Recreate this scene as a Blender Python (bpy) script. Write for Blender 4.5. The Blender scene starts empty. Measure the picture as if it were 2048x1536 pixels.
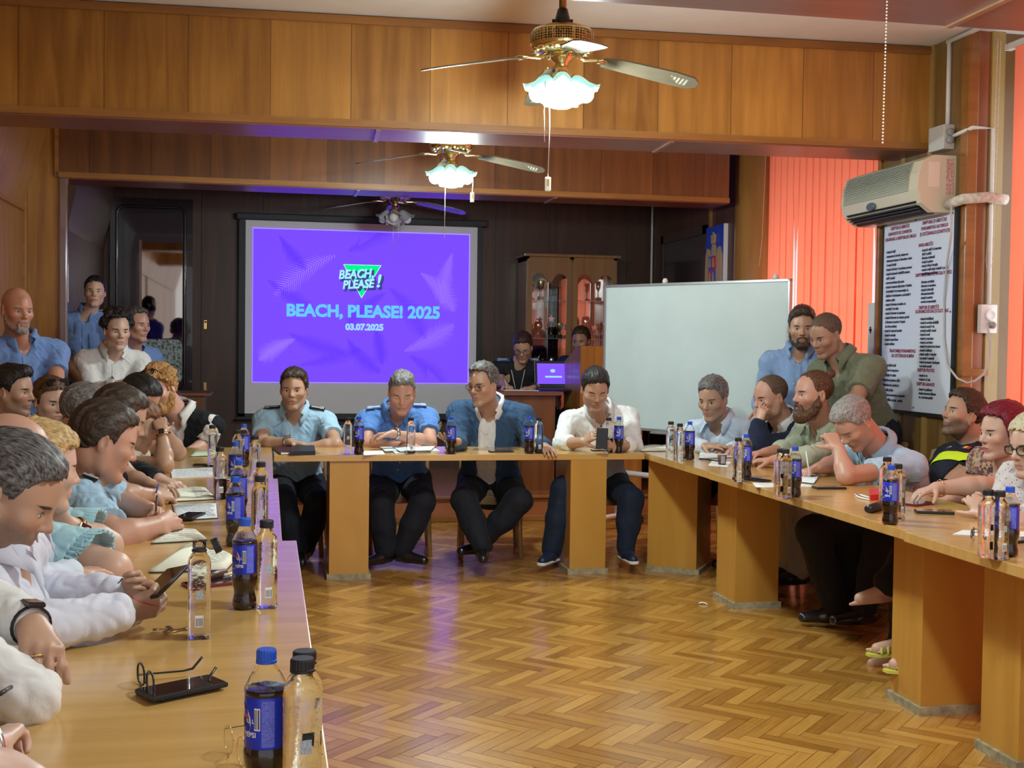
import bpy, bmesh, math, random
import numpy as np
from mathutils import Vector, Matrix
random.seed(7)
C = bpy.context.scene.collection
SC = bpy.context.scene
rad = math.radians

# ---------------------------------------------------------------- camera
F = 2400.0; YAW = rad(11.5); PITCH = math.atan(78/2400); ROLL = .013; CAMH = 1.42
fw = np.array([math.sin(YAW)*math.cos(PITCH), math.cos(YAW)*math.cos(PITCH), -math.sin(PITCH)])
hr = np.array([math.cos(YAW), -math.sin(YAW), 0.0]); up0 = np.cross(hr, fw)
CXV = math.cos(ROLL)*hr + math.sin(ROLL)*up0
CYV = -math.sin(ROLL)*hr + math.cos(ROLL)*up0
C0 = np.array([0, 0, CAMH])
cam = bpy.data.cameras.new('camera'); camo = bpy.data.objects.new('camera', cam); C.objects.link(camo)
camo.matrix_world = Matrix([[CXV[0], CYV[0], -fw[0], 0], [CXV[1], CYV[1], -fw[1], 0], [CXV[2], CYV[2], -fw[2], CAMH], [0, 0, 0, 1]])
cam.sensor_width = 36; cam.lens = 36*F/2048; cam.clip_start = .05
SC.camera = camo
def ray(u, v): return fw + CXV*(u-1024)/F - CYV*(v-768)/F
def Pd(u, v, d): return C0 + ray(u, v)*d            # point at a distance along the view
def Pz(u, v, z):
    r = ray(u, v); return C0 + r*(z-CAMH)/r[2]      # point on a level plane
def PX(u, v, X):
    r = ray(u, v); return C0 + r*(X/r[0])
def PY(u, v, Y):
    r = ray(u, v); return C0 + r*(Y/r[1])

# ---------------------------------------------------------------- world, exposure, daylight
SC.view_settings.view_transform = 'Standard'; SC.view_settings.look = 'None'
SC.view_settings.gamma = 1; SC.view_settings.use_curve_mapping = False
SC.view_settings.exposure = 0.62
try:
    SC.cycles.use_denoising = True; SC.cycles.max_bounces = 8; SC.cycles.transmission_bounces = 8
    SC.cycles.transparent_max_bounces = 8; SC.cycles.diffuse_bounces = 3; SC.cycles.glossy_bounces = 3
    SC.cycles.caustics_reflective = False; SC.cycles.caustics_refractive = False
    SC.cycles.sample_clamp_indirect = 4.0; SC.cycles.use_adaptive_sampling = True; SC.cycles.adaptive_threshold = .03
except Exception: pass
W = bpy.data.worlds.new('daylight'); SC.world = W; W.use_nodes = True
bg = W.node_tree.nodes['Background']; bg.inputs[0].default_value = (.92, .93, 1.0, 1); bg.inputs[1].default_value = 0.75

def light(name, kind, loc, energy, color=(1,1,1), size=.1, rot=(0,0,0), size_y=None, spread=None):
    l = bpy.data.lights.new(name, kind); l.energy = energy; l.color = color
    if kind == 'AREA':
        l.size = size
        if size_y: l.shape = 'RECTANGLE'; l.size_y = size_y
        if spread: l.spread = spread
    elif kind == 'POINT': l.shadow_soft_size = size
    o = bpy.data.objects.new(name, l); C.objects.link(o); o.location = loc; o.rotation_euler = rot
    return o
# daylight falling on the outside of the right-hand windows, behind the blinds
light('window_daylight', 'AREA', (4.75, 8.9, 1.15), 46, (1, .95, .93), 2.3, (0, rad(90), 0), 4.2)
light('window_daylight', 'AREA', (4.75, 4.8, 1.4), 45, (1, .95, .93), 2.8, (0, rad(90), 0), 3.6)

# ---------------------------------------------------------------- materials
def new_mat(name):
    m = bpy.data.materials.new(name); m.use_nodes = True
    nt = m.node_tree; b = nt.nodes['Principled BSDF']
    return m, nt, b
def N(nt, t, **kw):
    n = nt.nodes.new(t)
    for k, v in kw.items(): setattr(n, k, v)
    return n
def L(nt, a, b): nt.links.new(a, b)
def math_(nt, op, a, b=None, c=None):
    n = N(nt, 'ShaderNodeMath', operation=op)
    for i, x in enumerate((a, b, c)):
        if x is None: continue
        if isinstance(x, (int, float)): n.inputs[i].default_value = x
        else: L(nt, x, n.inputs[i])
    return n.outputs[0]
def ramp(nt, fac, stops):
    r = N(nt, 'ShaderNodeValToRGB'); e = r.color_ramp.elements
    while len(e) < len(stops): e.new(.5)
    for i, (p, c) in enumerate(stops): e[i].position = p; e[i].color = (*c, 1)
    L(nt, fac, r.inputs[0]); return r.outputs[0]
def mixc(nt, fac, a, b, typ='MIX'):
    n = N(nt, 'ShaderNodeMix', data_type='RGBA', blend_type=typ)
    for s, x in ((n.inputs[0], fac), (n.inputs[6], a), (n.inputs[7], b)):
        if isinstance(x, (int, float)): s.default_value = x
        elif isinstance(x, tuple): s.default_value = (*x[:3], 1)
        else: L(nt, x, s)
    return n.outputs[2]
def bump(nt, b, h, strength=.3, dist=.01):
    n = N(nt, 'ShaderNodeBump'); n.inputs['Strength'].default_value = strength; n.inputs['Distance'].default_value = dist
    L(nt, h, n.inputs['Height']); L(nt, n.outputs[0], b.inputs['Normal'])
_mc = {}
def M(name, col, rough=.5, metal=0, spec=.5, noise=0, nscale=30, bmp=0, trans=0, ior=1.45, emit=0, ecol=None, coat=0, sheen=0, alpha=1, sub=0):
    if name in _mc: return _mc[name]
    m, nt, b = new_mat(name)
    b.inputs['Base Color'].default_value = (*col, 1); b.inputs['Roughness'].default_value = rough
    b.inputs['Metallic'].default_value = metal; b.inputs['Specular IOR Level'].default_value = spec
    b.inputs['IOR'].default_value = ior; b.inputs['Transmission Weight'].default_value = trans
    b.inputs['Coat Weight'].default_value = coat; b.inputs['Sheen Weight'].default_value = sheen
    b.inputs['Subsurface Weight'].default_value = sub
    if emit:
        b.inputs['Emission Color'].default_value = (*(ecol or col), 1); b.inputs['Emission Strength'].default_value = emit
    if noise or bmp:
        tc = N(nt, 'ShaderNodeTexCoord'); nz = N(nt, 'ShaderNodeTexNoise'); nz.inputs['Scale'].default_value = nscale
        nz.inputs['Detail'].default_value = 4
        L(nt, tc.outputs['Object'], nz.inputs['Vector'])
        if noise:
            lo = tuple(max(0, c*(1-noise)) for c in col); hi = tuple(min(1, c*(1+noise)) for c in col)
            L(nt, ramp(nt, nz.outputs[0], [(.3, lo), (.7, hi)]), b.inputs['Base Color'])
        if bmp: bump(nt, b, nz.outputs[0], bmp, .004)
    _mc[name] = m; return m
def wood(name, dark, light_, axis='X', pw=.42, grain='Z', rough=.35, seam=.012, tone=.35, coat=.3, gs=1.0, gaps=True):
    """veneer boards: 'axis' runs across the boards, 'grain' along them"""
    if name in _mc: return _mc[name]
    m, nt, b = new_mat(name)
    tc = N(nt, 'ShaderNodeTexCoord'); sp = N(nt, 'ShaderNodeSeparateXYZ'); L(nt, tc.outputs['Object'], sp.inputs[0])
    u = sp.outputs[axis]; v = sp.outputs[grain]; w = sp.outputs[[a for a in 'XYZ' if a not in (axis, grain)][0]]
    us = math_(nt, 'DIVIDE', u, pw); fl = math_(nt, 'FLOOR', us); fr = math_(nt, 'FRACT', us)
    wn = N(nt, 'ShaderNodeTexWhiteNoise', noise_dimensions='1D'); L(nt, fl, wn.inputs['W']); rnd = wn.outputs['Value']
    cb = N(nt, 'ShaderNodeCombineXYZ')
    L(nt, math_(nt, 'MULTIPLY', u, 17*gs), cb.inputs[0]); L(nt, math_(nt, 'MULTIPLY', v, 1.3*gs), cb.inputs[1])
    L(nt, math_(nt, 'ADD', math_(nt, 'MULTIPLY', rnd, 40), math_(nt, 'MULTIPLY', w, 5)), cb.inputs[2])
    nz = N(nt, 'ShaderNodeTexNoise'); nz.inputs['Scale'].default_value = 1; nz.inputs['Detail'].default_value = 5; nz.inputs['Distortion'].default_value = .6
    L(nt, cb.outputs[0], nz.inputs['Vector'])
    wv = N(nt, 'ShaderNodeTexWave', wave_type='BANDS', bands_direction='X'); wv.inputs['Scale'].default_value = .12; wv.inputs['Distortion'].default_value = 9
    wv.inputs['Detail'].default_value = 3; wv.inputs['Detail Scale'].default_value = .35; L(nt, cb.outputs[0], wv.inputs['Vector'])
    g = math_(nt, 'ADD', math_(nt, 'MULTIPLY', nz.outputs[0], .75), math_(nt, 'MULTIPLY', wv.outputs[1], .07))
    g = math_(nt, 'ADD', g, math_(nt, 'MULTIPLY', math_(nt, 'SUBTRACT', rnd, .5), tone))
    col = ramp(nt, g, [(.15, dark), (.75, light_)])
    if gaps:
        e = math_(nt, 'LESS_THAN', fr, seam/pw*.5)
        col = mixc(nt, math_(nt, 'MULTIPLY', e, .6), col, tuple(c*.25 for c in dark))
    L(nt, col, b.inputs['Base Color'])
    b.inputs['Roughness'].default_value = rough; b.inputs['Coat Weight'].default_value = coat; b.inputs['Coat Roughness'].default_value = .18
    bump(nt, b, nz.outputs[0], .12, .003)
    _mc[name] = m; return m

def thin_glass(name, tint=(.96, .98, .98), gloss=.08):
    if name in _mc: return _mc[name]
    m, nt, b = new_mat(name); nt.nodes.remove(b)
    a = N(nt, 'ShaderNodeBsdfTransparent'); a.inputs[0].default_value = (*tint, 1); g = N(nt, 'ShaderNodeBsdfGlossy'); g.inputs['Roughness'].default_value = .02
    x = N(nt, 'ShaderNodeMixShader'); x.inputs[0].default_value = gloss; L(nt, a.outputs[0], x.inputs[1]); L(nt, g.outputs[0], x.inputs[2]); L(nt, x.outputs[0], nt.nodes['Material Output'].inputs[0])
    _mc[name] = m; return m
# ---------------------------------------------------------------- mesh helpers
class MB:
    def __init__(s): s.v = []; s.f = []; s.sm = []
    def add(s, vs, fs, smooth=False):
        n = len(s.v); s.v += [tuple(float(c) for c in p) for p in vs]; s.f += [tuple(n+i for i in f) for f in fs]; s.sm += [smooth]*len(fs); return s
    def box(s, a, b, bev=0):
        x0, y0, z0 = a; x1, y1, z1 = b
        x0, x1 = min(x0, x1), max(x0, x1); y0, y1 = min(y0, y1), max(y0, y1); z0, z1 = min(z0, z1), max(z0, z1)
        if bev <= 0:
            return s.add([(x0,y0,z0),(x1,y0,z0),(x1,y1,z0),(x0,y1,z0),(x0,y0,z1),(x1,y0,z1),(x1,y1,z1),(x0,y1,z1)],
                         [(3,2,1,0),(4,5,6,7),(0,1,5,4),(1,2,6,5),(2,3,7,6),(3,0,4,7)])
        bev = min(bev, (x1-x0)*.45, (y1-y0)*.45, (z1-z0)*.45)
        bm = bmesh.new(); bmesh.ops.create_cube(bm, size=1)
        for v in bm.verts: v.co = ((x0+x1)/2+v.co.x*(x1-x0), (y0+y1)/2+v.co.y*(y1-y0), (z0+z1)/2+v.co.z*(z1-z0))
        bmesh.ops.bevel(bm, geom=bm.edges[:], offset=bev, segments=2, affect='EDGES', profile=.6)
        bm.verts.index_update(); s.add([tuple(v.co) for v in bm.verts], [[v.index for v in f.verts] for f in bm.faces]); bm.free(); return s
    def lathe(s, prof, c=(0,0,0), n=24, axis='Z', smooth=True, sx=1, sy=1):
        vs = []; fs = []
        for r, z in prof:
            for k in range(n):
                t = 2*math.pi*k/n; vs.append((r*math.cos(t)*sx, r*math.sin(t)*sy, z))
        m = len(prof)
        for i in range(m-1):
            for k in range(n):
                fs.append((i*n+k, i*n+(k+1) % n, (i+1)*n+(k+1) % n, (i+1)*n+k))
        if prof[0][0] > 1e-6: fs.append(tuple(range(n-1, -1, -1)))
        if prof[-1][0] > 1e-6: fs.append(tuple((m-1)*n+k for k in range(n)))
        if axis == 'Y': vs = [(x, -z, y) for x, y, z in vs]
        if axis == 'X': vs = [(z, x, y) for x, y, z in vs]
        return s.add([(x+c[0], y+c[1], z+c[2]) for x, y, z in vs], fs, smooth)
    def tube(s, pts, r, n=8, closed=False, smooth=True, flat=None):
        pts = [Vector(p) for p in pts]; m = len(pts); rs = r if isinstance(r, (list, tuple)) else [r]*m
        vs = []; prev = None
        for i, p in enumerate(pts):
            if closed: t = (pts[(i+1) % m]-pts[i-1])
            else: t = (pts[min(i+1, m-1)]-pts[max(i-1, 0)])
            t = t.normalized() if t.length > 1e-9 else Vector((0,0,1))
            if prev is None:
                a = Vector((0,0,1)) if abs(t.z) < .9 else Vector((1,0,0)); x = t.cross(a).normalized()
            else:
                x = prev-t*prev.dot(t); x = x.normalized() if x.length > 1e-6 else t.orthogonal().normalized()
            prev = x; y = t.cross(x)
            for k in range(n):
                q = 2*math.pi*k/n; fy = flat or 1
                vs.append(p+x*rs[i]*math.cos(q)+y*rs[i]*fy*math.sin(q))
        fs = []
        for i in range(m if closed else m-1):
            j = (i+1) % m
            for k in range(n): fs.append((i*n+k, i*n+(k+1) % n, j*n+(k+1) % n, j*n+k))
        if not closed: fs.append(tuple(range(n-1, -1, -1))); fs.append(tuple((m-1)*n+k for k in range(n)))
        return s.add(vs, fs, smooth)
    def prism(s, poly, a, b, axis='Z', smooth=False):
        """extrude a 2-D outline between a and b along axis"""
        n = len(poly); f = {'Z': lambda p, h: (p[0], p[1], h), 'Y': lambda p, h: (p[0], h, p[1]), 'X': lambda p, h: (h, p[0], p[1])}[axis]
        return s.add([f(p, a) for p in poly]+[f(p, b) for p in poly], [tuple(range(n-1, -1, -1)), tuple(range(n, 2*n))]+[(i, (i+1) % n, n+(i+1) % n, n+i) for i in range(n)], smooth)
    def sphere(s, c, r, n=16, m=10, sc=(1,1,1)):
        prof = [(math.sin(math.pi*i/m), -math.cos(math.pi*i/m)) for i in range(m+1)]
        k = MB().lathe([(max(p[0], 1e-7 if 0 < i < m else 0), p[1]) for i, p in enumerate(prof)], n=n)
        return s.add([(c[0]+x*r*sc[0], c[1]+y*r*sc[1], c[2]+z*r*sc[2]) for x, y, z in k.v], k.f, True)
    def xf(s, mat):
        mat = Matrix(mat); s.v = [tuple(mat @ Vector(p)) for p in s.v]; return s
    def merge(s, o):
        n = len(s.v); s.v += o.v; s.f += [tuple(n+i for i in f) for f in o.f]; s.sm += o.sm; return s
def mesh_obj(name, vs, fs, mat, parent=None, smooth=None, recalc=True):
    me = bpy.data.meshes.new(name); me.from_pydata([tuple(v) for v in vs], [], fs)
    if recalc:
        bm = bmesh.new(); bm.from_mesh(me); bmesh.ops.recalc_face_normals(bm, faces=bm.faces[:]); bm.to_mesh(me); bm.free()
    if smooth is not None: me.polygons.foreach_set('use_smooth', smooth if isinstance(smooth, list) else [smooth]*len(me.polygons))
    me.update()
    if mat: me.materials.append(mat)
    o = bpy.data.objects.new(name, me); C.objects.link(o)
    if parent: o.parent = parent
    return o
def obj(name, mb, mat, parent=None, world=False, loc=None, rot=None, label=None, recalc=True):
    vs = mb.v
    if world and parent:
        p = parent
        lx = Vector((0,0,0))
        while p is not None: lx += p.location; p = p.parent
        vs = [(x-lx.x, y-lx.y, z-lx.z) for x, y, z in vs]
    o = mesh_obj(name, vs, mb.f, mat, parent, mb.sm, recalc)
    if loc is not None: o.location = loc
    if rot is not None: o.rotation_euler = rot
    if label: o['label'] = label
    return o
def thing(name, label, cat, loc=(0,0,0), rotz=0, group=None):
    o = bpy.data.objects.new(name, None); C.objects.link(o); o.location = tuple(float(c) for c in loc); o.rotation_euler = (0, 0, rotz)
    o.empty_display_size = .05
    return tag(o, label, cat, group)
def tag(o, label, cat, group=None):
    o['label'] = label; o['category'] = cat
    if group: o['group'] = group
    return o
def struct(name, mb, mat, label=None, parent=None):
    o = obj(name, mb, mat, parent)
    if parent is None: o['kind'] = 'structure'
    if label: o['label'] = label
    return o
def dup(root, loc, rotz=None, label=None, group=None):
    r = root.copy(); C.objects.link(r); r.location = tuple(float(c) for c in loc)
    if rotz is not None: r.rotation_euler = (0, 0, rotz)
    if label: r['label'] = label
    if group: r['group'] = group
    for ch in list(root.children):
        c = ch.copy(); C.objects.link(c); c.parent = r
        for g in list(ch.children):
            d = g.copy(); C.objects.link(d); d.parent = c
    return r
def text_mb(s, size=.1, bold=0.0, align='LEFT', shear=0, sx=1.0, depth=0.0, spacing=1.0):
    """lettering as mesh data lying in the XY plane"""
    cu = bpy.data.curves.new('t', 'FONT'); cu.body = s; cu.size = size; cu.offset = bold; cu.align_x = align; cu.shear = shear
    cu.extrude = depth; cu.space_character = spacing; cu.resolution_u = 3
    o = bpy.data.objects.new('t', cu); C.objects.link(o)
    me = bpy.data.meshes.new_from_object(o.evaluated_get(bpy.context.evaluated_depsgraph_get()))
    mb = MB().add([(v.co.x*sx, v.co.y, v.co.z) for v in me.vertices], [tuple(p.vertices) for p in me.polygons])
    bpy.data.objects.remove(o); bpy.data.curves.remove(cu); bpy.data.meshes.remove(me)
    return mb
# ================================================================ THE ROOM
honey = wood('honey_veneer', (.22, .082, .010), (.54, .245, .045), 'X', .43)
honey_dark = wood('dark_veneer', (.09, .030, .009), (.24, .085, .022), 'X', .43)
honey_y = wood('side_veneer', (.22, .085, .012), (.46, .21, .05), 'Y', .40)
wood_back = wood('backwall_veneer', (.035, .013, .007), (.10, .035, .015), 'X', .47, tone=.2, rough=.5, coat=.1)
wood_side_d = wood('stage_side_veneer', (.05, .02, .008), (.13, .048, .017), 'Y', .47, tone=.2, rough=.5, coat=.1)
trimw = wood('trim_wood', (.20, .075, .013), (.40, .17, .04), 'Z', 3, grain='X', gaps=False)
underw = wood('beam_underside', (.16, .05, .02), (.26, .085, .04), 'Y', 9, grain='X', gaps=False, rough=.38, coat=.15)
table_top_m = wood('table_top_beech', (.52, .285, .08), (.70, .43, .15), 'Y', 9, grain='X', rough=.22, coat=.5, tone=.1, gaps=False, gs=1.4)
table_side_m = wood('table_pedestal_beech', (.46, .22, .035), (.62, .33, .065), 'Y', 9, grain='Z', rough=.35, tone=.1, gaps=False, gs=1.3)
ceil_m = M('ceiling_paint', (.72, .70, .68), .9, noise=.03, nscale=5)
sill_m = M('worn_plinth', (.34, .30, .20), .6, noise=.35, nscale=25)

# floor: herringbone parquet, one colour value per plank
def parquet():
    Wp, n = .056, 5; Lp = Wp*n; vs = []; fs = []; cols = []; uvs = []
    c45, s45 = math.cos(rad(-45)), math.sin(rad(-45))
    rnd = random.Random(3)
    ox, oy = -2.2, 0.1; X0, X1, Y0, Y1 = -2.0, 4.5, -.8, 9.7
    K = 190
    for k in range(-K, K*2):
        for m in range(-28, 29):
            for ver in (0, 1):
                if ver == 0: a, b, w, h = (k+2*n*m)*Wp, k*Wp, Lp, Wp
                else: a, b, w, h = (k-1+2*n*m)*Wp, k*Wp, Wp, Lp
                g = .0009
                q = [(a+g, b+g), (a+w-g, b+g), (a+w-g, b+h-g), (a+g, b+h-g)]
                r = [(x*c45-y*s45+ox, x*s45+y*c45+oy) for x, y in q]
                cx = sum(p[0] for p in r)/4; cy = sum(p[1] for p in r)/4
                if not (X0 < cx < X1 and Y0 < cy < Y1): continue
                i = len(vs); vs += [(x, y, 0) for x, y in r]; fs.append((i, i+1, i+2, i+3))
                cols.append(rnd.random())
                uvs += ([(0, 0), (Lp, 0), (Lp, Wp), (0, Wp)] if ver == 0 else [(0, Wp), (0, 0), (Lp, 0), (Lp, Wp)])
    me = bpy.data.meshes.new('floor'); me.from_pydata(vs, [], fs)
    at = me.attributes.new('plank', 'FLOAT', 'FACE'); at.data.foreach_set('value', cols)
    uv = me.uv_layers.new(name='uv'); uv.data.foreach_set('uv', [c for p in uvs for c in p])
    m, nt, b = new_mat('parquet')
    a = N(nt, 'ShaderNodeAttribute', attribute_name='plank'); u = N(nt, 'ShaderNodeUVMap', uv_map='uv')
    sp = N(nt, 'ShaderNodeSeparateXYZ'); L(nt, u.outputs[0], sp.inputs[0]); cb = N(nt, 'ShaderNodeCombineXYZ')
    L(nt, math_(nt, 'MULTIPLY', sp.outputs[0], 5), cb.inputs[0]); L(nt, math_(nt, 'MULTIPLY', sp.outputs[1], 90), cb.inputs[1]); L(nt, math_(nt, 'MULTIPLY', a.outputs['Fac'], 60), cb.inputs[2])
    nz = N(nt, 'ShaderNodeTexNoise'); nz.inputs['Scale'].default_value = 1; nz.inputs['Detail'].default_value = 3; L(nt, cb.outputs[0], nz.inputs['Vector'])
    g = math_(nt, 'ADD', math_(nt, 'MULTIPLY', nz.outputs[0], .55), math_(nt, 'MULTIPLY', a.outputs['Fac'], .5))
    L(nt, ramp(nt, g, [(.2, (.28, .115, .018)), (.5, (.44, .205, .038)), (.85, (.60, .32, .075))]), b.inputs['Base Color'])
    tc = N(nt, 'ShaderNodeTexCoord'); n2 = N(nt, 'ShaderNodeTexNoise'); n2.inputs['Scale'].default_value = 3; L(nt, tc.outputs['Object'], n2.inputs['Vector'])
    L(nt, math_(nt, 'ADD', math_(nt, 'MULTIPLY', n2.outputs[0], .2), .16), b.inputs['Roughness'])
    b.inputs['Coat Weight'].default_value = .35; b.inputs['Coat Roughness'].default_value = .12
    bump(nt, b, math_(nt, 'ADD', nz.outputs[0], a.outputs['Fac']), .08, .004)
    me.materials.append(m); o = bpy.data.objects.new('floor', me); C.objects.link(o); o['kind'] = 'structure'
    o['label'] = 'glossy honey coloured herringbone parquet floor'
    sub = obj('subfloor', MB().box((-1.9, -.6, -.06), (4.3, 9.6, -.002)), M('parquet_joint', (.06, .025, .008), .8), o)
parquet()
# raised stage at the far end
st = struct('floor_2', MB().box((-1.6, 9.47, 0), (3.95, 11.75, .2)), wood('stage_boards', (.28, .09, .03), (.42, .15, .06), 'Y', .12, grain='X', rough=.25), 'raised timber stage at the far end of the room')
struct('trim_1', MB().box((-1.6, 9.44, .185), (3.8, 9.5, .205), .004), trimw)
struct('trim_2', MB().box((-1.6, 9.43, 0), (3.8, 9.47, .05), .008), trimw)
struct('ceiling', MB().box((-1.9, -.6, 3.2), (4.6, 11.8, 3.3)), ceil_m, 'plain white plaster ceiling')
# walls
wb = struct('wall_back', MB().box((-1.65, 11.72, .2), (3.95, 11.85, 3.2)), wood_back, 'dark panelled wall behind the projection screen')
for x in (-.62, -.05, .95, 2.2, 2.75, 3.12, 3.55):
    obj('batten', MB().box((x, 11.705, .2), (x+.03, 11.725, 3.2)), wood_back, wb)
wl = struct('wall_left', MB().prism([(-1.75, 0), (-1.75, 2.37), (-1.58, 2.95), (-1.58, 3.2), (-1.95, 3.2), (-1.95, 0)], -.6, 9.27, 'Y'), honey_y, 'veneered left wall leaning inward near the ceiling')
for y in (8.3, 7.2, 6.1, 5.0): obj('batten', MB().box((-1.755, y, 0), (-1.735, y+.03, 2.37)), trimw, wl)
obj('rail', MB().box((-1.76, 0, 2.345), (-1.73, 9.25, 2.375)), trimw, wl)
pf = struct('wall_left_pier', MB().box((-1.75, 9.27, 0), (-1.5, 9.62, 3.2)), honey, 'veneered pier carrying the far beam on the left')
obj('corner_strip', MB().box((-1.5, 9.25, 0), (-1.44, 9.32, 2.6), .012), M('varnished_strip', (.20, .12, .10), .12, coat=.8), pf)
obj('edge_strip', MB().box((-1.53, 9.25, 2.6), (-1.5, 9.275, 3.2)), trimw, pf)
obj('edge_strip', MB().box((-1.76, 9.245, 0), (-1.735, 9.28, 2.37)), trimw, pf)
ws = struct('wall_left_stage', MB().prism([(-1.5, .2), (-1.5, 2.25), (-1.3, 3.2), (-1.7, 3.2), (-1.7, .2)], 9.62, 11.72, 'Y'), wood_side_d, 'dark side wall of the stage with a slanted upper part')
# right wall pieces: stage side, round pilaster, window recesses and the big pier
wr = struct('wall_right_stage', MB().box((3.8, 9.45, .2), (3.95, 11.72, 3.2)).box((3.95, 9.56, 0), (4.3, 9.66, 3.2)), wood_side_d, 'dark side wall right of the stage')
obj('conduit', MB().tube([(3.785, 11.62, .2), (3.785, 11.62, 3.15)], .012), M('white_plastic', (.75, .72, .70), .4), wr, label='thin white conduit')
obj('batten', MB().box((3.78, 9.98, .2), (3.8, 10.02, 3.2)), trimw, wr)
dr = struct('door_1', MB().box((3.77, 10.12, .2), (3.8, 11.2, 2.42)), M('dark_door', (.035, .02, .02), .3, coat=.5), 'dark door in the right side wall of the stage')
obj('door_frame', MB().box((3.76, 10.06, .2), (3.80, 10.12, 2.5)).box((3.76, 11.2, .2), (3.80, 11.26, 2.5)).box((3.76, 10.06, 2.42), (3.80, 11.26, 2.5)), M('dark_door_frame', (.06, .03, .02), .4), dr)
obj('door_handle', MB().box((3.735, 10.2, 1.15), (3.755, 10.24, 1.35), .006).tube([(3.75, 10.22, 1.27), (3.72, 10.22, 1.27), (3.72, 10.33, 1.27)], .009), M('brass', (.75, .52, .2), .25, 1), dr)
pil = MB(); pts = []
for k in range(13):
    t = math.pi/2+math.pi*k/12; pts.append((3.97+.20*math.cos(t), 9.36+.20*math.sin(t)))
pil.prism(pts, 0, 3.2, 'Z'); pil.sm = [True]*len(pil.sm)
pil.sm[0] = pil.sm[1] = False
colw = wood('pilaster_veneer', (.28, .13, .03), (.48, .25, .07), 'Y', 9, gaps=False)
struct('wall_right_pilaster', pil, colw, 'rounded veneered pilaster beside the far window blinds')
wp = struct('wall_right', MB().box((3.8, 6.1, 0), (4.6, 7.02, 3.2)), wood('pier_veneer', (.14, .075, .02), (.26, .15, .045), 'Y', .3, tone=.15), 'veneered pier carrying the air conditioner and the poster')
for y in (6.42, 6.72): obj('batten', MB().box((3.788, y, 0), (3.80, y+.045, 3.2)), wood('pale_batten', (.3, .17, .05), (.46, .28, .09), 'Y', 9, gaps=False), wp)
red_edge = wood('red_edge_veneer', (.22, .06, .015), (.38, .12, .03), 'X', 9, gaps=False)
obj('corner_post', MB().box((3.795, 6.06, 0), (3.86, 6.14, 3.2), .01), trimw, wp)
obj('side_panel', MB().box((3.86, 6.085, 0), (3.94, 6.12, 3.2)), red_edge, wp)
obj('side_panel', MB().box((3.94, 6.07, 0), (4.02, 6.12, 3.2)), wood('olive_veneer', (.26, .16, .05), (.42, .28, .09), 'X', 9, gaps=False), wp)
obj('rail', MB().box((3.79, 6.05, 1.28), (3.95, 6.09, 1.32)), trimw, wp)
obj('corner_post', MB().box((3.78, 7.0, 0), (3.83, 7.04, 3.2), .008), trimw, wp)
# window recess: apron below and head above each window, glass pane with frame
frame_m = M('window_frame_white', (.75, .75, .75), .4)
def window(n, y0, y1, z0, z1, lab):
    o = struct('window_%d' % n, MB().box((4.36, y0, z0-.05), (4.42, y1, z0)).box((4.36, y0, z1), (4.42, y1, z1+.05)).box((4.36, y0, z0), (4.42, y0+.06, z1)).box((4.36, y1-.06, z0), (4.42, y1, z1)).box((4.36, (y0+y1)/2-.03, z0), (4.42, (y0+y1)/2+.03, z1)), frame_m, lab)
    obj('window_glass', MB().box((4.385, y0+.05, z0), (4.39, y1-.05, z1)), thin_glass('window_glass'), o)
    struct('wall_right_%s' % {1: 'far', 2: 'near'}[n], MB().box((4.3, y0, 0), (4.5, y1, z0-.05)).box((4.3, y0, z1+.05), (4.5, y1, 3.2)), M('recess_paint', (.6, .45, .38), .8))
window(1, 7.02, 9.6, .55, 3.0, 'far window behind the orange blinds')
window(2, 2.6, 6.1, .55, 3.0, 'near window behind the orange blinds')
struct('wall_right_end', MB().box((3.9, -.6, 0), (4.5, 2.6, 3.2)), honey_y, 'veneered right wall beside the camera')
# beams
def beam(name, pl, pr, z0, z1, depth, mat, lab, tdir=1):
    """front lower edge from pl to pr; depth goes away from the camera"""
    a = np.array(pl[:2]); b = np.array(pr[:2]); d = (b-a)/np.linalg.norm(b-a); nrm = np.array([-d[1], d[0]])*depth
    poly = [tuple(a), tuple(b), tuple(b+nrm), tuple(a+nrm)]
    o = struct(name, MB().prism(poly, z0, z1, 'Z'), mat, lab)
    t = nrm/depth*.012
    def strip(x0, x1, zz0, zz1, m, nm):
        q = [tuple(a-t*x0), tuple(b-t*x0), tuple(b+t*x1), tuple(a+t*x1)]
        obj(nm, MB().prism(q, zz0, zz1, 'Z'), m, o)
    strip(1.6, 1, z0-.004, z0+.034, trimw, 'lower_rail'); strip(1.6, 1, z1-.05, z1-.008, trimw, 'upper_rail')
    u = nrm/depth
    q = [tuple(a), tuple(b), tuple(b+nrm), tuple(a+nrm)]
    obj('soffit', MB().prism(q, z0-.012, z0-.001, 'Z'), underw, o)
    for fx in (.42, .72):
        p = a+(b-a)*fx; q = [tuple(p-d*.012), tuple(p+d*.012), tuple(p+d*.012+nrm), tuple(p-d*.012+nrm)]
        obj('soffit_joint', MB().prism(q, z0-.02, z0-.010, 'Z'), trimw, o)
    return o
b1 = (Pz(0, 223.6, 2.6), Pz(1855, 298.8, 2.6)); 
e = (b1[1]-b1[0]); b1l = b1[0]-e*.07
beam('wall_beam_middle', b1l, b1[1], 2.6, 3.2, .38, honey, 'honey veneered ceiling beam behind the nearer lit fan')
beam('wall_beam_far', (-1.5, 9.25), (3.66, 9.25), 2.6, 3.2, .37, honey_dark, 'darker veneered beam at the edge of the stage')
beam('wall_beam_near', (-1.75, 3.6), (4.0, 3.55), 2.6, 3.2, .40, honey, 'veneered beam above the near end of the tables')
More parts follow.
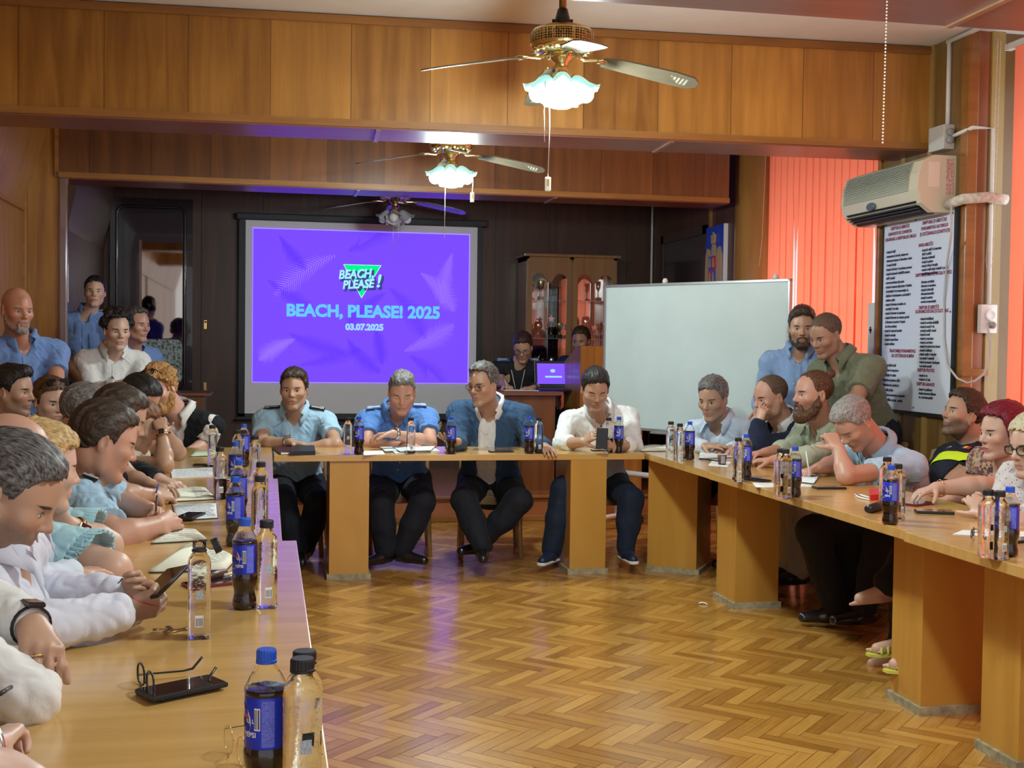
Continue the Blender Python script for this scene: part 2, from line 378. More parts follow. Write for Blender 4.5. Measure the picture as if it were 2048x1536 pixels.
# sloping pendentive panel between left wall and far beam
sl = struct('wall_left_slant', MB().prism([(-1.75, 2.37), (-1.56, 3.02), (-1.62, 3.2), (-1.78, 3.2)], 6.9, 9.25, 'Y'), wood('slant_veneer', (.20, .07, .03), (.34, .13, .06), 'Y', .4), 'sloping veneer panel under the ceiling on the left')

# ---------------------------------------------------------------- vertical blinds
slat_m, nt, b = new_mat('orange_blind_fabric')
nt.nodes.remove(b)
tr = N(nt, 'ShaderNodeBsdfTranslucent'); df = N(nt, 'ShaderNodeBsdfDiffuse'); mx = N(nt, 'ShaderNodeMixShader'); mx.inputs[0].default_value = .35
tr.inputs[0].default_value = (.92, .21, .115, 1); df.inputs[0].default_value = (.75, .20, .12, 1)
L(nt, tr.outputs[0], mx.inputs[1]); L(nt, df.outputs[0], mx.inputs[2]); L(nt, mx.outputs[0], nt.nodes['Material Output'].inputs[0])
def blinds(y0, y1, z0, z1, X, lab, seed, tw=.124, tw_p=.35):
    rn = random.Random(seed)
    t = thing('vertical_blind', lab, 'blind', (X, (y0+y1)/2, z0))
    obj('headrail', MB().box((X-.02, y0, z1), (X+.02, y1, z1+.035), .004), M('blind_rail', (.7, .7, .68), .4), t, world=True)
    y = y0+.05
    while y < y1-.02:
        a = rad(rn.uniform(3, 9)); a2 = rad(-30) if rn.random() < tw_p else a; sw = rn.uniform(-.012, .012); dx = tw/2*math.sin(a); dy = tw/2*math.cos(a); ex_ = tw/2*math.sin(a2); ey_ = tw/2*math.cos(a2)
        p0, p1 = (X+dx, y-dy), (X-dx, y+dy)
        q0, q1 = (X+ex_+sw*.3, y-ey_+sw), (X-ex_+sw*.3, y+ey_+sw); zm = z1-(z1-z0)*.16; zn = z1-(z1-z0)*rn.uniform(.28, .40)
        m = MB().add([(p0[0], p0[1], z1), (p1[0], p1[1], z1), (p1[0], p1[1], zm), (p0[0], p0[1], zm), ((q1[0]*.75+p1[0]*.25), (q1[1]*.75+p1[1]*.25), zn), ((q0[0]*.75+p0[0]*.25), (q0[1]*.75+p0[1]*.25), zn), (q1[0], q1[1], z0), (q0[0], q0[1], z0)], [(0, 1, 2, 3), (3, 2, 4, 5), (5, 4, 6, 7)])
        obj('slat', m, slat_m, t, world=True, recalc=False); y += tw*.93
    return t
blinds(7.04, 9.36, .35, 3.05, 4.0, 'translucent orange vertical blind glowing over the far window', 1)
blinds(2.7, 6.02, .3, 3.08, 4.0, 'translucent red orange vertical blind at the right frame edge', 2, .14, 0)
def chain(pts, name, lab, r=.0035, sp=.011):
    mb = MB(); pts = [np.array(p, float) for p in pts]
    for a, b_ in zip(pts[:-1], pts[1:]):
        d = np.linalg.norm(b_-a); n = max(1, int(d/sp))
        for i in range(n):
            c = a+(b_-a)*i/n; mb.sphere(c, r, 6, 4)
    o = obj(name, mb, M('bead_white', (.78, .76, .70), .4), None); tag(o, lab, 'chain'); return o
chain([Pd(1775, -30, 4.0), Pd(1765, 292, 4.0)], 'bead_chain', 'white beaded blind chain hanging in front of the middle beam')
chain([PX(1996, 80, 3.93), PX(1984, 400, 3.93), PX(1972, 520, 3.93), PX(1976, 560, 3.93), PX(1986, 520, 3.93), PX(2002, 80, 3.93)], 'bead_chain', 'looped beaded blind chain beside the wall socket')
chain([PX(1532, 306, 3.9), PX(1524, 480, 3.9), PX(1514, 566, 3.9)], 'bead_chain', 'thin blind cord hanging beside the round pilaster')
# ================================================================ CEILING FANS
brass = M('polished_brass', (.80, .62, .30), .18, 1)
brass_d, nt, b = new_mat('pierced_brass_band')
tc = N(nt, 'ShaderNodeTexCoord'); vo = N(nt, 'ShaderNodeTexVoronoi'); vo.inputs['Scale'].default_value = 95; vo.inputs['Randomness'].default_value = .15; L(nt, tc.outputs['Object'], vo.inputs['Vector'])
L(nt, ramp(nt, vo.outputs[0], [(.40, (.05, .03, .015)), (.52, (.62, .46, .20))]), b.inputs['Base Color']); b.inputs['Metallic'].default_value = .7; b.inputs['Roughness'].default_value = .35
blade_m = M('fan_blade_veneer', (.11, .09, .06), .32, coat=.4, noise=.1, nscale=12)
cane_m = M('fan_blade_cane', (.30, .29, .23), .6, noise=.25, nscale=160)
shade_lit = M('opal_glass_shade_lit', (.30, .50, .48), .3, trans=.1, emit=.42, ecol=(.45, 1, .93))
shade_off = M('opal_glass_shade', (.55, .55, .6), .3, trans=.2)
bulb_lit = M('lit_bulb', (1, 1, 1), .3, emit=90, ecol=(.80, 1, .97))
bulb_off = M('bulb_off', (.8, .8, .8), .3)
def fan(loc, lit, lab, droop=.075, rod=True, energy=60):
    t = thing('ceiling_fan', lab, 'ceiling fan', loc, -YAW, 'ceiling fans over the tables')
    if rod:
        obj('rod', MB().lathe([(.016, .07), (.016, 3.2-loc[2]-.03)]).lathe([(.06, 3.2-loc[2]-.05), (.045, 3.2-loc[2]), (0, 3.2-loc[2])]), M('bronze_rod', (.30, .20, .08), .3, 1), t)
        obj('coupling', MB().lathe([(.03, .055), (.032, .09), (.022, .13)]).tube([(-.045, 0, .08), (.045, 0, .08)], .008), M('black_steel', (.02, .02, .03), .4), t)
    obj('motor_housing', MB().lathe([(.03, .06), (.09, .052), (.125, .04), (.135, .026), (.136, -.034), (.130, -.046), (.118, -.056), (.05, -.062)], n=40), brass, t)
    obj('pierced_band', MB().lathe([(.1375, .024), (.1385, .020), (.1385, -.022), (.1375, -.026)], n=40), brass_d, t)
    rim = MB()
    for k in range(16):
        a = k*math.pi/8; c = (math.cos(a)*.118, math.sin(a)*.118)
        rim.sphere((c[0], c[1], -.052), .017, 8, 6, (1, 1, .7))
    obj('ornate_rim', rim, brass, t)
    obj('light_hub', MB().lathe([(.05, -.06), (.05, -.085), (.028, -.10), (.028, -.14), (.045, -.155), (.045, -.185), (.02, -.21), (0, -.215)], n=20), brass, t)
    for k in range(4):
        a = rad(10+90*k); R = Matrix.Rotation(a, 4, 'Z')
        br = MB().tube([(.06, 0, -.055), (.10, 0, -.085), (.15, 0, -.082), (.19, 0, -.088)], [.010, .008, .008, .011], 6).tube([(.16, -.03, -.085), (.19, -.022, -.087), (.205, 0, -.088), (.19, .022, -.087), (.16, .03, -.085)], .005, 6)
        obj('blade_bracket', br.xf(R), brass, t)
        w = []
        out = [(.18, -.040), (.26, -.056), (.50, -.066), (.585, -.056), (.612, -.022), (.612, .022), (.585, .056), (.50, .066), (.26, .056), (.18, .040)]
        def bz(x): return -.088-droop*((x-.18)/.43)**1.2
        vs = [(x, y, bz(x)-.18*y+.003) for x, y in out]+[(x, y, bz(x)-.18*y-.003) for x, y in out]; n = len(out)
        # two rows keep the droop smooth
        bl = MB().add(vs, [tuple(range(n)), tuple(range(2*n-1, n-1, -1))]+[(i, (i+1) % n, n+(i+1) % n, n+i) for i in range(n)])
        o = obj('blade', bl.xf(R), blade_m, t)
        cn = MB(); m = 14
        for i in range(m):
            x0 = .32+.25*i/m; x1 = x0+.25/m*.62
            cn.add([(x0, -.030, bz(x0)-.003-.18*-.030-.0015), (x1, -.030, bz(x1)-.003-.18*-.030-.0015), (x1, .030, bz(x1)-.003-.18*.030-.0015), (x0, .030, bz(x0)-.003-.18*.030-.0015)], [(0, 1, 2, 3)])
        obj('cane_inlay', cn.xf(R), cane_m, o)
    for k in range(4):
        a = rad(-90+90*k); R = Matrix.Translation((math.cos(a)*.052, math.sin(a)*.052, -.155)) @ Matrix.Rotation(a, 4, 'Z') @ Matrix.Rotation(rad(52), 4, 'Y') @ Matrix.Rotation(rad(180), 4, 'X')
        # flower shaped glass, opening along +Z of its own frame after the turn
        prof = [(.018, 0), (.030, .01), (.040, .032), (.046, .060), (.056, .088), (.070, .104)]
        n = 24; vs = []; fs = []
        for i, (r, z) in enumerate(prof):
            for q in range(n):
                f = 1+(.12*math.cos(q*2*math.pi/n*6) if i >= 4 else 0); an = 2*math.pi*q/n
                vs.append((r*math.cos(an)*f, r*math.sin(an)*f, -z+(.006*math.cos(an*6) if i == 5 else 0)))
        for i in range(len(prof)-1):
            for q in range(n): fs.append((i*n+q, i*n+(q+1) % n, (i+1)*n+(q+1) % n, (i+1)*n+q))
        R2 = Matrix.Translation((math.cos(a)*.045, math.sin(a)*.045, -.165)) @ Matrix.Rotation(a, 4, 'Z') @ Matrix.Rotation(rad(-40), 4, 'Y')
        s = obj('glass_shade', MB().add(vs, fs, True).xf(R2), shade_lit if lit else shade_off, t)
        bb = MB().sphere((0, 0, -.082), .040, 16, 10, (1, 1, 1.15)); obj('bulb', bb.xf(R2), bulb_lit if lit else bulb_off, s)
        obj('socket', MB().lathe([(.018, .006), (.020, -.012), (.014, -.02)], n=14).xf(R2), brass, s)
    if lit:
        lt = light('fan_lamp', 'POINT', (0, 0, -.30), energy, (.86, 1, .97), .09); lt.parent = t
    return t
def pull(root, x, y, z0, z1, wob=0, knob=None):
    R = [(x, y, z0), (x+wob, y, (z0+z1)/2), (x, y, z1)]
    o = obj('pull_chain', MB().tube(R, .0022, 6), M('chain_metal', (.75, .74, .70), .3, .6), root)
    if knob:
        obj('pull_knob', MB().box((x-.013, y-.008, z1-.062), (x+.013, y+.008, z1), .006), M('ivory_plastic', (.82, .82, .72), .35), o)
        obj('pull_slot', MB().box((x-.005, y-.0095, z1-.04), (x+.005, y-.007, z1-.008), .001), M('ochre_wood', (.5, .28, .06), .4), o)
    return o
f1 = fan((1.24, 5.1, 2.745), True, 'nearer lit ceiling fan with brass motor and tulip glass shades', energy=75)
pull(f1, -.055, -.05, -.19, -.60, .004, True); pull(f1, -.072, -.05, -.19, -.45, -.004)
f2 = fan((1.145, 7.68, 2.72), True, 'second lit ceiling fan hanging in the bay beyond the middle beam', energy=75)
pull(f2, -.035, -.05, -.19, -.62); pull(f2, .14, -.05, -.19, -.33, .004, True)
f3 = fan((1.06, 10.34, 2.72), False, 'unlit ceiling fan above the stage in front of the screen')
pull(f3, -.01, -.05, -.19, -.52); pull(f3, .035, -.05, -.19, -.46)
f0 = fan((1.33, 2.45, 2.745), True, 'lit ceiling fan in the bay above the near end of the tables', energy=75)  # out-of-frame fan, added to brighten the near end of the room

# ================================================================ PROJECTION SCREEN
sx0, sx1, sz0, sz1, sY = -.215, 2.00, .74, 2.565, 11.62
sc = thing('projection_screen', 'large pull-down projection screen showing a violet title slide', 'projection screen', ((sx0+sx1)/2, sY, sz0))
obj('screen_fabric', MB().box((sx0, sY, sz0), (sx1, sY+.01, sz1)), M('screen_white', (.80, .80, .84), .8), sc, world=True)
blk = M('screen_black_border', (.012, .014, .02), .5)
obj('case', MB().box((-.30, sY-.04, sz1+.004), (2.10, sY+.06, sz1+.065), .01), blk, sc, world=True)
obj('border', MB().box((sx0-.06, sY-.002, sz0-.03), (sx0, sY+.012, sz1+.02)).box((sx1, sY-.002, sz0-.03), (sx1+.05, sY+.012, sz1+.02)).box((sx0-.06, sY-.002, sz0-.035), (sx1+.05, sY+.012, sz0)), blk, sc, world=True)
obj('bottom_bar', MB().box((sx0-.09, sY-.012, sz0-.06), (sx1+.08, sY+.02, sz0-.035), .006), blk, sc, world=True)
# the projected picture is a light image on the fabric: it glows
def glow(name, c, e): return M(name, c, 1, emit=e, ecol=c, spec=0)
px0, px1, pz0, pz1 = -.15, 1.925, 1.035, 2.495
im = obj('projected_slide', MB().box((px0, sY-.006, pz0), (px1, sY-.002, pz1)), glow('slide_violet', (.155, .058, .93), .66), sc, world=True)
edge = glow('slide_edge', (.32, .22, 1), .75)
obj('slide_edge', MB().box((px0, sY-.007, pz1-.008), (px1, sY-.0055, pz1)).box((px1-.008, sY-.007, pz0), (px1, sY-.0055, pz1)).box((px0, sY-.007, pz0), (px0+.006, sY-.0055, pz1)).box((px0, sY-.007, pz0), (px1, sY-.0055, pz0+.006)), edge, im, world=True)
rn = random.Random(5)
def frond(cx, cz, ang, ln, side_len, m_light, curve):
    a = MB(); pts = []; n = 26; th = ang; x, z = cx, cz
    for i in range(n):
        pts.append((x, z, th)); th += curve/n; x += math.cos(th)*ln/n; z += math.sin(th)*ln/n
    for i, (x, z, th) in enumerate(pts):
        f = math.sin(math.pi*(i+1.5)/(n+2))
        for sd in (-1, 1):
            t2 = th+sd*rad(48); l = side_len*f*(.8+.3*rn.random())
            ex, ez = x+math.cos(t2)*l, z+math.sin(t2)*l
            if not (px0+.01 < ex < px1-.01 and pz0+.01 < ez < pz1-.01 and px0+.01 < x < px1-.01 and pz0+.01 < z < pz1-.01): continue
            w = .006
            a.add([(x-math.sin(t2)*w, sY-.0075, z+math.cos(t2)*w), (x+math.sin(t2)*w, sY-.0075, z-math.cos(t2)*w), (ex, sY-.0075, ez)], [(0, 1, 2)])
    if a.v: obj('palm_frond', a, m_light, im, world=True)
pl_l = glow('slide_palm_light', (.23, .12, 1), .74); pl_d = glow('slide_palm_dark', (.11, .036, .74), .62)
for i, (cx, cz, ang, ln, sl, cu) in enumerate([(.62, 2.25, 200, .7, .18, .5), (.75, 2.3, 25, .6, .2, .5), (.1, 2.42, -60, .4, .12, .3), (1.45, 2.1, -30, .5, .16, -.6), (1.1, 1.9, -150, .5, .15, .4), (1.15, 1.95, -40, .6, .17, -.5),
        (.25, 1.45, 200, .4, .14, .4), (.2, 1.5, -30, .55, .15, .4), (.75, 1.45, -60, .45, .14, .5), (1.3, 1.35, 20, .55, .17, .3), (1.35, 1.3, -30, .5, .15, -.4), (.3, 1.2, 10, .6, .12, .2), (1.75, 2.3, -110, .5, .14, .3), (.0, 2.0, -40, .5, .12, .3), (1.0, 1.6, -70, .4, .12, -.3)]):
    frond(cx, cz, rad(ang), ln, sl, pl_l if i % 3 == 0 else pl_d, cu)
def slide_text(s, u, v, size, m, nm, bold=.0, shear=0, sx=1.0, rot=0, d=.009, sp=1.0):
    p = PY(u, v, sY); t = text_mb(s, size, bold, 'CENTER', shear, sx, 0, sp)
    R = Matrix.Translation((p[0], sY-d, p[2])) @ Matrix.Rotation(rot, 4, 'Y') @ Matrix.Rotation(rad(90), 4, 'X')
    return obj(nm, t.xf(R), m, im, world=True)
ltx = glow('slide_text_blue', (.10, .42, .98), .72)
slide_text('BEACH, PLEASE! 2025', 728, 634, .158, ltx, 'title_text', .007, 0, 1.0)
slide_text('03.07.2025', 729, 660, .082, glow('slide_text_pale', (.25, .48, 1), .70), 'date_text', .005)
gtri = glow('slide_green', (.0, .72, .20), .68)
P = [PY(687, 529, sY), PY(762, 531, sY), PY(723, 596, sY)]
obj('green_triangle', MB().add([(p[0], sY-.0085, p[2]) for p in P], [(0, 1, 2)]), gtri, im, world=True)
obj('triangle_outline', MB().tube([(p[0], sY-.009, p[2]) for p in P], .0035, 4, True), glow('slide_white', (.8, .85, 1), .7), im, world=True)
dk = glow('slide_shadow', (.045, .05, .22), .6); lb = glow('slide_logo_blue', (.28, .62, 1), .72)
for (s, u, v, sz, sxx) in (('BEACH,', 712, 556, .115, .86), ('PLEASE', 716, 576, .110, .86), ('!', 756, 574, .17, 1.1)):
    slide_text(s, u+4, v+4, sz, dk, 'logo_shadow', .010, .22, sxx, rad(-4), .0095)
    slide_text(s, u, v, sz, lb, 'logo_lettering', .004, .22, sxx, rad(-4), .011)

# ================================================================ STAGE FURNITURE
door_dk = M('black_brown_lacquer', (.022, .014, .016), .25, coat=.6)
d2 = struct('door_2', MB().box((-1.44, 11.66, .2), (-.70, 11.72, 2.74)), door_dk, 'dark double door with a mirrored pane at the back left of the stage')
def rrect(x0, z0, x1, z1, r, n=6):
    p = []
    for cx, cz, a0 in ((x1-r, z1-r, 0), (x0+r, z1-r, 90), (x0+r, z0+r, 180), (x1-r, z0+r, 270)):
        for k in range(n+1):
            t = rad(a0+90*k/n); p.append((cx+r*math.cos(t), cz+r*math.sin(t)))
    return p
obj('moulding', MB().tube([(x, 11.655, z) for x, z in rrect(-1.38, .95, -.77, 2.66, .07)], .014, 8, True), door_dk, d2)
obj('panel', MB().prism(rrect(-1.31, .98, -.80, 2.60, .06), 11.648, 11.662, 'Y'), M('brown_glass', (.05, .035, .045), .12, coat=.5), d2)
obj('mirror_pane', MB().prism(rrect(-1.16, 1.44, -.79, 2.33, .02), 11.640, 11.650, 'Y'), M('mirror_pane_glass', (.40, .36, .32), .03, 1), d2)
obj('pane_edge', MB().box((-1.18, 11.638, 1.44), (-1.155, 11.65, 2.35)), M('varnished_strip', (.2, .12, .1), .12), d2)
fr, nt, b = new_mat('patterned_frosted_glass')
tc = N(nt, 'ShaderNodeTexCoord'); vo = N(nt, 'ShaderNodeTexVoronoi'); vo.inputs['Scale'].default_value = 34; L(nt, tc.outputs['Object'], vo.inputs['Vector'])
L(nt, ramp(nt, vo.outputs[0], [(.1, (.07, .10, .10)), (.7, (.42, .52, .50))]), b.inputs['Base Color']); b.inputs['Roughness'].default_value = .2; bump(nt, b, vo.outputs[0], .8, .02)
obj('frosted_pane', MB().prism(rrect(-1.16, 1.02, -.79, 1.43, .06), 11.638, 11.650, 'Y'), fr, d2)
obj('door_handle', MB().box((-.60, 11.70, 1.53), (-.57, 11.72, 1.62), .004).tube([(-.585, 11.70, 1.6), (-.585, 11.66, 1.6), (-.56, 11.66, 1.6)], .007), M('brass', (.75, .52, .2), .25, 1), d2)
obj('keyhole_plate', MB().box((-.60, 11.70, .95), (-.57, 11.72, 1.03), .004), M('brass', (.75, .52, .2), .25, 1), d2)
# low console beside the door
t = thing('console_cabinet', 'dark low console with a glossy top edge at the back left of the stage', 'cabinet', (-.95, 10.6, .2))
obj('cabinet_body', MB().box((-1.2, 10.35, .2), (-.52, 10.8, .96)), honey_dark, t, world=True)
obj('cabinet_top', MB().box((-1.23, 10.32, .96), (-.47, 10.83, .985), .004), underw, t, world=True)
# glazed trophy cabinet
vx0, vx1, vy, vz = 2.42, 3.32, 11.25, 2.27
vw = wood('cabinet_oak', (.20, .10, .035), (.36, .19, .07), 'X', 9, gaps=False)
t = thing('trophy_cabinet', 'tall glazed wooden cabinet holding trophies at the back of the stage', 'display cabinet', ((vx0+vx1)/2, vy+.2, .2))
obj('cabinet_body', MB().box((vx0, vy+.02, .2), (vx0+.03, vy+.42, vz)).box((vx1-.03, vy+.02, .2), (vx1, vy+.42, vz)).box((vx0, vy+.02, vz-.04), (vx1, vy+.42, vz)).box((vx0, vy+.02, .2), (vx1, vy+.42, .26)).box(((vx0+vx1)/2-.02, vy+.02, .2), ((vx0+vx1)/2+.02, vy+.1, vz)), vw, t, world=True)
obj('back_mirror', MB().box((vx0+.03, vy+.40, .26), (vx1-.03, vy+.41, vz-.04)), M('cabinet_mirror', (.6, .55, .52), .04, 1), t, world=True)
obj('cornice', MB().box((vx0-.03, vy-.02, vz), (vx1+.03, vy+.44, vz+.03), .008), vw, t, world=True)
shelf_z = [.75, 1.12, 1.49, 1.86]
for z in shelf_z: obj('shelf', MB().box((vx0+.03, vy+.06, z-.006), (vx1-.03, vy+.39, z)), M('shelf_glass', (.75, .9, .88), .05, trans=.7), t, world=True)
for k in (0, 1):
    a0 = vx0+.005+k*(vx1-vx0)/2; a1 = a0+(vx1-vx0)/2-.01; w = a1-a0; fr_ = MB()
    n = 20; top = []
    for i in range(n+1):
        q = i/n; x = a0+.05+(w-.10)*q; z = vz-.15-.10*(math.exp(-((q-.5)/.16)**2))*1+.0-.05*abs(2*q-1)**4
        top.append((x, z))
    fr_.box((a0, vy, .2), (a0+.05, vy+.022, vz-.02)).box((a1-.05, vy, .2), (a1, vy+.022, vz-.02)).box((a0+.05, vy, .2), (a1-.05, vy+.022, .32))
    fr_.prism([(a0+.05, vz-.02)]+top+[(a1-.05, vz-.02)], vy, vy+.022, 'Y')
    dd = obj('door', fr_, vw, t, world=True)
    obj('glass_pane', MB().box((a0+.045, vy+.009, .3), (a1-.045, vy+.013, vz-.10)), thin_glass('pane_glass'), dd, world=True)
    obj('door_knob', MB().sphere((a1-.02 if k == 0 else a0+.02, vy-.015, 1.13), .014), M('brass', (.75, .52, .2), .25, 1), dd, world=True)
silver = M('trophy_silver', (.70, .70, .72), .22, 1); gold_t = M('trophy_gold', (.70, .50, .22), .28, 1); dkb = M('trophy_base', (.03, .025, .02), .4)
rt = random.Random(11); lab_t = ['cup with two handles', 'slim goblet', 'round cup on a stem', 'star topped trophy']
cnt = 0
for z, xs in ((shelf_z[3], (2.60, 3.18)), (shelf_z[2], (2.58, 2.70, 2.80, 2.96, 3.06, 3.15, 3.24)), (shelf_z[1], (2.56, 2.72, 2.98, 3.12, 3.24)), (shelf_z[0], (2.62, 2.80, 3.0, 3.15))):
    for x in xs:
        hgt = rt.uniform(.14, .26); y = vy+.16+rt.uniform(-.03, .08); kind = cnt % 4
        metal = silver if rt.random() < .6 else gold_t
        where = {shelf_z[3]: 'top', shelf_z[2]: 'second', shelf_z[1]: 'third', shelf_z[0]: 'lowest'}[z]
        order = ['far left', 'second from left', 'third from left', 'middle', 'fifth from left', 'sixth from left', 'far right'][xs.index(x)] if len(xs) > 5 else ['far left', 'second from left', 'middle', 'second from right', 'far right'][xs.index(x)]
        tt = thing('trophy', '%s %s, %s on the %s shelf of the cabinet' % ('silver' if metal is silver else 'gold', lab_t[kind], order, where), 'trophy', (x, y, z), 0, 'trophies in the glazed cabinet')
        obj('base', MB().box((-.028, -.028, 0), (.028, .028, .035), .003), dkb, tt)
        s = hgt; cup = MB()
        if kind == 0: cup.lathe([(.02, .035), (.008, .05), (.008, s*.45), (.03, s*.6), (.042, s*.95), (.04, s)], n=14).tube([(.04, 0, s*.9), (.06, 0, s*.85), (.055, 0, s*.68), (.03, 0, s*.62)], .004, 6).tube([(-.04, 0, s*.9), (-.06, 0, s*.85), (-.055, 0, s*.68), (-.03, 0, s*.62)], .004, 6)
        elif kind == 1: cup.lathe([(.018, .035), (.006, .05), (.006, s*.5), (.022, s*.65), (.026, s)], n=14)
        elif kind == 2: cup.lathe([(.02, .035), (.007, .05), (.007, s*.4), (.035, s*.55), (.045, s*.8), (.03, s)], n=14)
        else:
            cup.lathe([(.018, .035), (.010, .05), (.008, s*.7)], n=12); st_ = []
            for q in range(10): rr = .04 if q % 2 == 0 else .017; st_.append((rr*math.sin(q*math.pi/5), s*.8+rr*math.cos(q*math.pi/5)))
            cup.prism(st_, -.006, .006, 'Y')
        obj('cup', cup, metal, tt); cnt += 1
# operator desk with laptop, lectern
dz = Pd(1070, 786, 10.0)[2]
dx0 = PY(1000, 800, 9.8)[0]; dx1 = PY(1128, 800, 9.8)[0]-.17
t = thing('operator_desk', 'wooden desk on the stage carrying the laptop', 'desk', ((dx0+dx1)/2, 10.1, .2))
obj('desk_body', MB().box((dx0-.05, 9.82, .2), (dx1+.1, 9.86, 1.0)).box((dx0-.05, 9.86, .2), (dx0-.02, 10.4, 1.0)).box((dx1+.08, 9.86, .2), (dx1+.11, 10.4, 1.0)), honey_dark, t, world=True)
obj('desk_top', MB().box((dx0-.10, 9.76, 1.0), (dx1+.15, 10.45, 1.03), .004), underw, t, world=True)
lx = PY(1115, 780, 10.05)[0]
t = thing('laptop', 'black laptop on the operator desk showing the violet slide', 'laptop', (lx, 10.1, 1.03))
obj('laptop_base', MB().box((-.17, -.13, 0), (.17, .11, .02), .004), M('laptop_black', (.012, .012, .014), .35), t)
s_ = obj('laptop_lid', MB().box((-.165, 0, 0), (.165, .012, .24), .004), M('laptop_black', (.012, .012, .014), .35), t, loc=(0, .11, .02), rot=(rad(-10), 0, rad(0)))
obj('laptop_screen', MB().box((-.14, -.002, .035), (.14, 0, .215)), glow('laptop_violet', (.17, .07, .95), .65), s_)
obj('laptop_text', MB().box((-.07, -.004, .09), (.08, -.002, .105)).sphere((0, -.003, .15), .02, 8, 6, (1.2, .1, .8)), glow('slide_text_pale', (.25, .48, 1), .70), s_)
pl = PY(1161, 692, 9.7); pr = PY(1212, 692, 9.7)
t = thing('lectern', 'tall wooden lectern on the stage left of the whiteboard', 'lectern', ((pl[0]+.28), 9.95, .2))
obj('front_panel', MB().box((pl[0], 9.7, .2), (pl[0]+.55, 9.73, pl[2])), honey, t, world=True)
side = [(9.73, .2), (9.73, pl[2]), (9.80, pl[2]), (10.25, pl[2]-.14), (10.25, .2)]
obj('side_panel', MB().prism(side, pl[0], pl[0]+.03, 'X'), honey_y, t, world=True); obj('side_panel', MB().prism(side, pl[0]+.52, pl[0]+.55, 'X'), honey_y, t, world=True)
obj('shelf', MB().box((pl[0]+.03, 9.75, pl[2]-.20), (pl[0]+.52, 10.2, pl[2]-.175)), honey, t, world=True)
# whiteboard on castors
dl_, dr_ = 9.35, 8.15
TL, TR_ = Pd(1213, 573, dl_), Pd(1580, 566, dr_); hgt = 281/2400*dl_*.995
ux = Vector(TR_-TL); wlen = ux.length; ux.z = 0; ux.normalize(); rot = math.atan2(ux.y, ux.x)
t = thing('whiteboard', 'large white dry-erase board on a wheeled stand angled across the right corner', 'whiteboard', (TL[0], TL[1], 0), rot)
zt = TL[2]; zb = zt-hgt; lean = .05
def wb_box(mb, x0, x1, y0, y1, z0, z1): return mb.box((x0, y0, z0), (x1, y1, z1), .003)
fabr = M('whiteboard_surface', (.60, .68, .68), .28, noise=.05, nscale=3); alu = M('aluminium_frame', (.55, .56, .58), .35, .7)
wtop = TR_[2]-TL[2]
obj('board', MB().box((0, -.006, zb), (wlen, .012, zt)), fabr, t)
f_ = MB()
for a, b_ in (((0, zb), (wlen, zb)), ((0, zt), (wlen, zt)), ((0, zb), (0, zt)), ((wlen, zb), (wlen, zt))):
    f_.box((min(a[0], b_[0])-.010, -.014, min(a[1], b_[1])-.010), (max(a[0], b_[0])+.010, .018, max(a[1], b_[1])+.010), .003)
obj('board_frame', f_, alu, t)
for px_ in (.35, .93): obj('pivot', MB().lathe([(.02, zt+.008), (.02, zt+.03), (.012, zt+.045)], (wlen*px_, 0, 0), 12), M('white_plastic', (.75, .72, .70), .4), t)
wt = M('white_steel', (.80, .76, .76), .35)
for x in (.10, wlen-.10):
    lg = obj('stand_leg', MB().tube([(x, .05, .10), (x, .05, zb+.3)], .02, 8).tube([(x, -.28, .09), (x, .05, .10), (x, .33, .09)], .02, 8), wt, t)
    for yy in (-.28, .33): obj('castor', MB().lathe([(.0, -.014), (.035, -.012), (.04, 0), (.035, .012), (0, .014)], (x, yy, .04), 14, 'X'), M('castor_rubber', (.04, .04, .045), .5), lg)
obj('crossbar', MB().tube([(.10, .05, .44), (wlen-.10, .05, .44)], .022, 8), wt, t)
obj('marker_tray', MB().box((wlen*.3, -.05, zb-.025), (wlen*.75, -.005, zb-.01), .003), alu, t)
# coat of arms plaque
ya, yb_ = 9.62, 10.05; z0, z1 = 1.70, 2.47
t = thing('coat_of_arms', 'blue wall plaque with a golden crowned eagle and quartered shield', 'plaque', (3.785, (ya+yb_)/2, z0))
obj('plaque_board', MB().box((3.77, ya, z0), (3.799, yb_, z1), .003), M('plaque_blue', (.02, .06, .42), .4), t, world=True)
obj('plaque_edge', MB().box((3.765, ya-.012, z0), (3.80, ya, z1)), M('plaque_white_edge', (.85, .8, .82), .4), t, world=True)
yc = (ya+yb_)/2; S = (yb_-ya)/2
def arms(pts, x0, x1, m, nm, parent):
    return obj(nm, MB().prism([(yc-p[0]*S, z0+p[1]*(z1-z0)) for p in pts], x0, x1, 'X'), m, parent, world=True)
gold = M('eagle_gold', (.55, .40, .20), .45, .2)
half = [(.0, .80), (.12, .79), (.20, .74), (.16, .69), (.20, .62), (.30, .57), (.36, .66), (.48, .74), (.66, .76), (.84, .68), (.88, .5), (.86, .25), (.74, .12), (.62, .3), (.46, .36), (.34, .22), (.5, .06), (.3, .0), (.16, .08), (.0, .16)]
eg = arms(half+[(-x, y) for x, y in half[::-1][1:-1]], 3.755, 3.77, gold, 'eagle', t)
arms([(-.18, .80), (-.22, .90), (-.1, .86), (0, .93), (.1, .86), (.22, .90), (.18, .80)], 3.75, 3.765, gold, 'crown', t)
shc = [M('heraldic_blue', (.05, .10, .45), .5), M('heraldic_red', (.5, .04, .06), .5)]
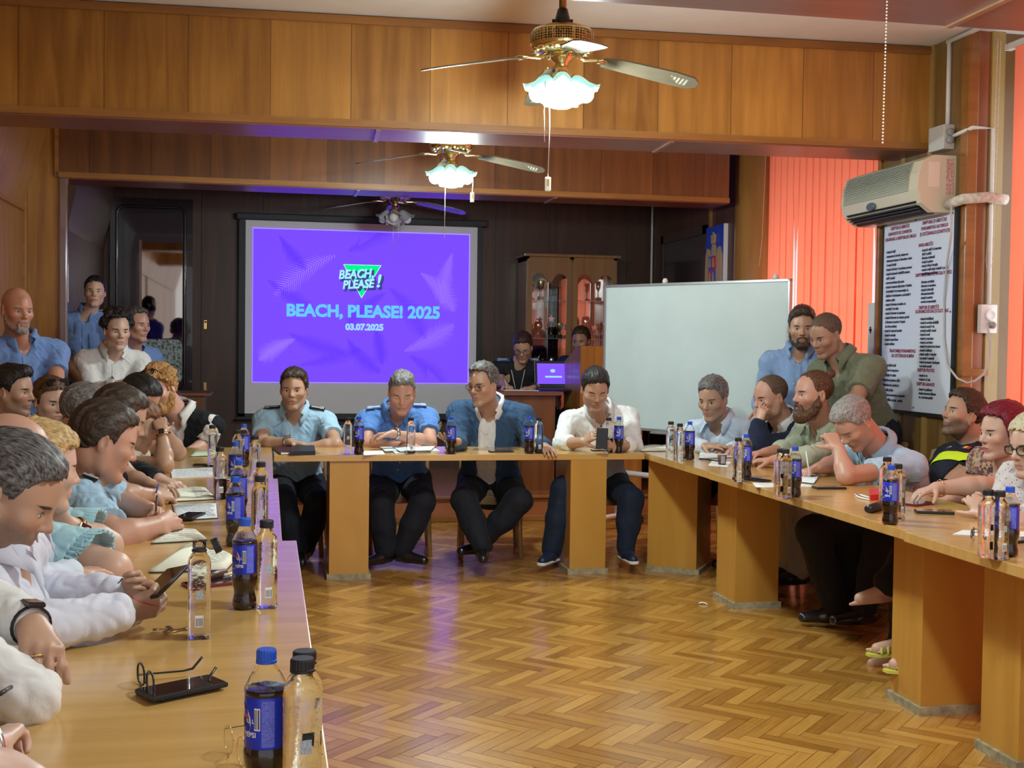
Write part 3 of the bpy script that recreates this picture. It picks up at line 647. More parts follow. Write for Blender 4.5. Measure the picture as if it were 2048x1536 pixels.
for i in (0, 1):
    for j in (0, 1):
        arms([(-.36+i*.36, .34+j*.16), (0+i*.36, .34+j*.16), (0+i*.36, .50+j*.16), (-.36+i*.36, .50+j*.16)], 3.745, 3.757, shc[(i+j+1) % 2], 'shield_quarter', eg)
        c = (-.18+i*.36, .42+j*.16); arms([(c[0]-.08, c[1]-.05), (c[0]+.08, c[1]-.04), (c[0]+.03, c[1]+.06), (c[0]-.05, c[1]+.05)], 3.741, 3.746, gold, 'shield_charge', eg)
# ================================================================ AIR CONDITIONER
ac = thing('air_conditioner', 'ivory split air conditioner high on the right pier', 'air conditioner', (3.68, 6.62, 2.24))
ivory = M('aged_ivory_plastic', (.62, .56, .42), .4); grey = M('ac_grille', (.34, .36, .30), .5)
prof = [(3.80, 2.52), (3.66, 2.52), (3.60, 2.49), (3.575, 2.42), (3.565, 2.33), (3.59, 2.25), (3.66, 2.20), (3.80, 2.20)]
yA, yB = 6.18, 7.10
obj('casing', MB().prism(prof, yA, yB, 'Y'), ivory, ac, world=True)
g = MB()
for i in range(16):
    z = 2.325+i*.0105; 
    x = 3.563+max(0, (z-2.42))*.35
    g.box((x-.004, yA+.10, z), (x+.02, yB-.04, z+.005))
obj('grille', g, grey, ac, world=True)
obj('display', MB().sphere((3.568, 6.72, 2.285), .03, 14, 8, (.3, 1.8, .8)), M('ac_display', (.10, .14, .18), .2), ac, world=True)
v = MB()
for i in range(3): v.box((3.585+i*.018, yA+.06, 2.235-i*.013), (3.60+i*.018, yB-.05, 2.243-i*.013))
obj('louvre', v, M('ac_vent_dark', (.02, .02, .02), .5), ac, world=True)
obj('outlet_slot', MB().prism([(3.576, 2.262), (3.66, 2.196), (3.70, 2.196), (3.70, 2.24), (3.60, 2.27)], yA+.05, yB-.05, 'Y'), M('ac_vent_dark', (.02, .02, .02), .5), ac, world=True)
obj('sticker', MB().box((3.63, yA-.002, 2.34), (3.70, yA, 2.48)), M('paper_sticker', (.75, .66, .55), .6), ac, world=True)
obj('sticker', MB().box((3.74, yA-.002, 2.30), (3.785, yA, 2.50)), M('red_print_sticker', (.62, .35, .30), .6, noise=.5, nscale=90), ac, world=True)
obj('brand_badge', MB().box((3.61, yB-.10, 2.455), (3.62, yB-.05, 2.465)), M('badge_red', (.5, .05, .04), .4), ac, world=True)
wp_ = M('white_plastic', (.75, .72, .70), .4)
def line(name, lab, cat, pts, r, m=None, flat=None): return tag(obj(name, MB().tube(pts, r, 8, flat=flat), m or wp_), lab, cat)
jb = thing('junction_box', 'grey plastic junction box above the air conditioner', 'electrical box', (3.77, 6.28, 2.60))
obj('box', MB().box((3.73, 6.20, 2.56), (3.80, 6.36, 2.70), .006), M('box_grey', (.5, .49, .46), .5), jb, world=True)
for z in (2.61, 2.655): obj('gland', MB().lathe([(.02, 0), (.02, .02), (.014, .024)], (3.765, 6.20, z), 14, 'Y'), M('gland_grey', (.3, .29, .28), .5), jb, world=True)
line('cable_duct', 'white cable duct running down from the ceiling to the junction box', 'cable duct', [(3.79, 6.26, 3.17), (3.79, 6.26, 2.70)], .014)
line('cable_duct', 'white cable duct along the ceiling corner above the pier', 'cable duct', [(3.79, 6.28, 3.18), (3.80, 5.3, 3.185)], .014)
line('cable_duct', 'white cable duct turning down beside the near window to the socket', 'cable duct', [(3.78, 6.2, 2.63), (3.81, 6.04, 2.655), (3.935, 6.04, 2.655), (3.935, 6.04, 1.68)], .012)
line('pipe_wrap', 'taped white pipe leaving the air conditioner sideways', 'pipe', [(3.74, 6.16, 2.24), (3.76, 6.04, 2.26), (3.88, 6.00, 2.27), (4.0, 6.00, 2.26)], .03, M('pipe_tape', (.62, .56, .48), .7, noise=.25, nscale=40))
so = thing('wall_socket', 'white double wall socket on the pier beside the near window', 'socket', (4.0, 6.04, 1.56))
obj('backplate', MB().box((3.885, 6.03, 1.52), (3.985, 6.07, 1.68), .006), wp_, so, world=True)
obj('socket_face', MB().lathe([(.033, 0), (.033, .01), (.024, .012), (.02, .006), (0, .006)], (3.94, 6.03, 1.62), 18, 'Y'), M('socket_white', (.8, .8, .8), .3), so, world=True)
obj('plug', MB().lathe([(.018, 0), (.02, .03), (.012, .045), (0, .046)], (3.94, 6.03, 1.565), 14, 'Y'), M('plug_grey', (.35, .32, .28), .5), so, world=True)
pts = [PX(1903, 410, 3.72), PX(1902, 470, 3.72), PX(1893, 530, 3.76), PX(1888, 600, 3.77), PX(1888, 680, 3.77), PX(1894, 730, 3.76), PX(1915, 757, 3.76), PY(1934, 766, 5.99), PY(1950, 762, 5.99), PY(1968, 748, 5.99), PY(1979, 720, 5.99), PY(1981, 685, 5.99), PY(1974, 648, 5.99)]
line('power_cord', 'pale power cord looping across the poster to the socket', 'cord', pts, .0065, M('cord_grey', (.5, .47, .46), .5))
fa = thing('first_aid_box', 'white box with a dark cross partly hidden behind the poster', 'box', (3.86, 7.09, 1.4))
obj('box', MB().box((3.79, 7.06, 1.38), (3.95, 7.14, 1.72), .006), M('box_white', (.62, .62, .62), .5), fa, world=True)
obj('cross', MB().box((3.786, 7.085, 1.54), (3.79, 7.115, 1.552)).box((3.786, 7.094, 1.525), (3.79, 7.106, 1.567)), M('print_black', (.02, .02, .02), .5), fa, world=True)
# ================================================================ POSTER
y0p, y1p, z0p, z1p = 6.14, 6.93, 1.055, 2.225
po = thing('poster', 'framed white poster of rights printed in Romanian on the right pier', 'poster', (3.79, (y0p+y1p)/2, z0p))
obj('poster_frame', MB().box((3.772, y0p-.022, z0p-.02), (3.80, y0p, z1p+.02)).box((3.772, y1p, z0p-.02), (3.80, y1p+.014, z1p+.02)).box((3.772, y0p, z1p), (3.80, y1p, z1p+.02)).box((3.772, y0p, z0p-.02), (3.80, y1p, z0p)), M('poster_frame_black', (.015, .02, .02), .35), po, world=True)
sheet = obj('poster_sheet', MB().box((3.778, y0p, z0p), (3.80, y1p, z1p)), M('poster_paper', (.66, .70, .80), .25), po, world=True)
maroon = M('print_maroon', (.25, .03, .07), .6); ink = M('print_ink', (.03, .035, .07), .6)
HT, WD = z1p-z0p, y1p-y0p
def ptext(s, fy, fz, size, m, nm, align='LEFT', bold=.0012):
    """fy from the sheet's far edge (left in the photo), fz from its top"""
    t = text_mb(s, size, bold, align, 0, .80)
    Mx = Matrix.Translation((3.7765, y1p-fy*WD, z1p-fz*HT)) @ Matrix(((0, 0, -1, 0), (-1, 0, 0, 0), (0, 1, 0, 0), (0, 0, 0, 1)))
    return t.xf(Mx)
heads = [('DREPTURI ȘI LIBERTĂȚI', .24, .055), ('GARANTATE DE CONVENȚIA', .24, .083), ('EUROPEANĂ A DREPTURILOR OMULUI', .25, .111),
         ('DREPTURILE ȘI LIBERTĂȚILE', .73, .055), ('FUNDAMENTALE ALE OMULUI', .73, .083), ('ȘI CETĂȚEANULUI (CONSTITUȚIE)', .74, .111),
         ('INVIOLABILITĂȚI', .62, .165), ('DREPTURI ȘI LIBERTĂȚI SOCIAL POLITICE', .73, .315), ('DREPTURI ȘI LIBERTĂȚI', .68, .48), ('ECONOMICE SOCIALE ȘI CULTURALE', .72, .50),
         ('DREPTURI POLITICE', .66, .795), ('DREPTURI GARANTII', .66, .865), ('ÎNDATORIRILE FUNDAMENTALE', .32, .70), ('ALE CETĂȚENILOR ROMÂNI', .32, .725)]
for s, fy, fz in heads: obj('headline_text', ptext(s, fy, fz, .026, maroon, '', 'CENTER'), maroon, sheet, world=True)
left = ['- dreptul la viață', '- nesupunerea la tortură, pedepse sau', '  tratamente inumane ori degradante, sclavie', '  și muncă forțată', '- dreptul la libertate și securitatea persoanei', '- dreptul la judecată echitabilă în materie', '  civilă și penală', '- nonretroactivitatea legii penale', '- dreptul la respectul vieții private și familiale,', '  al domiciliului și al corespondenței, de', '  căsătorie și de întemeiere a unei familii și', '  egalitatea soților', '- dreptul la libertatea de gândire, de', '  conștiință și de religie', '- dreptul la libertatea de exprimare', '- dreptul la libertatea de reuniune pașnică', '  la libertatea de asociere și dreptul', '  de a forma sindicate', '- dreptul la respectul bunurilor', '- dreptul la educație', '- dreptul la alegeri libere', '- dreptul străinilor']
mb = MB()
for i, s in enumerate(left): mb.merge(ptext(s, .035, .175+i*.0232, .0215, ink, ''))
for i, s in enumerate(['- fidelitatea față de țară', '- îndatorirea de respectare a', '  Constituției și a legilor', '- îndatorirea de apărare a țării', '- îndatorirea de a contribui la', '  cheltuielile publice', '- îndatorirea de exercitare a drepturilor', '  și a libertăților cu bună - credință']): mb.merge(ptext(s, .02, .775+i*.0262, .0215, ink, ''))
right = [(.19, ['- dreptul la viață și la integritate', '  fizică și psihică', '- libertatea individuală', '- dreptul la apărare', '- dreptul la liberă circulație', '- dreptul la viață intimă, familială și privată', '  inviolabilitatea domiciliului']),
         (.35, ['- libertatea conștiinței', '- libertatea de exprimare', '- dreptul la informații', '- libertatea întrunirilor', '- dreptul la asociere', '- secretul corespondenței']),
         (.535, ['- dreptul la învățătură', '- dreptul la ocrotirea sănătății', '- dreptul la muncă și de', '  protecție socială a muncii', '- dreptul la grevă', '- dreptul la proprietate', '- dreptul la moștenire', '- dreptul la un nivel de trai decent', '- dreptul la căsătorie', '- dreptul copiilor și tinerilor', '  la protecție și asistență', '- dreptul persoanelor handicapate', '  la protecție specială']),
         (.82, ['- dreptul la vot', '- dreptul de a fi ales']), (.89, ['- dreptul de petiționare', '- dreptul persoanei vătămate', '  de o autoritate publică'])]
for f0_, ls in right:
    for i, s in enumerate(ls): mb.merge(ptext(s, .56, f0_+i*.0198, .0205, ink, ''))
obj('body_text', mb, ink, sheet, world=True)
pn = MB()
for fy, fz in ((.03, .025), (.47, .025), (.97, .025), (.03, .97), (.5, .98), (.97, .97), (.97, .5)): pn.sphere((3.777, y1p-fy*WD, z1p-fz*HT), .006, 8, 6)
obj('drawing_pin', pn, M('pin_dark', (.05, .05, .1), .3), sheet, world=True)
# ================================================================ TABLES
def table(lab, x0, x1, y0, y1, peds, grain_top=None):
    t = thing('conference_table', lab, 'table', ((x0+x1)/2, (y0+y1)/2, 0), 0, 'beech conference tables set in a U')
    if grain_top: obj('tabletop', MB().prism(grain_top, .712, .75, 'Z'), table_top_m, t, world=True)
    else: obj('tabletop', MB().box((x0+.002, y0+.002, .712), (x1-.002, y1-.002, .75), .003), table_top_m, t, world=True)
    for p in peds:
        if len(p) == 4 and not isinstance(p[0], tuple): poly = [(p[0], p[2]), (p[1], p[2]), (p[1], p[3]), (p[0], p[3])]
        else: poly = list(p)
        o = obj('pedestal', MB().prism(poly, .03, .712, 'Z'), table_side_m, t, world=True)
        cx = sum(q[0] for q in poly)/4; cy = sum(q[1] for q in poly)/4
        big = [(cx+(q[0]-cx)*1.0+.014*(1 if q[0] > cx else -1), cy+(q[1]-cy)+.014*(1 if q[1] > cy else -1)) for q in poly]
        obj('plinth', MB().prism(big, 0, .032, 'Z'), sill_m, o, world=True)
    return t
H1_, = (1,)
table('head table running across the room in front of the screen', .035, 2.325, 7.2, 7.78, [(.365, .60, 7.22, 7.62), (1.845, 2.075, 7.2, 7.60)])
a, b_ = np.array((2.366, 7.252)), np.array((2.626, 7.067)); n_ = np.array((.185, .26))/.319*.34
table('corner table where the right row meets the head table', 2.335, 2.98, 6.105, 7.78, [(tuple(a), tuple(b_), tuple(b_+n_), tuple(a+n_)), (2.50, 2.75, 6.12, 6.40)], [(2.337, 6.107), (2.978, 6.107), (2.978, 7.0), (2.62, 7.778), (2.337, 7.778)])
table('right table between the corner table and the nearest right table', 2.325, 2.98, 4.045, 6.10, [(2.50, 2.88, 4.22, 4.45)])
table('right table nearest the camera, seam cutting off the frame edge', 2.305, 2.98, 1.9, 4.04, [(2.50, 2.88, 3.60, 3.82), (2.50, 2.88, 2.1, 2.35)])
table('corner table where the left row meets the head table', -.60, .03, 5.99, 7.78, [(-.45, -.1, 7.2, 7.45), (-.45, -.1, 6.1, 6.35)])
table('left table in the middle of the left row', -.585, .052, 4.11, 5.985, [(-.45, -.1, 4.25, 4.5)])
table('long nearest left table filling the lower left of the picture', -.57, .10, .9, 4.105, [(-.42, -.08, 3.7, 3.95), (-.42, -.08, 1.2, 1.45)])

# ================================================================ BOTTLES
clear_m = M('clear_pet', (.97, .99, 1), .03, trans=1, ior=1.12, bmp=.5, nscale=90)
water_m = M('water_bottle_clear', (.97, .99, 1), .02, trans=1, ior=1.30, bmp=.35, nscale=70)
cola_m = M('cola_in_pet', (.016, .006, .004), .06, coat=.6, bmp=.06, nscale=50)
blue_cap = M('blue_cap', (.015, .09, .55), .35); black_cap = M('black_cap', (.012, .012, .014), .45)
lab_blue = M('blue_label', (.012, .035, .50), .35); prw = M('label_print_white', (.75, .77, .85), .5); prd = M('label_print_dark', (.02, .02, .025), .5)
lab_lilac = M('label_small_print', (.12, .14, .62), .5, noise=.4, nscale=400)
def patch(r, a0, a1, z0, z1, n=6, sq=None):
    vs = []; 
    for i in range(n+1):
        t = a0+(a1-a0)*i/n
        rr = r if sq is None else r*(abs(math.cos(t))**sq+abs(math.sin(t))**sq)**(-1/sq)
        vs += [(rr*math.cos(t), rr*math.sin(t), z0), (rr*math.cos(t), rr*math.sin(t), z1)]
    return MB().add(vs, [(2*i, 2*i+2, 2*i+3, 2*i+1) for i in range(n)], True)
def wrap_text(s, size, r, a, z, m, nm, par, bold=.0004, rotate=False):
    t = text_mb(s, size, bold, 'CENTER'); vs = []
    for x, y, _ in t.v:
        if rotate: x, y = -y, x
        vs.append(((r)*math.cos(a+x/r), (r)*math.sin(a+x/r), z+y))
    t.v = vs; return obj(nm, t, m, par, recalc=False)
def ribbed_cap(r, z0, z1):
    n = 48; mb = MB(); vs = []
    for z, f in ((z0, 1), (z0+.004, 1.0), (z0+.0045, .97), (z1-.003, .97), (z1, .88)):
        for k in range(n):
            rr = r*f*(1-(.035 if k % 2 else 0)*(1 if f < 1 else 0)); t = 2*math.pi*k/n; vs.append((rr*math.cos(t), rr*math.sin(t), z))
    fs = [tuple((4*n)+k for k in range(n)), tuple(range(n-1, -1, -1))]
    for i in range(4):
        for k in range(n): fs.append((i*n+k, i*n+(k+1) % n, (i+1)*n+(k+1) % n, (i+1)*n+k))
    return mb.add(vs, fs)
def make_cola():
    t = thing('cola_bottle', 'cola bottle', 'bottle', (0, 0, 0))
    body = [(.016, 0), (.027, .002), (.030, .010), (.0300, .022), (.0275, .032), (.0262, .042), (.0275, .052), (.0310, .064), (.0325, .076), (.0322, .086), (.0302, .090), (.0298, .164), (.0312, .167), (.0310, .172), (0, .1725)]
    b = obj('bottle_body', MB().lathe(body, n=28), cola_m, t)
    obj('bottle_neck', MB().lathe([(.0310, .1726), (.0285, .180), (.022, .192), (.0155, .201), (.0135, .206), (.0135, .209), (.013, .2095), (.0205, .192), (.027, .180), (.0295, .1727)], n=28), clear_m, t)
    lb = obj('label', MB().lathe([(.0305, .0905), (.0306, .0910), (.0303, .1635), (.0300, .164)], n=28), lab_blue, t)
    obj('barcode', patch(.0309, -1.72, -1.42, .118, .150), prw, lb, recalc=False)
    obj('barcode_lines', MB().merge(patch(.0311, -1.70, -1.66, .120, .148, 2)).merge(patch(.0311, -1.63, -1.60, .120, .148, 2)).merge(patch(.0311, -1.57, -1.55, .120, .148, 2)).merge(patch(.0311, -1.52, -1.46, .120, .148, 2)), prd, lb, recalc=False)
    obj('small_print', patch(.0308, -1.36, -.75, .094, .160, 8), lab_lilac, lb, recalc=False)
    gl = obj('globe_white', MB().add([(0, 0, 0)], []), prw, lb)
    def disc(a0, zc, rd, f0, f1, m, nm, rr):
        pts = []
        for k in range(24):
            q = 2*math.pi*k/24; x, y = rd*math.cos(q), rd*math.sin(q); y = min(max(y, rd*f0), rd*f1); pts.append((rr*math.cos(a0+x/rr), rr*math.sin(a0+x/rr), zc+y))
        return obj(nm, MB().add(pts, [tuple(range(24))]), m, lb, recalc=False)
    bpy.data.objects.remove(gl)
    disc(-2.75, .128, .026, -1, 1, prw, 'globe_white', .0309)
    disc(-2.75, .128, .0235, .30, 1, M('label_red', (.65, .02, .03), .4), 'globe_red', .0311)
    disc(-2.75, .128, .0235, -1, -.30, M('label_deep_blue', (.01, .03, .35), .4), 'globe_blue', .0311)
    wrap_text('PEPSI', .0145, .0313, -2.75, .1225, prd, 'lettering', lb, .0006)
    wrap_text('0,5 L', .008, .0309, -1.98, .128, prw, 'volume_text', lb, .0003)
    wrap_text('PEPSI', .010, .0309, -1.98, .108, prw, 'small_lettering', lb, .0003)
    obj('cap', ribbed_cap(.0150, .2085, .228), blue_cap, t)
    return t
SQ = 5.0
def sq_lathe(prof, n=32):
    vs = []; fs = []
    for r, z, q in prof:
        for k in range(n):
            t = 2*math.pi*(k+.5)/n; rr = r*((abs(math.cos(t))**q+abs(math.sin(t))**q)**(-1/q) if q > 2 else 1); vs.append((rr*math.cos(t), rr*math.sin(t), z))
    m = len(prof)
    for i in range(m-1):
        for k in range(n): fs.append((i*n+k, i*n+(k+1) % n, (i+1)*n+(k+1) % n, (i+1)*n+k))
    fs += [tuple(range(n-1, -1, -1)), tuple((m-1)*n+k for k in range(n))]
    return MB().add(vs, fs, True)
def make_water(lab_kind=True, opened=False):
    t = thing('water_bottle', 'water bottle', 'bottle', (0, 0, 0))
    prof = [(.020, 0, 3), (.0245, .003, SQ), (.0255, .010, SQ), (.0247, .02, SQ), (.0250, .16, SQ), (.0255, .168, SQ), (.0235, .180, 4), (.0165, .192, 2), (.0145, .197, 2), (.0145, .206 if not opened else .220, 2)]
    b = obj('bottle_body', sq_lathe(prof), water_m, t)
    if not opened:
        obj('cap', ribbed_cap(.0178, .203, .222), black_cap, t)
    else:
        obj('cap_ring', MB().lathe([(.0160, .196), (.0170, .197), (.0170, .200), (.0160, .201)], n=24), black_cap, t)
        obj('neck_thread', MB().tube([(.0152*math.cos(k*.5), .0152*math.sin(k*.5), .206+k*.0003) for k in range(26)], .0008, 5), clear_m, t)
        cp = ribbed_cap(.0178, 0, .016).xf(Matrix.Translation((.030, .002, .205)) @ Matrix.Rotation(rad(68), 4, 'Y'))
        obj('flip_cap', cp, black_cap, t)
    for k in range(4):
        a = rad(-90)+k*rad(90)
        mb = MB()
        if k == 0:
            obj('pale_print', MB().box((-.008, -.0262, .092), (.008, -.0258, .112)).xf(Matrix.Rotation(a+rad(90), 4, 'Z')), M('pale_blue_print', (.35, .42, .48), .5, noise=.3, nscale=300), b)
            obj('barcode', MB().box((-.010, -.0262, .030), (.008, -.0258, .056)).xf(Matrix.Rotation(a+rad(90), 4, 'Z')), prw, b)
            ln = MB()
            for q in range(5): ln.box((-.008+q*.0033, -.0264, .032), (-.0065+q*.0033, -.0262, .050))
            obj('barcode_lines', ln.xf(Matrix.Rotation(a+rad(90), 4, 'Z')), prd, b)
    return t
def top_at(u, v, h):
    p = Pz(u, v, .75+h)
    if .05 < p[0] < 2.3 and p[1] > 6.5: p = p*(7.245/p[1]) if p[1] < 7.245 else p      # keep it on the head table
    return (p[0], p[1], .7502)
cola = [
 (533, 1298, 'nearest cola bottle, cut off by the bottom frame edge', .5), (490, 1036, 'cola bottle right behind the open notebook, second nearest on the left row', .2),
 (470.5, 953, 'cola bottle in front of the paper cup on the left row', .9), (478, 920, 'cola bottle partly hidden behind the one beside the paper cup', -.2),
 (471, 884, 'cola bottle between two water bottles, fourth along the left row', .2), (488, 848, 'farthest cola bottle of the left row beside the light blue officer', .15),
 (718.5, 841, 'cola bottle beside a water bottle between the two officers', .55), (903, 839, 'cola bottle in front of the open hand of the man in the blue jacket', .45),
 (1059, 838, 'cola bottle by the left elbow of the man in the blue jacket', .5), (1238, 836, 'cola bottle right of the water bottle before the man in the open white shirt', -.9),
 (1380, 843, 'cola bottle right of two water bottles at the far right corner', .2), (1493, 868, 'cola bottle beside the coffee cup, in front of the navy suit', .3),
 (1590.6, 893, 'cola bottle beside two water bottles in front of the pale green shirt', .1), (1782.8, 930, 'cola bottle standing before two water bottles near the red key case', .1),
 (2020.6, 973, 'cola bottle at the right frame edge beside two water bottles', .3)]
water = [
 (605, 1316, 'nearest water bottle, front one of the pair at the bottom frame edge', 0.2), (609, 1301, 'water bottle directly behind the nearest one, mostly hidden by it', .1),
 (533.4, 1040, 'water bottle beside the second nearest cola bottle on the left row', .25), (519.8, 952, 'water bottle right of the cola bottle beside the paper cup', .3),
 (522, 924, 'water bottle just behind another on the left row edge, third from the far end', .25), (510, 871, 'water bottle at the inner edge beside the corner of the head table', .2),
 (475, 860, 'water bottle left of the farthest cola bottle of the left row', .1), (440, 894, 'half empty water bottle left of the paper cup, beside the papers', .3),
 (425, 850, 'far left water bottle beside the man in the dark waistcoat', .1),
 (696, 842, 'water bottle left of the cola bottle between the two officers', .0), (822, 841.5, 'water bottle in front of the folded newspapers of the blue officer', .1),
 (1078, 840.5, 'water bottle right of the cola bottle by the blue jacket', .1), (1217.6, 840, 'water bottle in front of the man in the open white shirt', .0),
 (1342, 843, 'left water bottle of the pair at the far right corner', .0), (1360, 847, 'right water bottle of the pair at the far right corner', .4),
 (1477, 875, 'water bottle beside the coffee cup', .0), (1562, 897, 'left water bottle of the pair before the pale green shirt', .1), (1571.5, 898.5, 'right water bottle of the pair before the pale green shirt', .4),
 (1774.6, 914, 'back water bottle of the group before the man leaning on his fist', .2), (1796, 928, 'right water bottle close behind the cola bottle near the red key case', .4),
 (1977, 979, 'left water bottle of the pair at the right frame edge', .1), (2000, 981.5, 'right water bottle of the pair at the right frame edge', .2)]
cb = make_cola(); wb_ = make_water(); wo = make_water(opened=True)
placed = []
for i, (u, v, lab, r) in enumerate(cola):
    l = top_at(u, v, .228); placed.append((u, 'c', l))
    if i == 0: cb.location = l; cb.rotation_euler[2] = -.42; cb['label'] = lab; cb['group'] = 'cola bottles on the tables'
    else: dup(cb, l, math.atan2(-l[1], -l[0])+math.pi/2-.25*r, lab, 'cola bottles on the tables')
for i, (u, v, lab, r) in enumerate(water):
    l = top_at(u, v, .222); placed.append((u, 'w', l))
    if i == 0: wb_.location = l; wb_.rotation_euler[2] = r; wb_['label'] = lab; wb_['group'] = 'water bottles on the tables'
    else: dup(wb_, l, r, lab, 'water bottles on the tables')
wo.location = Pz(397, 1280, .75)+np.array([0, .02, .0002]); wo.rotation_euler[2] = .1; wo['label'] = 'opened water bottle with its black flip cap hanging, left of the second cola bottle'
for o in wo.children:
    pass
# ================================================================ THINGS ON THE TABLES
def quad(px, z=.7505): return [tuple(Pz(u, v, z)[:2]) for u, v in px]
paper_m = M('paper_white', (.78, .82, .84), .8); cream_m = M('paper_cream', (.80, .80, .66), .8); ink_m = M('handwriting', (.15, .18, .30), .8)
blk_m = M('black_leatherette', (.014, .014, .017), .45); brn_m = M('brown_leather', (.055, .018, .012), .4)
glassblk = M('phone_glass', (.008, .008, .012), .05, coat=1)
def lerp2(q, a, b):
    p = [np.array(x) for x in q]; return (p[0]*(1-a)+p[1]*a)*(1-b)+(p[3]*(1-a)+p[2]*a)*b
def written(par, q, z, rows=7, m=None, a0=.1, a1=.9, b0=.12, b1=.9, seed=1):
    r = random.Random(seed); mb = MB()
    for i in range(rows):
        b = b0+(b1-b0)*i/max(1, rows-1); a = a0
        while a < a1-.08:
            w = r.uniform(.05, .16); e = min(a+w, a1); c = [lerp2(q, a, b), lerp2(q, e, b), lerp2(q, e, b+.018), lerp2(q, a, b+.018)]
            mb.add([(p[0], p[1], z) for p in c], [(0, 1, 2, 3)]); a = e+.03
    obj('handwriting', mb, m or ink_m, par, world=True)
def papers(px, lab, h=.0015, m=None, name='paper_sheet', cat='paper', rows=7, seed=1, z0=.7505, grp=None):
    q = quad(px); c = np.mean(q, axis=0)
    t = thing(name, lab, cat, (c[0], c[1], z0), 0, grp)
    s = obj('sheet', MB().prism(q, z0, z0+h, 'Z'), m or paper_m, t, world=True)
    if rows: written(s, q, z0+h+.0004, rows, seed=seed)
    return t
def notebook(px, lab, m=None, cover=None, h=.009, rows=9, seed=1, cov=.012, split=True):
    """quad corners: far-left, far-right, near-right, near-left"""
    q = quad(px); c = np.mean(q, axis=0); t = thing('notebook', lab, 'notebook', (c[0], c[1], .7505))
    big = [tuple(c+(np.array(p)-c)*(1+cov*2)) for p in q]
    obj('cover', MB().prism(big, .7505, .7535, 'Z'), cover or blk_m, t, world=True)
    mb = MB(); n = 10
    for i in range(n+1):
        a = i/n; hh = h*(.55+.45*abs(math.sin(math.pi*2*a)) if split else 1)*(1 if 0 < i < n else .7)
        p0, p1 = lerp2(q, a, 0), lerp2(q, a, 1)
        mb.v += [(p0[0], p0[1], .7535), (p0[0], p0[1], .7535+hh), (p1[0], p1[1], .7535+hh), (p1[0], p1[1], .7535)]
    for i in range(n):
        k = i*4; mb.f += [(k+1, k+5, k+6, k+2), (k, k+4, k+5, k+1), (k+2, k+6, k+7, k+3)]; mb.sm += [True]*3
    mb.f += [(0, 1, 2, 3), (n*4+3, n*4+2, n*4+1, n*4)]; mb.sm += [False]*2
    pg = obj('pages', mb, m or cream_m, t, world=True)
    written(pg, q, .7535+h+.0006, rows, a0=.55 if split else .08, a1=.95, seed=seed)
    return t
def phone(u, v, ang, lab, ln=.15, wd=.072, m=None, z=.7505, screen=True, h=.008, case=None):
    p = Pz(u, v, z); t = thing('mobile_phone', lab, 'phone', (p[0], p[1], z), ang)
    obj('phone_body', MB().box((-ln/2, -wd/2, 0), (ln/2, wd/2, h), .003), m or blk_m, t)
    if screen: obj('phone_screen', MB().box((-ln/2+.004, -wd/2+.004, h), (ln/2-.004, wd/2-.004, h+.0006)), glassblk, t)
    return t
def px_heading(u0, v0, u1, v1):
    a, b = Pz(u0, v0, .75), Pz(u1, v1, .75); return math.atan2(b[1]-a[1], b[0]-a[0]), float(np.hypot(*(b-a)[:2]))
wl_ = thing('phone_wallet', 'flat black leather wallet lying under the large phone near the camera', 'wallet', Pz(362, 1385, .7505))
obj('wallet_leather', MB().prism(quad([(403, 1361), (455, 1373), (323, 1405), (272, 1390)]), .7505, .757, 'Z'), blk_m, wl_, world=True)
a_, l_ = px_heading(300, 1392, 428, 1366)
p = Pz(364, 1380, .757); t = thing('mobile_phone', 'large dark phone resting on a black wallet near the camera', 'phone', p, a_)
obj('phone_body', MB().box((-.078, -.037, 0), (.078, .037, .009), .003), blk_m, t); obj('phone_screen', MB().box((-.074, -.034, .009), (.074, .034, .0097)), glassblk, t)
# spectacles
def rim_pts(cx, w, h, n=20, sq=2.6):
    return [(cx+w*math.copysign(abs(math.cos(t))**(2/sq), math.cos(t)), 0, h*math.copysign(abs(math.sin(t))**(2/sq), math.sin(t))) for t in [2*math.pi*k/n for k in range(n)]]
def spectacles(parent, m, r=.0018, w=.026, h=.019, sq=2.6, gap=.009, temple=.125, fold=0, tm=None):
    """frame centred on the bridge, looking along +Y, temples run back along -Y"""
    for s in (-1, 1):
        cx = s*(gap+w); rim = obj('rim', MB().tube(rim_pts(cx, w, h, sq=sq), r, 6, True), m, parent)
        obj('lens', MB().prism([(x, z) for x, y, z in rim_pts(cx, w*.97, h*.97, sq=sq)], -.0006, .0006, 'Y'), thin_glass('lens_glass'), rim)
        x = s*(gap+2*w+.004); dx = math.sin(fold)*temple*-s; dy = math.cos(fold)*temple
        obj('temple', MB().tube([(x-s*.004, 0, h*.45), (x, -.006, h*.45), (x+dx*.7, -dy*.7, h*.45), (x+dx*.85, -dy*.85, h*.3), (x+dx, -dy, -h*.8)], [r, r*.9, r*.9, r*1.2, r*1.2], 6), tm or m, parent)
    obj('bridge', MB().tube([(-gap, 0, h*.25), (0, .003, h*.42), (gap, 0, h*.25)], r, 6), m, parent)
p = Pz(300, 1385, .7505); t = thing('eyeglasses', 'black framed glasses standing open behind the large phone', 'glasses', (p[0]-.01, p[1]+.02, .7515))
t.rotation_euler = (rad(180), 0, rad(-70)); t.location[2] = .7515+.021
spectacles(t, M('glasses_black', (.015, .015, .017), .25), .0022, .025, .02, fold=.15)
p = Pz(470, 1520, .7505); t = thing('eyeglasses', 'thin gold rimmed round glasses at the bottom frame edge', 'glasses', (p[0], p[1], .7505+.0235))
t.rotation_euler = (0, 0, rad(110)); 
spectacles(t, M('gold_wire', (.80, .52, .20), .2, 1), .0009, .023, .0225, 2.0, tm=M('temple_tip_dark', (.03, .02, .02), .3))
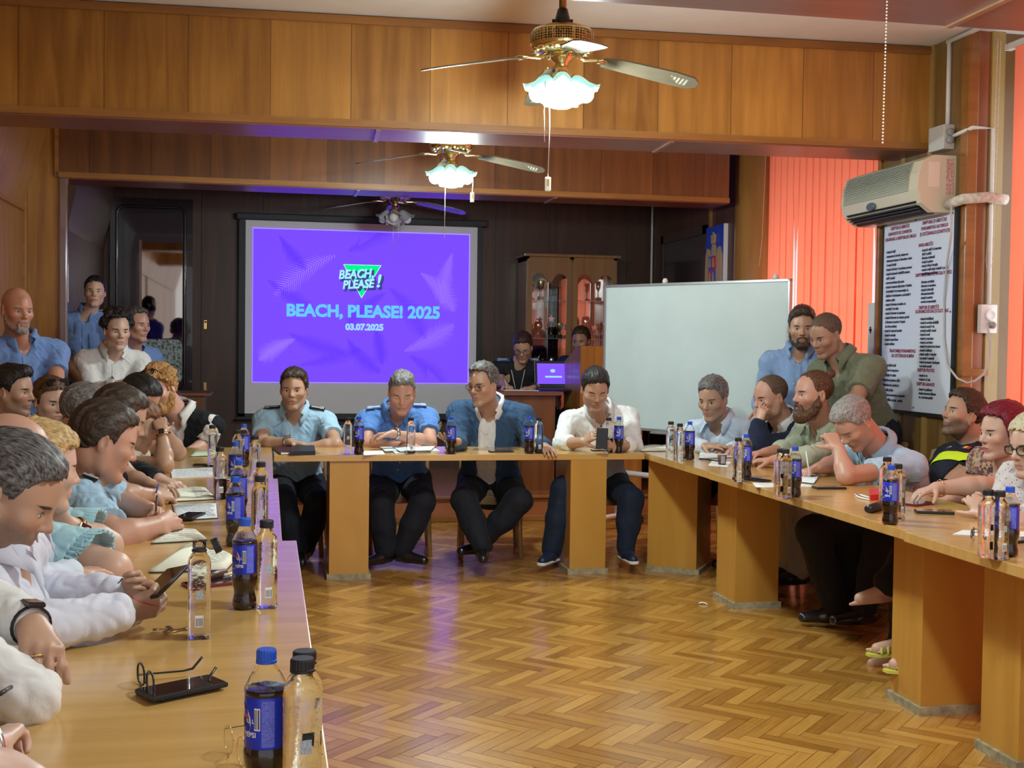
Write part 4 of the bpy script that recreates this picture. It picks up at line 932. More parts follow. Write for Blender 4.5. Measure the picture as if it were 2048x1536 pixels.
kr = Pz(343, 1264, .7505); t = thing('key_ring', 'small bunch of keys and rings beside the opened water bottle', 'keys', kr)
obj('ring', MB().tube([(.013*math.cos(k*.5), .011*math.sin(k*.5), .003) for k in range(13)], .0015, 6, True), M('gold_wire', (.80, .52, .20), .2, 1), t)
for k in range(4): obj('key', MB().box((0, -.004, 0), (.03, .004, .002), .0008).lathe([(.008, 0), (.008, .002)], (.034, 0, 0), 10).xf(Matrix.Translation((0, 0, .002+.002*k)) @ Matrix.Rotation(rad(30+75*k), 4, 'Z')), M('key_bronze', (.35, .22, .13), .3, 1), t)
# notebooks, papers and phones along the left row
notebook([(372, 1096), (470, 1122), (452, 1141), (300, 1146)], 'open notebook lying behind the opened water bottle', cover=blk_m, h=.02, seed=3)
t = thing('pen_case', 'brown leather case with rolled pens beside the second nearest cola bottle', 'case', Pz(430, 1154, .7505))
obj('case_leather', MB().tube([Pz(398, 1158, .765), Pz(450, 1147, .765)], .014, 12), brn_m, t, world=True)
obj('pen', MB().tube([Pz(448, 1150, .77), Pz(474, 1144, .77)], .004, 8), M('pen_ivory', (.7, .65, .5), .35), t, world=True)
obj('pen', MB().tube([Pz(446, 1156, .758), Pz(472, 1151, .758)], .004, 8), M('pen_steel', (.5, .5, .5), .3, .8), t, world=True)
phone(424, 1169, px_heading(396, 1172, 452, 1166)[0], 'dark red phone lying in front of the brown pen case', m=M('phone_case_red', (.16, .008, .02), .35))
notebook([(350, 1062), (392, 1064), (413, 1081), (303, 1088)], 'cream notepad under the hands of the writing officer', h=.008, split=False, rows=5, seed=4)
phone(380, 1034, px_heading(362, 1042, 398, 1027)[0], 'black phone lying on the squared notebook', h=.009, z=.7565)
notebook([(345, 1011), (432, 1009), (435, 1037), (352, 1042)], 'squared notebook page on a black cover beneath the black phone', paper_m, h=.003, seed=5, rows=9, split=False)
notebook([(344, 978), (410, 977), (433, 999), (345, 1004)], 'cream notebook being written in by the man behind the officer', h=.006, seed=6)
papers([(341, 941), (425, 937), (426, 953), (344, 957)], 'white papers on the left row left of the half empty water bottle', .006, seed=7)
phone(415, 931, 0.1, 'thin dark phone behind the half empty water bottle', z=.7505, h=.007)
notebook([(390, 903), (440, 902), (446, 911), (380, 914)], 'greenish notebook near the far left water bottle', M('paper_green', (.55, .60, .42), .8), h=.004, rows=0, split=False)
t = thing('paper_cup', 'red and brown paper coffee cup among the bottles of the left row', 'cup', top_at(452, 956, .085))
obj('cup_wall', MB().lathe([(.024, 0), (.034, .082), (.0325, .082), (.023, .004), (0, .004)], n=24), M('cup_red_brown', (.16, .035, .025), .5, noise=.7, nscale=70), t)
obj('cup_rim', MB().tube([(.034*math.cos(k*math.pi/12), .034*math.sin(k*math.pi/12), .083) for k in range(24)], .002, 6, True), paper_m, t)
# head table
t = thing('folder', 'dark red folder with white pages under the light blue officer\'s hands', 'folder', Pz(575, 905, .7505))
obj('cover', MB().prism(quad([(545, 897), (598, 896), (600, 909), (560, 909)]), .7505, .765, 'Z'), M('folder_maroon', (.06, .012, .018), .4), t, world=True)
obj('pages', MB().prism(quad([(556, 902), (581, 902), (582, 909.5), (562, 909.5)]), .753, .762, 'Z'), paper_m, t, world=True)
t = thing('organizer_case', 'black zipped case beside the dark red folder', 'case', Pz(606, 908, .7505))
obj('case_body', MB().prism(quad([(583, 898), (628, 898), (631, 910), (580, 911)]), .7505, .775, 'Z'), blk_m, t, world=True)
obj('zip_pull', MB().tube([Pz(632, 905, .757), Pz(640, 907, .757)], .002, 6), M('brass', (.75, .52, .2), .25, 1), t, world=True)
papers([(722, 903), (765, 902), (770, 909), (728, 911)], 'white sheet between the cola bottle and the newspapers', .003, rows=0)
t = thing('newspaper', 'folded newspapers and sheets in front of the blue officer', 'papers', Pz(815, 900, .7505))
for i, (q, z) in enumerate([([(775, 894), (860, 892), (880, 903), (790, 908)], .7505), ([(760, 897), (845, 895), (850, 902), (770, 905)], .756), ([(785, 899), (870, 897), (862, 905), (800, 907)], .7615)]):
    obj('folded_sheet', MB().prism(quad(q), z, z+.005, 'Z'), M('newsprint', (.62, .66, .70), .8, noise=.2, nscale=60), t, world=True)
phone(1002, 904, 0.05, 'black phone lying alone before the man in the blue jacket', h=.009)
phone(1203, 901, .0, 'black phone lying flat in front of the open white shirt', h=.006, ln=.13)
notebook([(1290, 893), (1358, 892), (1372, 902), (1283, 903)], 'cream notebook at the right end of the head table', h=.010, seed=8, rows=6)
# right row
notebook([(1400, 903), (1462, 900), (1485, 915), (1398, 918)], 'open white notebook beside the coffee cup', paper_m, h=.010, seed=9, cover=M('cover_grey_green', (.10, .12, .11), .5))
t = thing('coffee_cup', 'small brown paper coffee cup standing on a napkin', 'cup', tuple(Pz(1444, 929, .7520)))
obj('cup_wall', MB().lathe([(.021, 0), (.027, .058), (.0255, .058), (.020, .004), (0, .004)], n=24), M('cup_brown', (.09, .035, .035), .5), t)
obj('cup_print', patch(.0262, -2.2, -1.2, .008, .052, 8).xf(Matrix.Rotation(0, 4, 'Z')), M('cup_grey_print', (.32, .28, .30), .5), t, recalc=False)
obj('cup_rim', MB().tube([(.027*math.cos(k*math.pi/12), .027*math.sin(k*math.pi/12), .0585) for k in range(24)], .0018, 6, True), paper_m, t)
t = papers([(1424, 922), (1462, 924), (1455, 934), (1416, 931)], 'small white napkin under the coffee cup', .001, rows=0, name='napkin', cat='napkin')
line('ballpoint_pen', 'dark pen lying left of the coffee cup', 'pen', [Pz(1400, 917, .755), Pz(1440, 923, .755)], .004, blk_m)
phone(1513, 961, px_heading(1497, 958, 1532, 963)[0], 'black phone between the coffee cup and the loose papers', h=.008, ln=.14)
papers([(1505, 966), (1600, 968), (1636, 974), (1512, 975)], 'loose white sheets behind the pair of water bottles on the right', .002, rows=4, seed=10)
notebook([(1598, 952), (1640, 952), (1628, 968), (1592, 964)], 'small notebook being written in by the man leaning on his fist', paper_m, h=.006, rows=5, seed=11, split=False)
phone(1658, 977, px_heading(1625, 977, 1692, 977)[0], 'black phone lying in front of the man leaning on his fist', h=.010)
t = thing('key_case', 'red key case with a white strap behind the bottles', 'case', Pz(1745, 995, .7505))
obj('case_body', MB().prism(quad([(1738, 988), (1765, 986), (1768, 999), (1741, 1001)]), .7505, .775, 'Z'), M('case_red', (.62, .02, .03), .35), t, world=True)
obj('strap', MB().tube([Pz(1738, 995, .756), Pz(1722, 990, .756), Pz(1710, 987, .756), Pz(1716, 994, .756), Pz(1738, 999, .756)], .004, 6), paper_m, t, world=True)
t = thing('spectacle_case', 'black rounded spectacle case left of the cola bottle', 'case', Pz(1758, 1016, .7505))
obj('case_body', MB().tube([Pz(1738, 1018, .768), Pz(1775, 1006, .768)], [.020, .022], 14, flat=.85), M('case_black', (.02, .015, .02), .35), t, world=True)
phone(1836, 1009, px_heading(1812, 1012, 1856, 1006)[0], 'dark red phone under the outstretched hand', m=M('phone_case_red', (.16, .008, .02), .35), h=.009)
phone(1868, 1026, px_heading(1824, 1025, 1911, 1028)[0], 'black phone in the middle of the right table near its seam', h=.011)
papers([(1925, 1061), (2048, 1064), (2060, 1078), (1905, 1069)], 'white sheet under the bottles at the right frame edge', .002, rows=0)
phone(2045, 1082, .2, 'black phone cut by the right frame edge', h=.009)
p = Pz(1945, 1076, .7505); t = thing('eyeglasses', 'folded dark glasses on the white sheet at the right', 'glasses', (p[0], p[1], .7535+.016)); t.rotation_euler = (0, 0, .9)
spectacles(t, M('glasses_black', (.015, .015, .017), .25), .0016, .022, .015, temple=.10, fold=1.2)
line('peel_scrap', 'tiny pale curl of litter on the parquet near the right pedestal', 'litter', [Pz(1397, 1207, .004), Pz(1403, 1205, .009), Pz(1410, 1206, .009), Pz(1415, 1209, .004)], .004, paper_m)

# ================================================================ CHAIRS
seat_m = M('seat_beige_fabric', (.34, .25, .18), .9, noise=.1, nscale=200); chair_w = M('chair_beech', (.36, .19, .07), .35, coat=.3)
def make_chair():
    """seat centre at the origin, sitter faces -Y"""
    t = thing('upholstered_chair', 'chair', 'chair', (0, 0, 0))
    obj('seat', MB().box((-.22, -.22, .415), (.22, .22, .475), .025), seat_m, t)
    obj('seat_rail', MB().box((-.21, -.21, .36), (.21, .21, .418), .004), chair_w, t)
    for s in (-1, 1):
        obj('leg', MB().tube([(s*.185, -.19, .38), (s*.19, -.20, .2), (s*.20, -.215, 0)], [.024, .019, .015], 8), chair_w, t)
        obj('leg', MB().tube([(s*.185, .20, .40), (s*.19, .205, .2), (s*.20, .25, 0)], [.024, .02, .016], 8), chair_w, t)
        obj('back_post', MB().tube([(s*.185, .20, .38), (s*.19, .235, .62), (s*.19, .285, .86)], [.02, .018, .016], 8), chair_w, t)
    obj('backrest', MB().box((-.19, -.018, -.17), (.19, .022, .17), .015), seat_m, t, loc=(0, .26, .70), rot=(rad(-10), 0, 0))
    return t
# ================================================================ PEOPLE: a small implicit-surface modeller
import openvdb as vdb
def nrm(v): v = np.asarray(v, float); return v/np.linalg.norm(v)
def vnoise(P, seed=0):
    """value noise on points, range about -1..1"""
    Pi = np.floor(P).astype(np.int64); f = P-Pi; f = f*f*(3-2*f); out = 0
    def h(i, j, k):
        n = (i*374761393+j*668265263+k*2147483647+seed*1274126177) & 0xffffffff
        n = ((n ^ (n >> 13))*1274126177) & 0xffffffff; n = n ^ (n >> 16); return (n & 0xffff)/32767.5-1
    for a in (0, 1):
        for b in (0, 1):
            for c in (0, 1):
                w = (f[:, 0] if a else 1-f[:, 0])*(f[:, 1] if b else 1-f[:, 1])*(f[:, 2] if c else 1-f[:, 2])
                out = out+w*h(Pi[:, 0]+a, Pi[:, 1]+b, Pi[:, 2]+c)
    return out
class Field:
    def __init__(s, vox): s.vox = vox; s.ops = []
    def cone(s, a, b, ra, rb, k=.02, sub=False): s.ops.append(('c', np.array(a, float), np.array(b, float), ra, rb, k, sub)); return s
    def chain(s, pts, rs, k=.02):
        for i in range(len(pts)-1): s.cone(pts[i], pts[i+1], rs[i], rs[i+1], k)
        return s
    def ell(s, c, R, r, k=.02, sub=False): s.ops.append(('e', np.array(c, float), np.array(R, float), np.array(r, float), 0, k, sub)); return s
    def cut(s, fn, lo, hi): s.ops.append(('f', fn, np.array(lo, float), np.array(hi, float), 0, 0, True)); return s
    def bounds(s, o):
        if o[0] == 'c': r = max(o[3], o[4]); return np.minimum(o[1], o[2])-r, np.maximum(o[1], o[2])+r
        if o[0] == 'e': e = np.sqrt(((o[2]*o[3][:, None])**2).sum(0)); return o[1]-e, o[1]+e
        return o[2], o[3]
    def mesh(s):
        bs = [s.bounds(o) for o in s.ops if not o[6]]
        lo = np.min([b[0] for b in bs], 0)-3*s.vox; hi = np.max([b[1] for b in bs], 0)+3*s.vox
        n = np.ceil((hi-lo)/s.vox).astype(int)+1
        ax = [lo[i]+s.vox*np.arange(n[i]) for i in range(3)]
        D = np.full(n, .1, np.float32)
        for o in s.ops:
            b0, b1 = s.bounds(o); m = max(o[5], .01)+3*s.vox
            i0 = np.clip(((b0-m-lo)/s.vox).astype(int), 0, n-1); i1 = np.clip(((b1+m-lo)/s.vox).astype(int)+2, 1, n)
            sl = tuple(slice(i0[i], i1[i]) for i in range(3))
            X = ax[0][sl[0]][:, None, None].astype(np.float32); Y = ax[1][sl[1]][None, :, None].astype(np.float32); Z = ax[2][sl[2]][None, None, :].astype(np.float32)
            if X.size == 0 or Y.size == 0 or Z.size == 0: continue
            if o[0] == 'c':
                a, b = o[1], o[2]; ba = b-a; L2 = max(float(ba@ba), 1e-10)
                px, py, pz = X-a[0], Y-a[1], Z-a[2]
                t = np.clip((px*ba[0]+py*ba[1]+pz*ba[2])/L2, 0, 1)
                d = np.sqrt((px-t*ba[0])**2+(py-t*ba[1])**2+(pz-t*ba[2])**2)-(o[3]+(o[4]-o[3])*t)
            elif o[0] == 'e':
                c, R, r = o[1], o[2], o[3]; px, py, pz = X-c[0], Y-c[1], Z-c[2]
                q = [(px*R[i][0]+py*R[i][1]+pz*R[i][2]) for i in range(3)]
                k0 = np.sqrt(sum((q[i]/r[i])**2 for i in range(3))); k1 = np.sqrt(sum((q[i]/r[i]**2)**2 for i in range(3)))+1e-9
                d = k0*(k0-1)/k1
            else:
                d = o[1](X, Y, Z)
            cur = D[sl]; k = o[5]
            if o[6]:
                if k > 0:
                    h = np.clip(.5-.5*(cur+d)/k, 0, 1); D[sl] = cur*(1-h)-d*h+k*h*(1-h)
                else: D[sl] = np.maximum(cur, -d)
            elif k > 0:
                h = np.clip(.5+.5*(cur-d)/k, 0, 1); D[sl] = cur*(1-h)+d*h-k*h*(1-h)
            else: D[sl] = np.minimum(cur, d)
        g = vdb.FloatGrid(background=.1); g.copyFromArray(D.clip(-.1, .1)/s.vox)
        pts, quads = g.convertToQuads(isovalue=0)
        return pts*s.vox+lo, quads[:, ::-1]
def vnormals(V, Q):
    n = np.cross(V[Q[:, 2]]-V[Q[:, 0]], V[Q[:, 3]]-V[Q[:, 1]]); out = np.zeros_like(V)
    for i in range(4): np.add.at(out, Q[:, i], n)
    l = np.linalg.norm(out, axis=1, keepdims=True); return out/np.maximum(l, 1e-12)
def field_obj(name, V, Q, mat, parent, loc, hl=None, label=None):
    me = bpy.data.meshes.new(name); V = V-np.array(loc)
    me.vertices.add(len(V)); me.vertices.foreach_set('co', V.astype(np.float32).ravel())
    me.loops.add(Q.size); me.loops.foreach_set('vertex_index', Q.astype(np.int32).ravel())
    me.polygons.add(len(Q)); me.polygons.foreach_set('loop_start', np.arange(0, Q.size, 4, dtype=np.int32)); me.polygons.foreach_set('loop_total', np.full(len(Q), 4, np.int32))
    me.polygons.foreach_set('use_smooth', np.ones(len(Q), bool))
    if hl is not None:
        a = me.attributes.new('hl', 'FLOAT_VECTOR', 'POINT'); a.data.foreach_set('vector', hl.astype(np.float32).ravel())
    me.update(calc_edges=True); me.validate(); me.materials.append(mat)
    o = bpy.data.objects.new(name, me); C.objects.link(o); o.parent = parent
    if label: o['label'] = label
    return o
# ---- directions relative to the lens: 0 looks at the camera, +90 looks to the picture's right
FH = nrm([fw[0], fw[1], 0])
def ydir(deg): a = rad(deg); return -FH*math.cos(a)+hr*math.sin(a)
def frame(yaw, pitch=0, roll=0):
    """rows: right, forward, up of the figure"""
    f = ydir(yaw); z = np.array([0, 0, 1.0]); x = np.cross(f, z)
    p = rad(pitch); f2 = f*math.cos(p)-z*math.sin(p); u2 = z*math.cos(p)+f*math.sin(p)
    r = rad(roll); x3 = x*math.cos(r)+u2*math.sin(r); u3 = -x*math.sin(r)+u2*math.cos(r)
    return np.array([x3, f2, u3])
# ---- skin
def skin(name, base, brow=(.03, .018, .01), stub=0., scol=(.05, .035, .03), open_=1., iris=(.03, .015, .008), lip=(.40, .12, .09), lips=.55, red=.25, gaze=0.):
    m, nt, b = new_mat(name)
    at = N(nt, 'ShaderNodeAttribute', attribute_name='hl'); sp = N(nt, 'ShaderNodeSeparateXYZ'); L(nt, at.outputs['Vector'], sp.inputs[0])
    x, y, z = sp.outputs; A = lambda op, p, q=None, r=None: math_(nt, op, p, q, r)
    ax = A('ABSOLUTE', x); front = A('GREATER_THAN', y, .045)
    def blob(cx, cz, rx, rz, hard=6, xx=None, slope=0):
        zz = A('SUBTRACT', z, cz)
        if slope: zz = A('SUBTRACT', zz, A('MULTIPLY', A('SUBTRACT', ax, cx), slope))
        e = A('ADD', A('POWER', A('ABSOLUTE', A('DIVIDE', A('SUBTRACT', xx if xx is not None else ax, cx), rx)), 2.0), A('POWER', A('ABSOLUTE', A('DIVIDE', zz, rz)), 2.0))
        n = N(nt, 'ShaderNodeClamp'); L(nt, A('MULTIPLY', A('SUBTRACT', 1.15, e), hard), n.inputs[0]); return A('MULTIPLY', n.outputs[0], front)
    tc = N(nt, 'ShaderNodeTexCoord'); nz = N(nt, 'ShaderNodeTexNoise'); nz.inputs['Scale'].default_value = 9; nz.inputs['Detail'].default_value = 5; L(nt, tc.outputs['Object'], nz.inputs['Vector'])
    rd = (min(1, base[0]*1.05), base[1]*.72, base[2]*.66)
    col = mixc(nt, A('MULTIPLY', nz.outputs[0], red*1.6), base, rd)
    cheeks = blob(.045, -.03, .022, .02, .8); col = mixc(nt, A('MULTIPLY', cheeks, .5), col, rd)
    nose = blob(0, -.026, .016, .014, .9); col = mixc(nt, A('MULTIPLY', nose, .35), col, rd)
    if stub > 0:
        w = N(nt, 'ShaderNodeClamp'); L(nt, A('MULTIPLY', A('SUBTRACT', A('SUBTRACT', -.028, z), A('MULTIPLY', A('SUBTRACT', .05, ax), .25)), 45), w.inputs[0])
        lowz = A('GREATER_THAN', z, -.135); fy = A('MULTIPLY', A('GREATER_THAN', y, -.005), A('LESS_THAN', ax, .072))
        n2 = N(nt, 'ShaderNodeTexNoise'); n2.inputs['Scale'].default_value = 400; L(nt, tc.outputs['Object'], n2.inputs['Vector'])
        s_ = A('MULTIPLY', A('MULTIPLY', w.outputs[0], lowz), A('MULTIPLY', fy, A('MULTIPLY', A('ADD', n2.outputs[0], .5), stub)))
        col = mixc(nt, s_, col, scol)
    col = mixc(nt, A('MULTIPLY', blob(0, -.0645, .024, .0085, 3), lips), col, lip)
    col = mixc(nt, A('MULTIPLY', blob(0, -.0635, .023, .0014, 2), .8), col, (.08, .02, .02))
    col = mixc(nt, A('MULTIPLY', blob(.010, -.038, .0045, .0030, 2), .8), col, (.07, .02, .015))
    n3 = N(nt, 'ShaderNodeTexNoise'); n3.inputs['Scale'].default_value = 220; L(nt, tc.outputs['Object'], n3.inputs['Vector'])
    col = mixc(nt, A('MULTIPLY', blob(.034, .0195, .020, .0046, 1.6, slope=.02), A('ADD', A('MULTIPLY', n3.outputs[0], .5), .72)), col, brow)
    eh = .0046*open_
    if open_ > .3:
        col = mixc(nt, blob(.0315, .0005, .0150, eh+.0020, 3), col, tuple(c*.14 for c in base))
        col = mixc(nt, A('MULTIPLY', blob(.0315, -.0085, .0135, .0035, 1.2), .22), col, rd)
        col = mixc(nt, blob(.0315, -.0002, .0138, eh, 5), col, (.50, .46, .43))
        eye = mixc(nt, 1.0, (0, 0, 0), iris)
        gx = A('SUBTRACT', ax, .0315) if not gaze else A('SUBTRACT', A('SUBTRACT', ax, .0315), A('MULTIPLY', A('SIGN', x), gaze))
        ir = A('MULTIPLY', blob(0, .0004, .0060, .0060, 4, xx=gx), A('GREATER_THAN', A('SUBTRACT', eh*1.02, A('ABSOLUTE', z)), 0))
        col = mixc(nt, ir, col, eye)
    else:
        col = mixc(nt, A('MULTIPLY', blob(.0315, -.0045, .0150, .0019, 2), .85), col, tuple(c*.15 for c in base))
    L(nt, col, b.inputs['Base Color']); b.inputs['Roughness'].default_value = .42; b.inputs['Specular IOR Level'].default_value = .45
    b.inputs['Subsurface Weight'].default_value = .08; b.inputs['Subsurface Radius'].default_value = (.01, .004, .002); b.inputs['Subsurface Scale'].default_value = 1
    bump(nt, b, nz.outputs[0], .15, .003)
    return m
def hair_mat(name, c1, c2, rough=.42):
    if name in _mc: return _mc[name]
    m, nt, b = new_mat(name)
    at = N(nt, 'ShaderNodeAttribute', attribute_name='hl'); mp = N(nt, 'ShaderNodeMapping'); mp.inputs['Scale'].default_value = (420, 60, 120); L(nt, at.outputs['Vector'], mp.inputs[0])
    nz = N(nt, 'ShaderNodeTexNoise'); nz.inputs['Scale'].default_value = 1; nz.inputs['Detail'].default_value = 4; L(nt, mp.outputs[0], nz.inputs['Vector'])
    L(nt, ramp(nt, nz.outputs[0], [(.35, c1), (.68, c2)]), b.inputs['Base Color']); b.inputs['Roughness'].default_value = rough; b.inputs['Specular IOR Level'].default_value = .35
    bump(nt, b, nz.outputs[0], .9, .004); _mc[name] = m; return m
def cloth(name, col, rough=.8, kind=None, sheen=.2, c2=None):
    if name in _mc: return _mc[name]
    m, nt, b = new_mat(name); b.inputs['Roughness'].default_value = rough; b.inputs['Sheen Weight'].default_value = sheen if sum(col) > .3 else .03; b.inputs['Specular IOR Level'].default_value = .25
    tc = N(nt, 'ShaderNodeTexCoord'); nz = N(nt, 'ShaderNodeTexNoise'); nz.inputs['Scale'].default_value = 14; nz.inputs['Detail'].default_value = 4; nz.inputs['Distortion'].default_value = .7; L(nt, tc.outputs['Object'], nz.inputs['Vector'])
    c = ramp(nt, nz.outputs[0], [(.3, tuple(x*.93 for x in col)), (.7, tuple(min(1, x*1.04) for x in col))])
    if kind == 'print':
        vo = N(nt, 'ShaderNodeTexVoronoi'); vo.inputs['Scale'].default_value = 85; L(nt, tc.outputs['Object'], vo.inputs['Vector'])
        c = ramp(nt, vo.outputs['Color'], [(.25, col), (.5, c2), (.62, (.55, .35, .12)), (.8, (.10, .07, .09))])
    if kind == 'dots':
        vo = N(nt, 'ShaderNodeTexVoronoi'); vo.inputs['Scale'].default_value = 60; L(nt, tc.outputs['Object'], vo.inputs['Vector'])
        c = mixc(nt, math_(nt, 'LESS_THAN', vo.outputs[0], .22), c, c2)
    L(nt, c, b.inputs['Base Color']); bump(nt, b, nz.outputs[0], .35, .012); _mc[name] = m; return m

# ---- head and hair in head coordinates: x right, y forward, z up, origin between the eyes' axis and the skull centre
def head_ops(F_, O, R, s, female=False, fat=0.0, chin=0.0, nose=1.0):
    def P(x, y, z): return O+s*(x*R[0]+y*R[1]+z*R[2])
    I = R
    F_.ell(P(0, -.012, .038), I, s*np.array([.074, .096, .086]), .01)
    F_.ell(P(0, .030, .000), I, s*np.array([.064+fat*.3, .062, .070]), .03)
    F_.ell(P(0, .026, -.042), I, s*np.array([.056+fat, .062, .064]), .03)
    jw = .046 if not female else .040
    for sd in (-1, 1):
        F_.cone(P(sd*(jw+.010+fat), -.005, -.030), P(sd*(jw-.004+fat), .012, -.074), s*.018, s*.019, s*.025)
        F_.cone(P(sd*(jw-.004+fat), .012, -.074), P(sd*.014, .070+chin, -.104), s*.019, s*.015, s*.02)
        F_.ell(P(sd*.043, .058, -.022), I, s*np.array([.022, .022, .018]), s*.02)          # cheek bone
    F_.cone(P(-.010, .074+chin, -.103), P(.010, .074+chin, -.103), s*.0165, s*.0165, s*.015)
    F_.cone(P(-.034, .070, .020), P(-.008, .0745, .019), s*.0125, s*.0120, s*.012); F_.cone(P(.034, .070, .020), P(.008, .0745, .019), s*.0125, s*.0120, s*.012)          # brow
    F_.cone(P(0, .070, .03), P(0, .066, .06), s*.022, s*.02, s*.02)
    for sd in (-1, 1): F_.ell(P(sd*.0315, .094, .001), I, s*np.array([.0180, .0150, .0120]), s*.010, True)
    for sd in (-1, 1): F_.ell(P(sd*.0315, .0695, -.0005), I, s*np.array([.0155, .0150, .0125]), s*.004)
    F_.cone(P(0, .084, .012), P(0, .104*1.0+.004*(nose-1), -.022), s*.0075, s*.0105*nose, s*.010)
    F_.ell(P(0, .105+.003*(nose-1), -.027), I, s*np.array([.0115*nose, .0115, .0095]), s*.006)
    for sd in (-1, 1): F_.ell(P(sd*.0115, .094, -.030), I, s*np.array([.0080, .011, .0075]), s*.006)
    F_.ell(P(0, .080, -.063), I, s*np.array([.026, .014, .020]), s*.012)                   # muzzle
    F_.cone(P(-.015, .0885, -.0590), P(.015, .0885, -.0590), s*.0048, s*.0048, s*.005)
    F_.cone(P(-.013, .0885, -.0705), P(.013, .0885, -.0705), s*.0056, s*.0056, s*.005)
    F_.cone(P(-.026, .094, -.0645), P(.026, .094, -.0645), s*.0016, s*.0016, s*.004, True)
    for sd in (-1, 1):
        ex = np.array([R[0]*math.cos(sd*.35)-R[1]*math.sin(sd*.35)*1, R[1]*math.cos(sd*.35)+R[0]*math.sin(sd*.35), R[2]])
        F_.ell(P(sd*.078, -.012, -.006), ex, s*np.array([.0075, .019, .032]), s*.006)
        F_.ell(P(sd*.084, -.008, -.002), ex, s*np.array([.005, .010, .018]), s*.004, True)
HL = {'std': ([-.13, -.06, -.035, -.012, .012, .024, .030, .042, .054, .075, .12], [-.062, -.055, -.02, .012, .016, -.014, .018, .058, .080, .086, .088]),
      'high': ([-.13, -.06, -.035, -.012, .012, .022, .028, .038, .048, .07, .12], [-.058, -.05, -.02, .014, .018, -.005, .040, .082, .098, .104, .104]),
      'bald': ([-.13, -.08, -.06, -.035, -.012, .012, .03, .12], [-.055, -.05, -.03, -.01, .012, .016, .02, .06]),
      'woman': ([-.13, -.06, -.035, -.012, .012, .024, .036, .054, .12], [-.075, -.07, -.06, -.045, -.03, .02, .062, .082, .088])}
def hair_obj(spec, O, R, s, parent, loc, vox, near=False):
    kind = spec.get('kind', 'short'); t = spec.get('t', .010); col = spec['mat']; Fh = Field(vox)
    def P(x, y, z): return O+s*(x*R[0]+y*R[1]+z*R[2])
    Fh.ell(P(0, -.014, .040), R, s*np.array([.0755+t*.9, .098+t, .086+t*1.15]), 0)
    if kind in ('short', 'quiff', 'parted', 'mohawk'):
        tp = spec.get('top', .01)
        Fh.ell(P(spec.get('px', 0), .002, .088), R, s*np.array([.062+tp*.4, .078+tp*.3, .040+tp]), s*.02)
        if kind == 'quiff': Fh.ell(P(0, .055, .108), R, s*np.array([.050, .035, .024+tp*.5]), s*.02)
        if kind == 'parted': Fh.cone(P(.045, .06, .085), P(-.055, .045, .095), s*.020, s*.018, s*.02)
    if kind == 'curly': 
        rr = random.Random(4)
        for i in range(46):
            a = rr.uniform(0, 2*math.pi); e = rr.uniform(-.1, 1.4); x = math.cos(a)*math.cos(e)*.088; y = -.014+math.sin(a)*math.cos(e)*.105; z = .040+math.sin(e)*.10
            Fh.ell(P(x, y, z), R, s*np.array([.026, .026, .026]), s*.012)
    lines = spec.get('line', 'std'); gy, gz = HL[lines]; dz = spec.get('dz', 0.)
    bangs = spec.get('bangs', 0.)
    def cutf(X, Y, Z):
        px, py, pz = X-O[0], Y-O[1], Z-O[2]
        q = [(px*R[i][0]+py*R[i][1]+pz*R[i][2])/s for i in range(3)]
        g = np.interp(q[1], gy, gz).astype(np.float32)+dz*np.clip(q[1]*20, 0, 1)-bangs*np.clip((q[1]-.03)*30, 0, 1)
        g = g-np.abs(q[0])*spec.get('wid', .10)*np.clip((q[1]-.03)*25, 0, 1)
        g = g+.0035*np.sin(q[0]*230+q[1]*90)+.0025*np.sin(q[0]*510+1.3+q[1]*240)
        d = (g-q[2])*s*.75
        if lines == 'bald':      # only a ring of hair round the sides and back
            top = (q[2]-.055+.25*np.clip(q[1], -1, .1))*s*.8; d = np.maximum(d, top)
            d = np.maximum(d, (q[1]-.045)*s)
        return -d
    Fh.cut(cutf, O-.3, O+.3)
    if kind == 'bun': Fh.ell(P(.0, -.105, .105), R, s*np.array([.022, .024, .022]), s*.008)
    if kind in ('bobbed', 'long', 'pony'):
        if kind == 'pony':
            Fh.chain([P(0, -.105, .045), P(0, -.135, .01), P(0, -.125, -.08), P(0, -.10, -.16)], [s*.022, s*.026, s*.022, s*.012], s*.012)
        if kind == 'bobbed':
            ln = spec.get('len', -.09)
            for sd in (-1, 1):
                Fh.chain([P(sd*.070, .012, .075), P(sd*.088, .004, .02), P(sd*.088, -.004, -.04), P(sd*.078, .0, ln)], [s*.022, s*.023, s*.022, s*.012], s*.02)
                Fh.chain([P(sd*.050, -.07, .06), P(sd*.065, -.085, -.0), P(sd*.060, -.08, ln)], [s*.035, s*.035, s*.022], s*.03)
            Fh.chain([P(0, -.09, .04), P(0, -.10, -.02), P(0, -.09, ln)], [s*.04, s*.04, s*.025], s*.03)
    V, Q = Fh.mesh()
    if len(V) < 10: return None
    hl = ((V-O)@R.T)/s; n = vnormals(V, Q)
    amp = spec.get('amp', .0025)
    if kind == 'curly': dsp = vnoise(hl*[55, 55, 55], 1)*.007+vnoise(hl*[130, 130, 130], 2)*.004
    else: dsp = vnoise(hl*[170, 30, 70], 3)*amp+vnoise(hl*[70, 20, 34]+vnoise(hl*15, 8)[:, None], 5)*amp*1.7+vnoise(hl*[28, 12, 16], 6)*amp*1.2
    V = V+n*(dsp*s)[:, None]
    return field_obj('hair', V, Q, col, parent, loc, hl=hl, label=spec.get('label'))
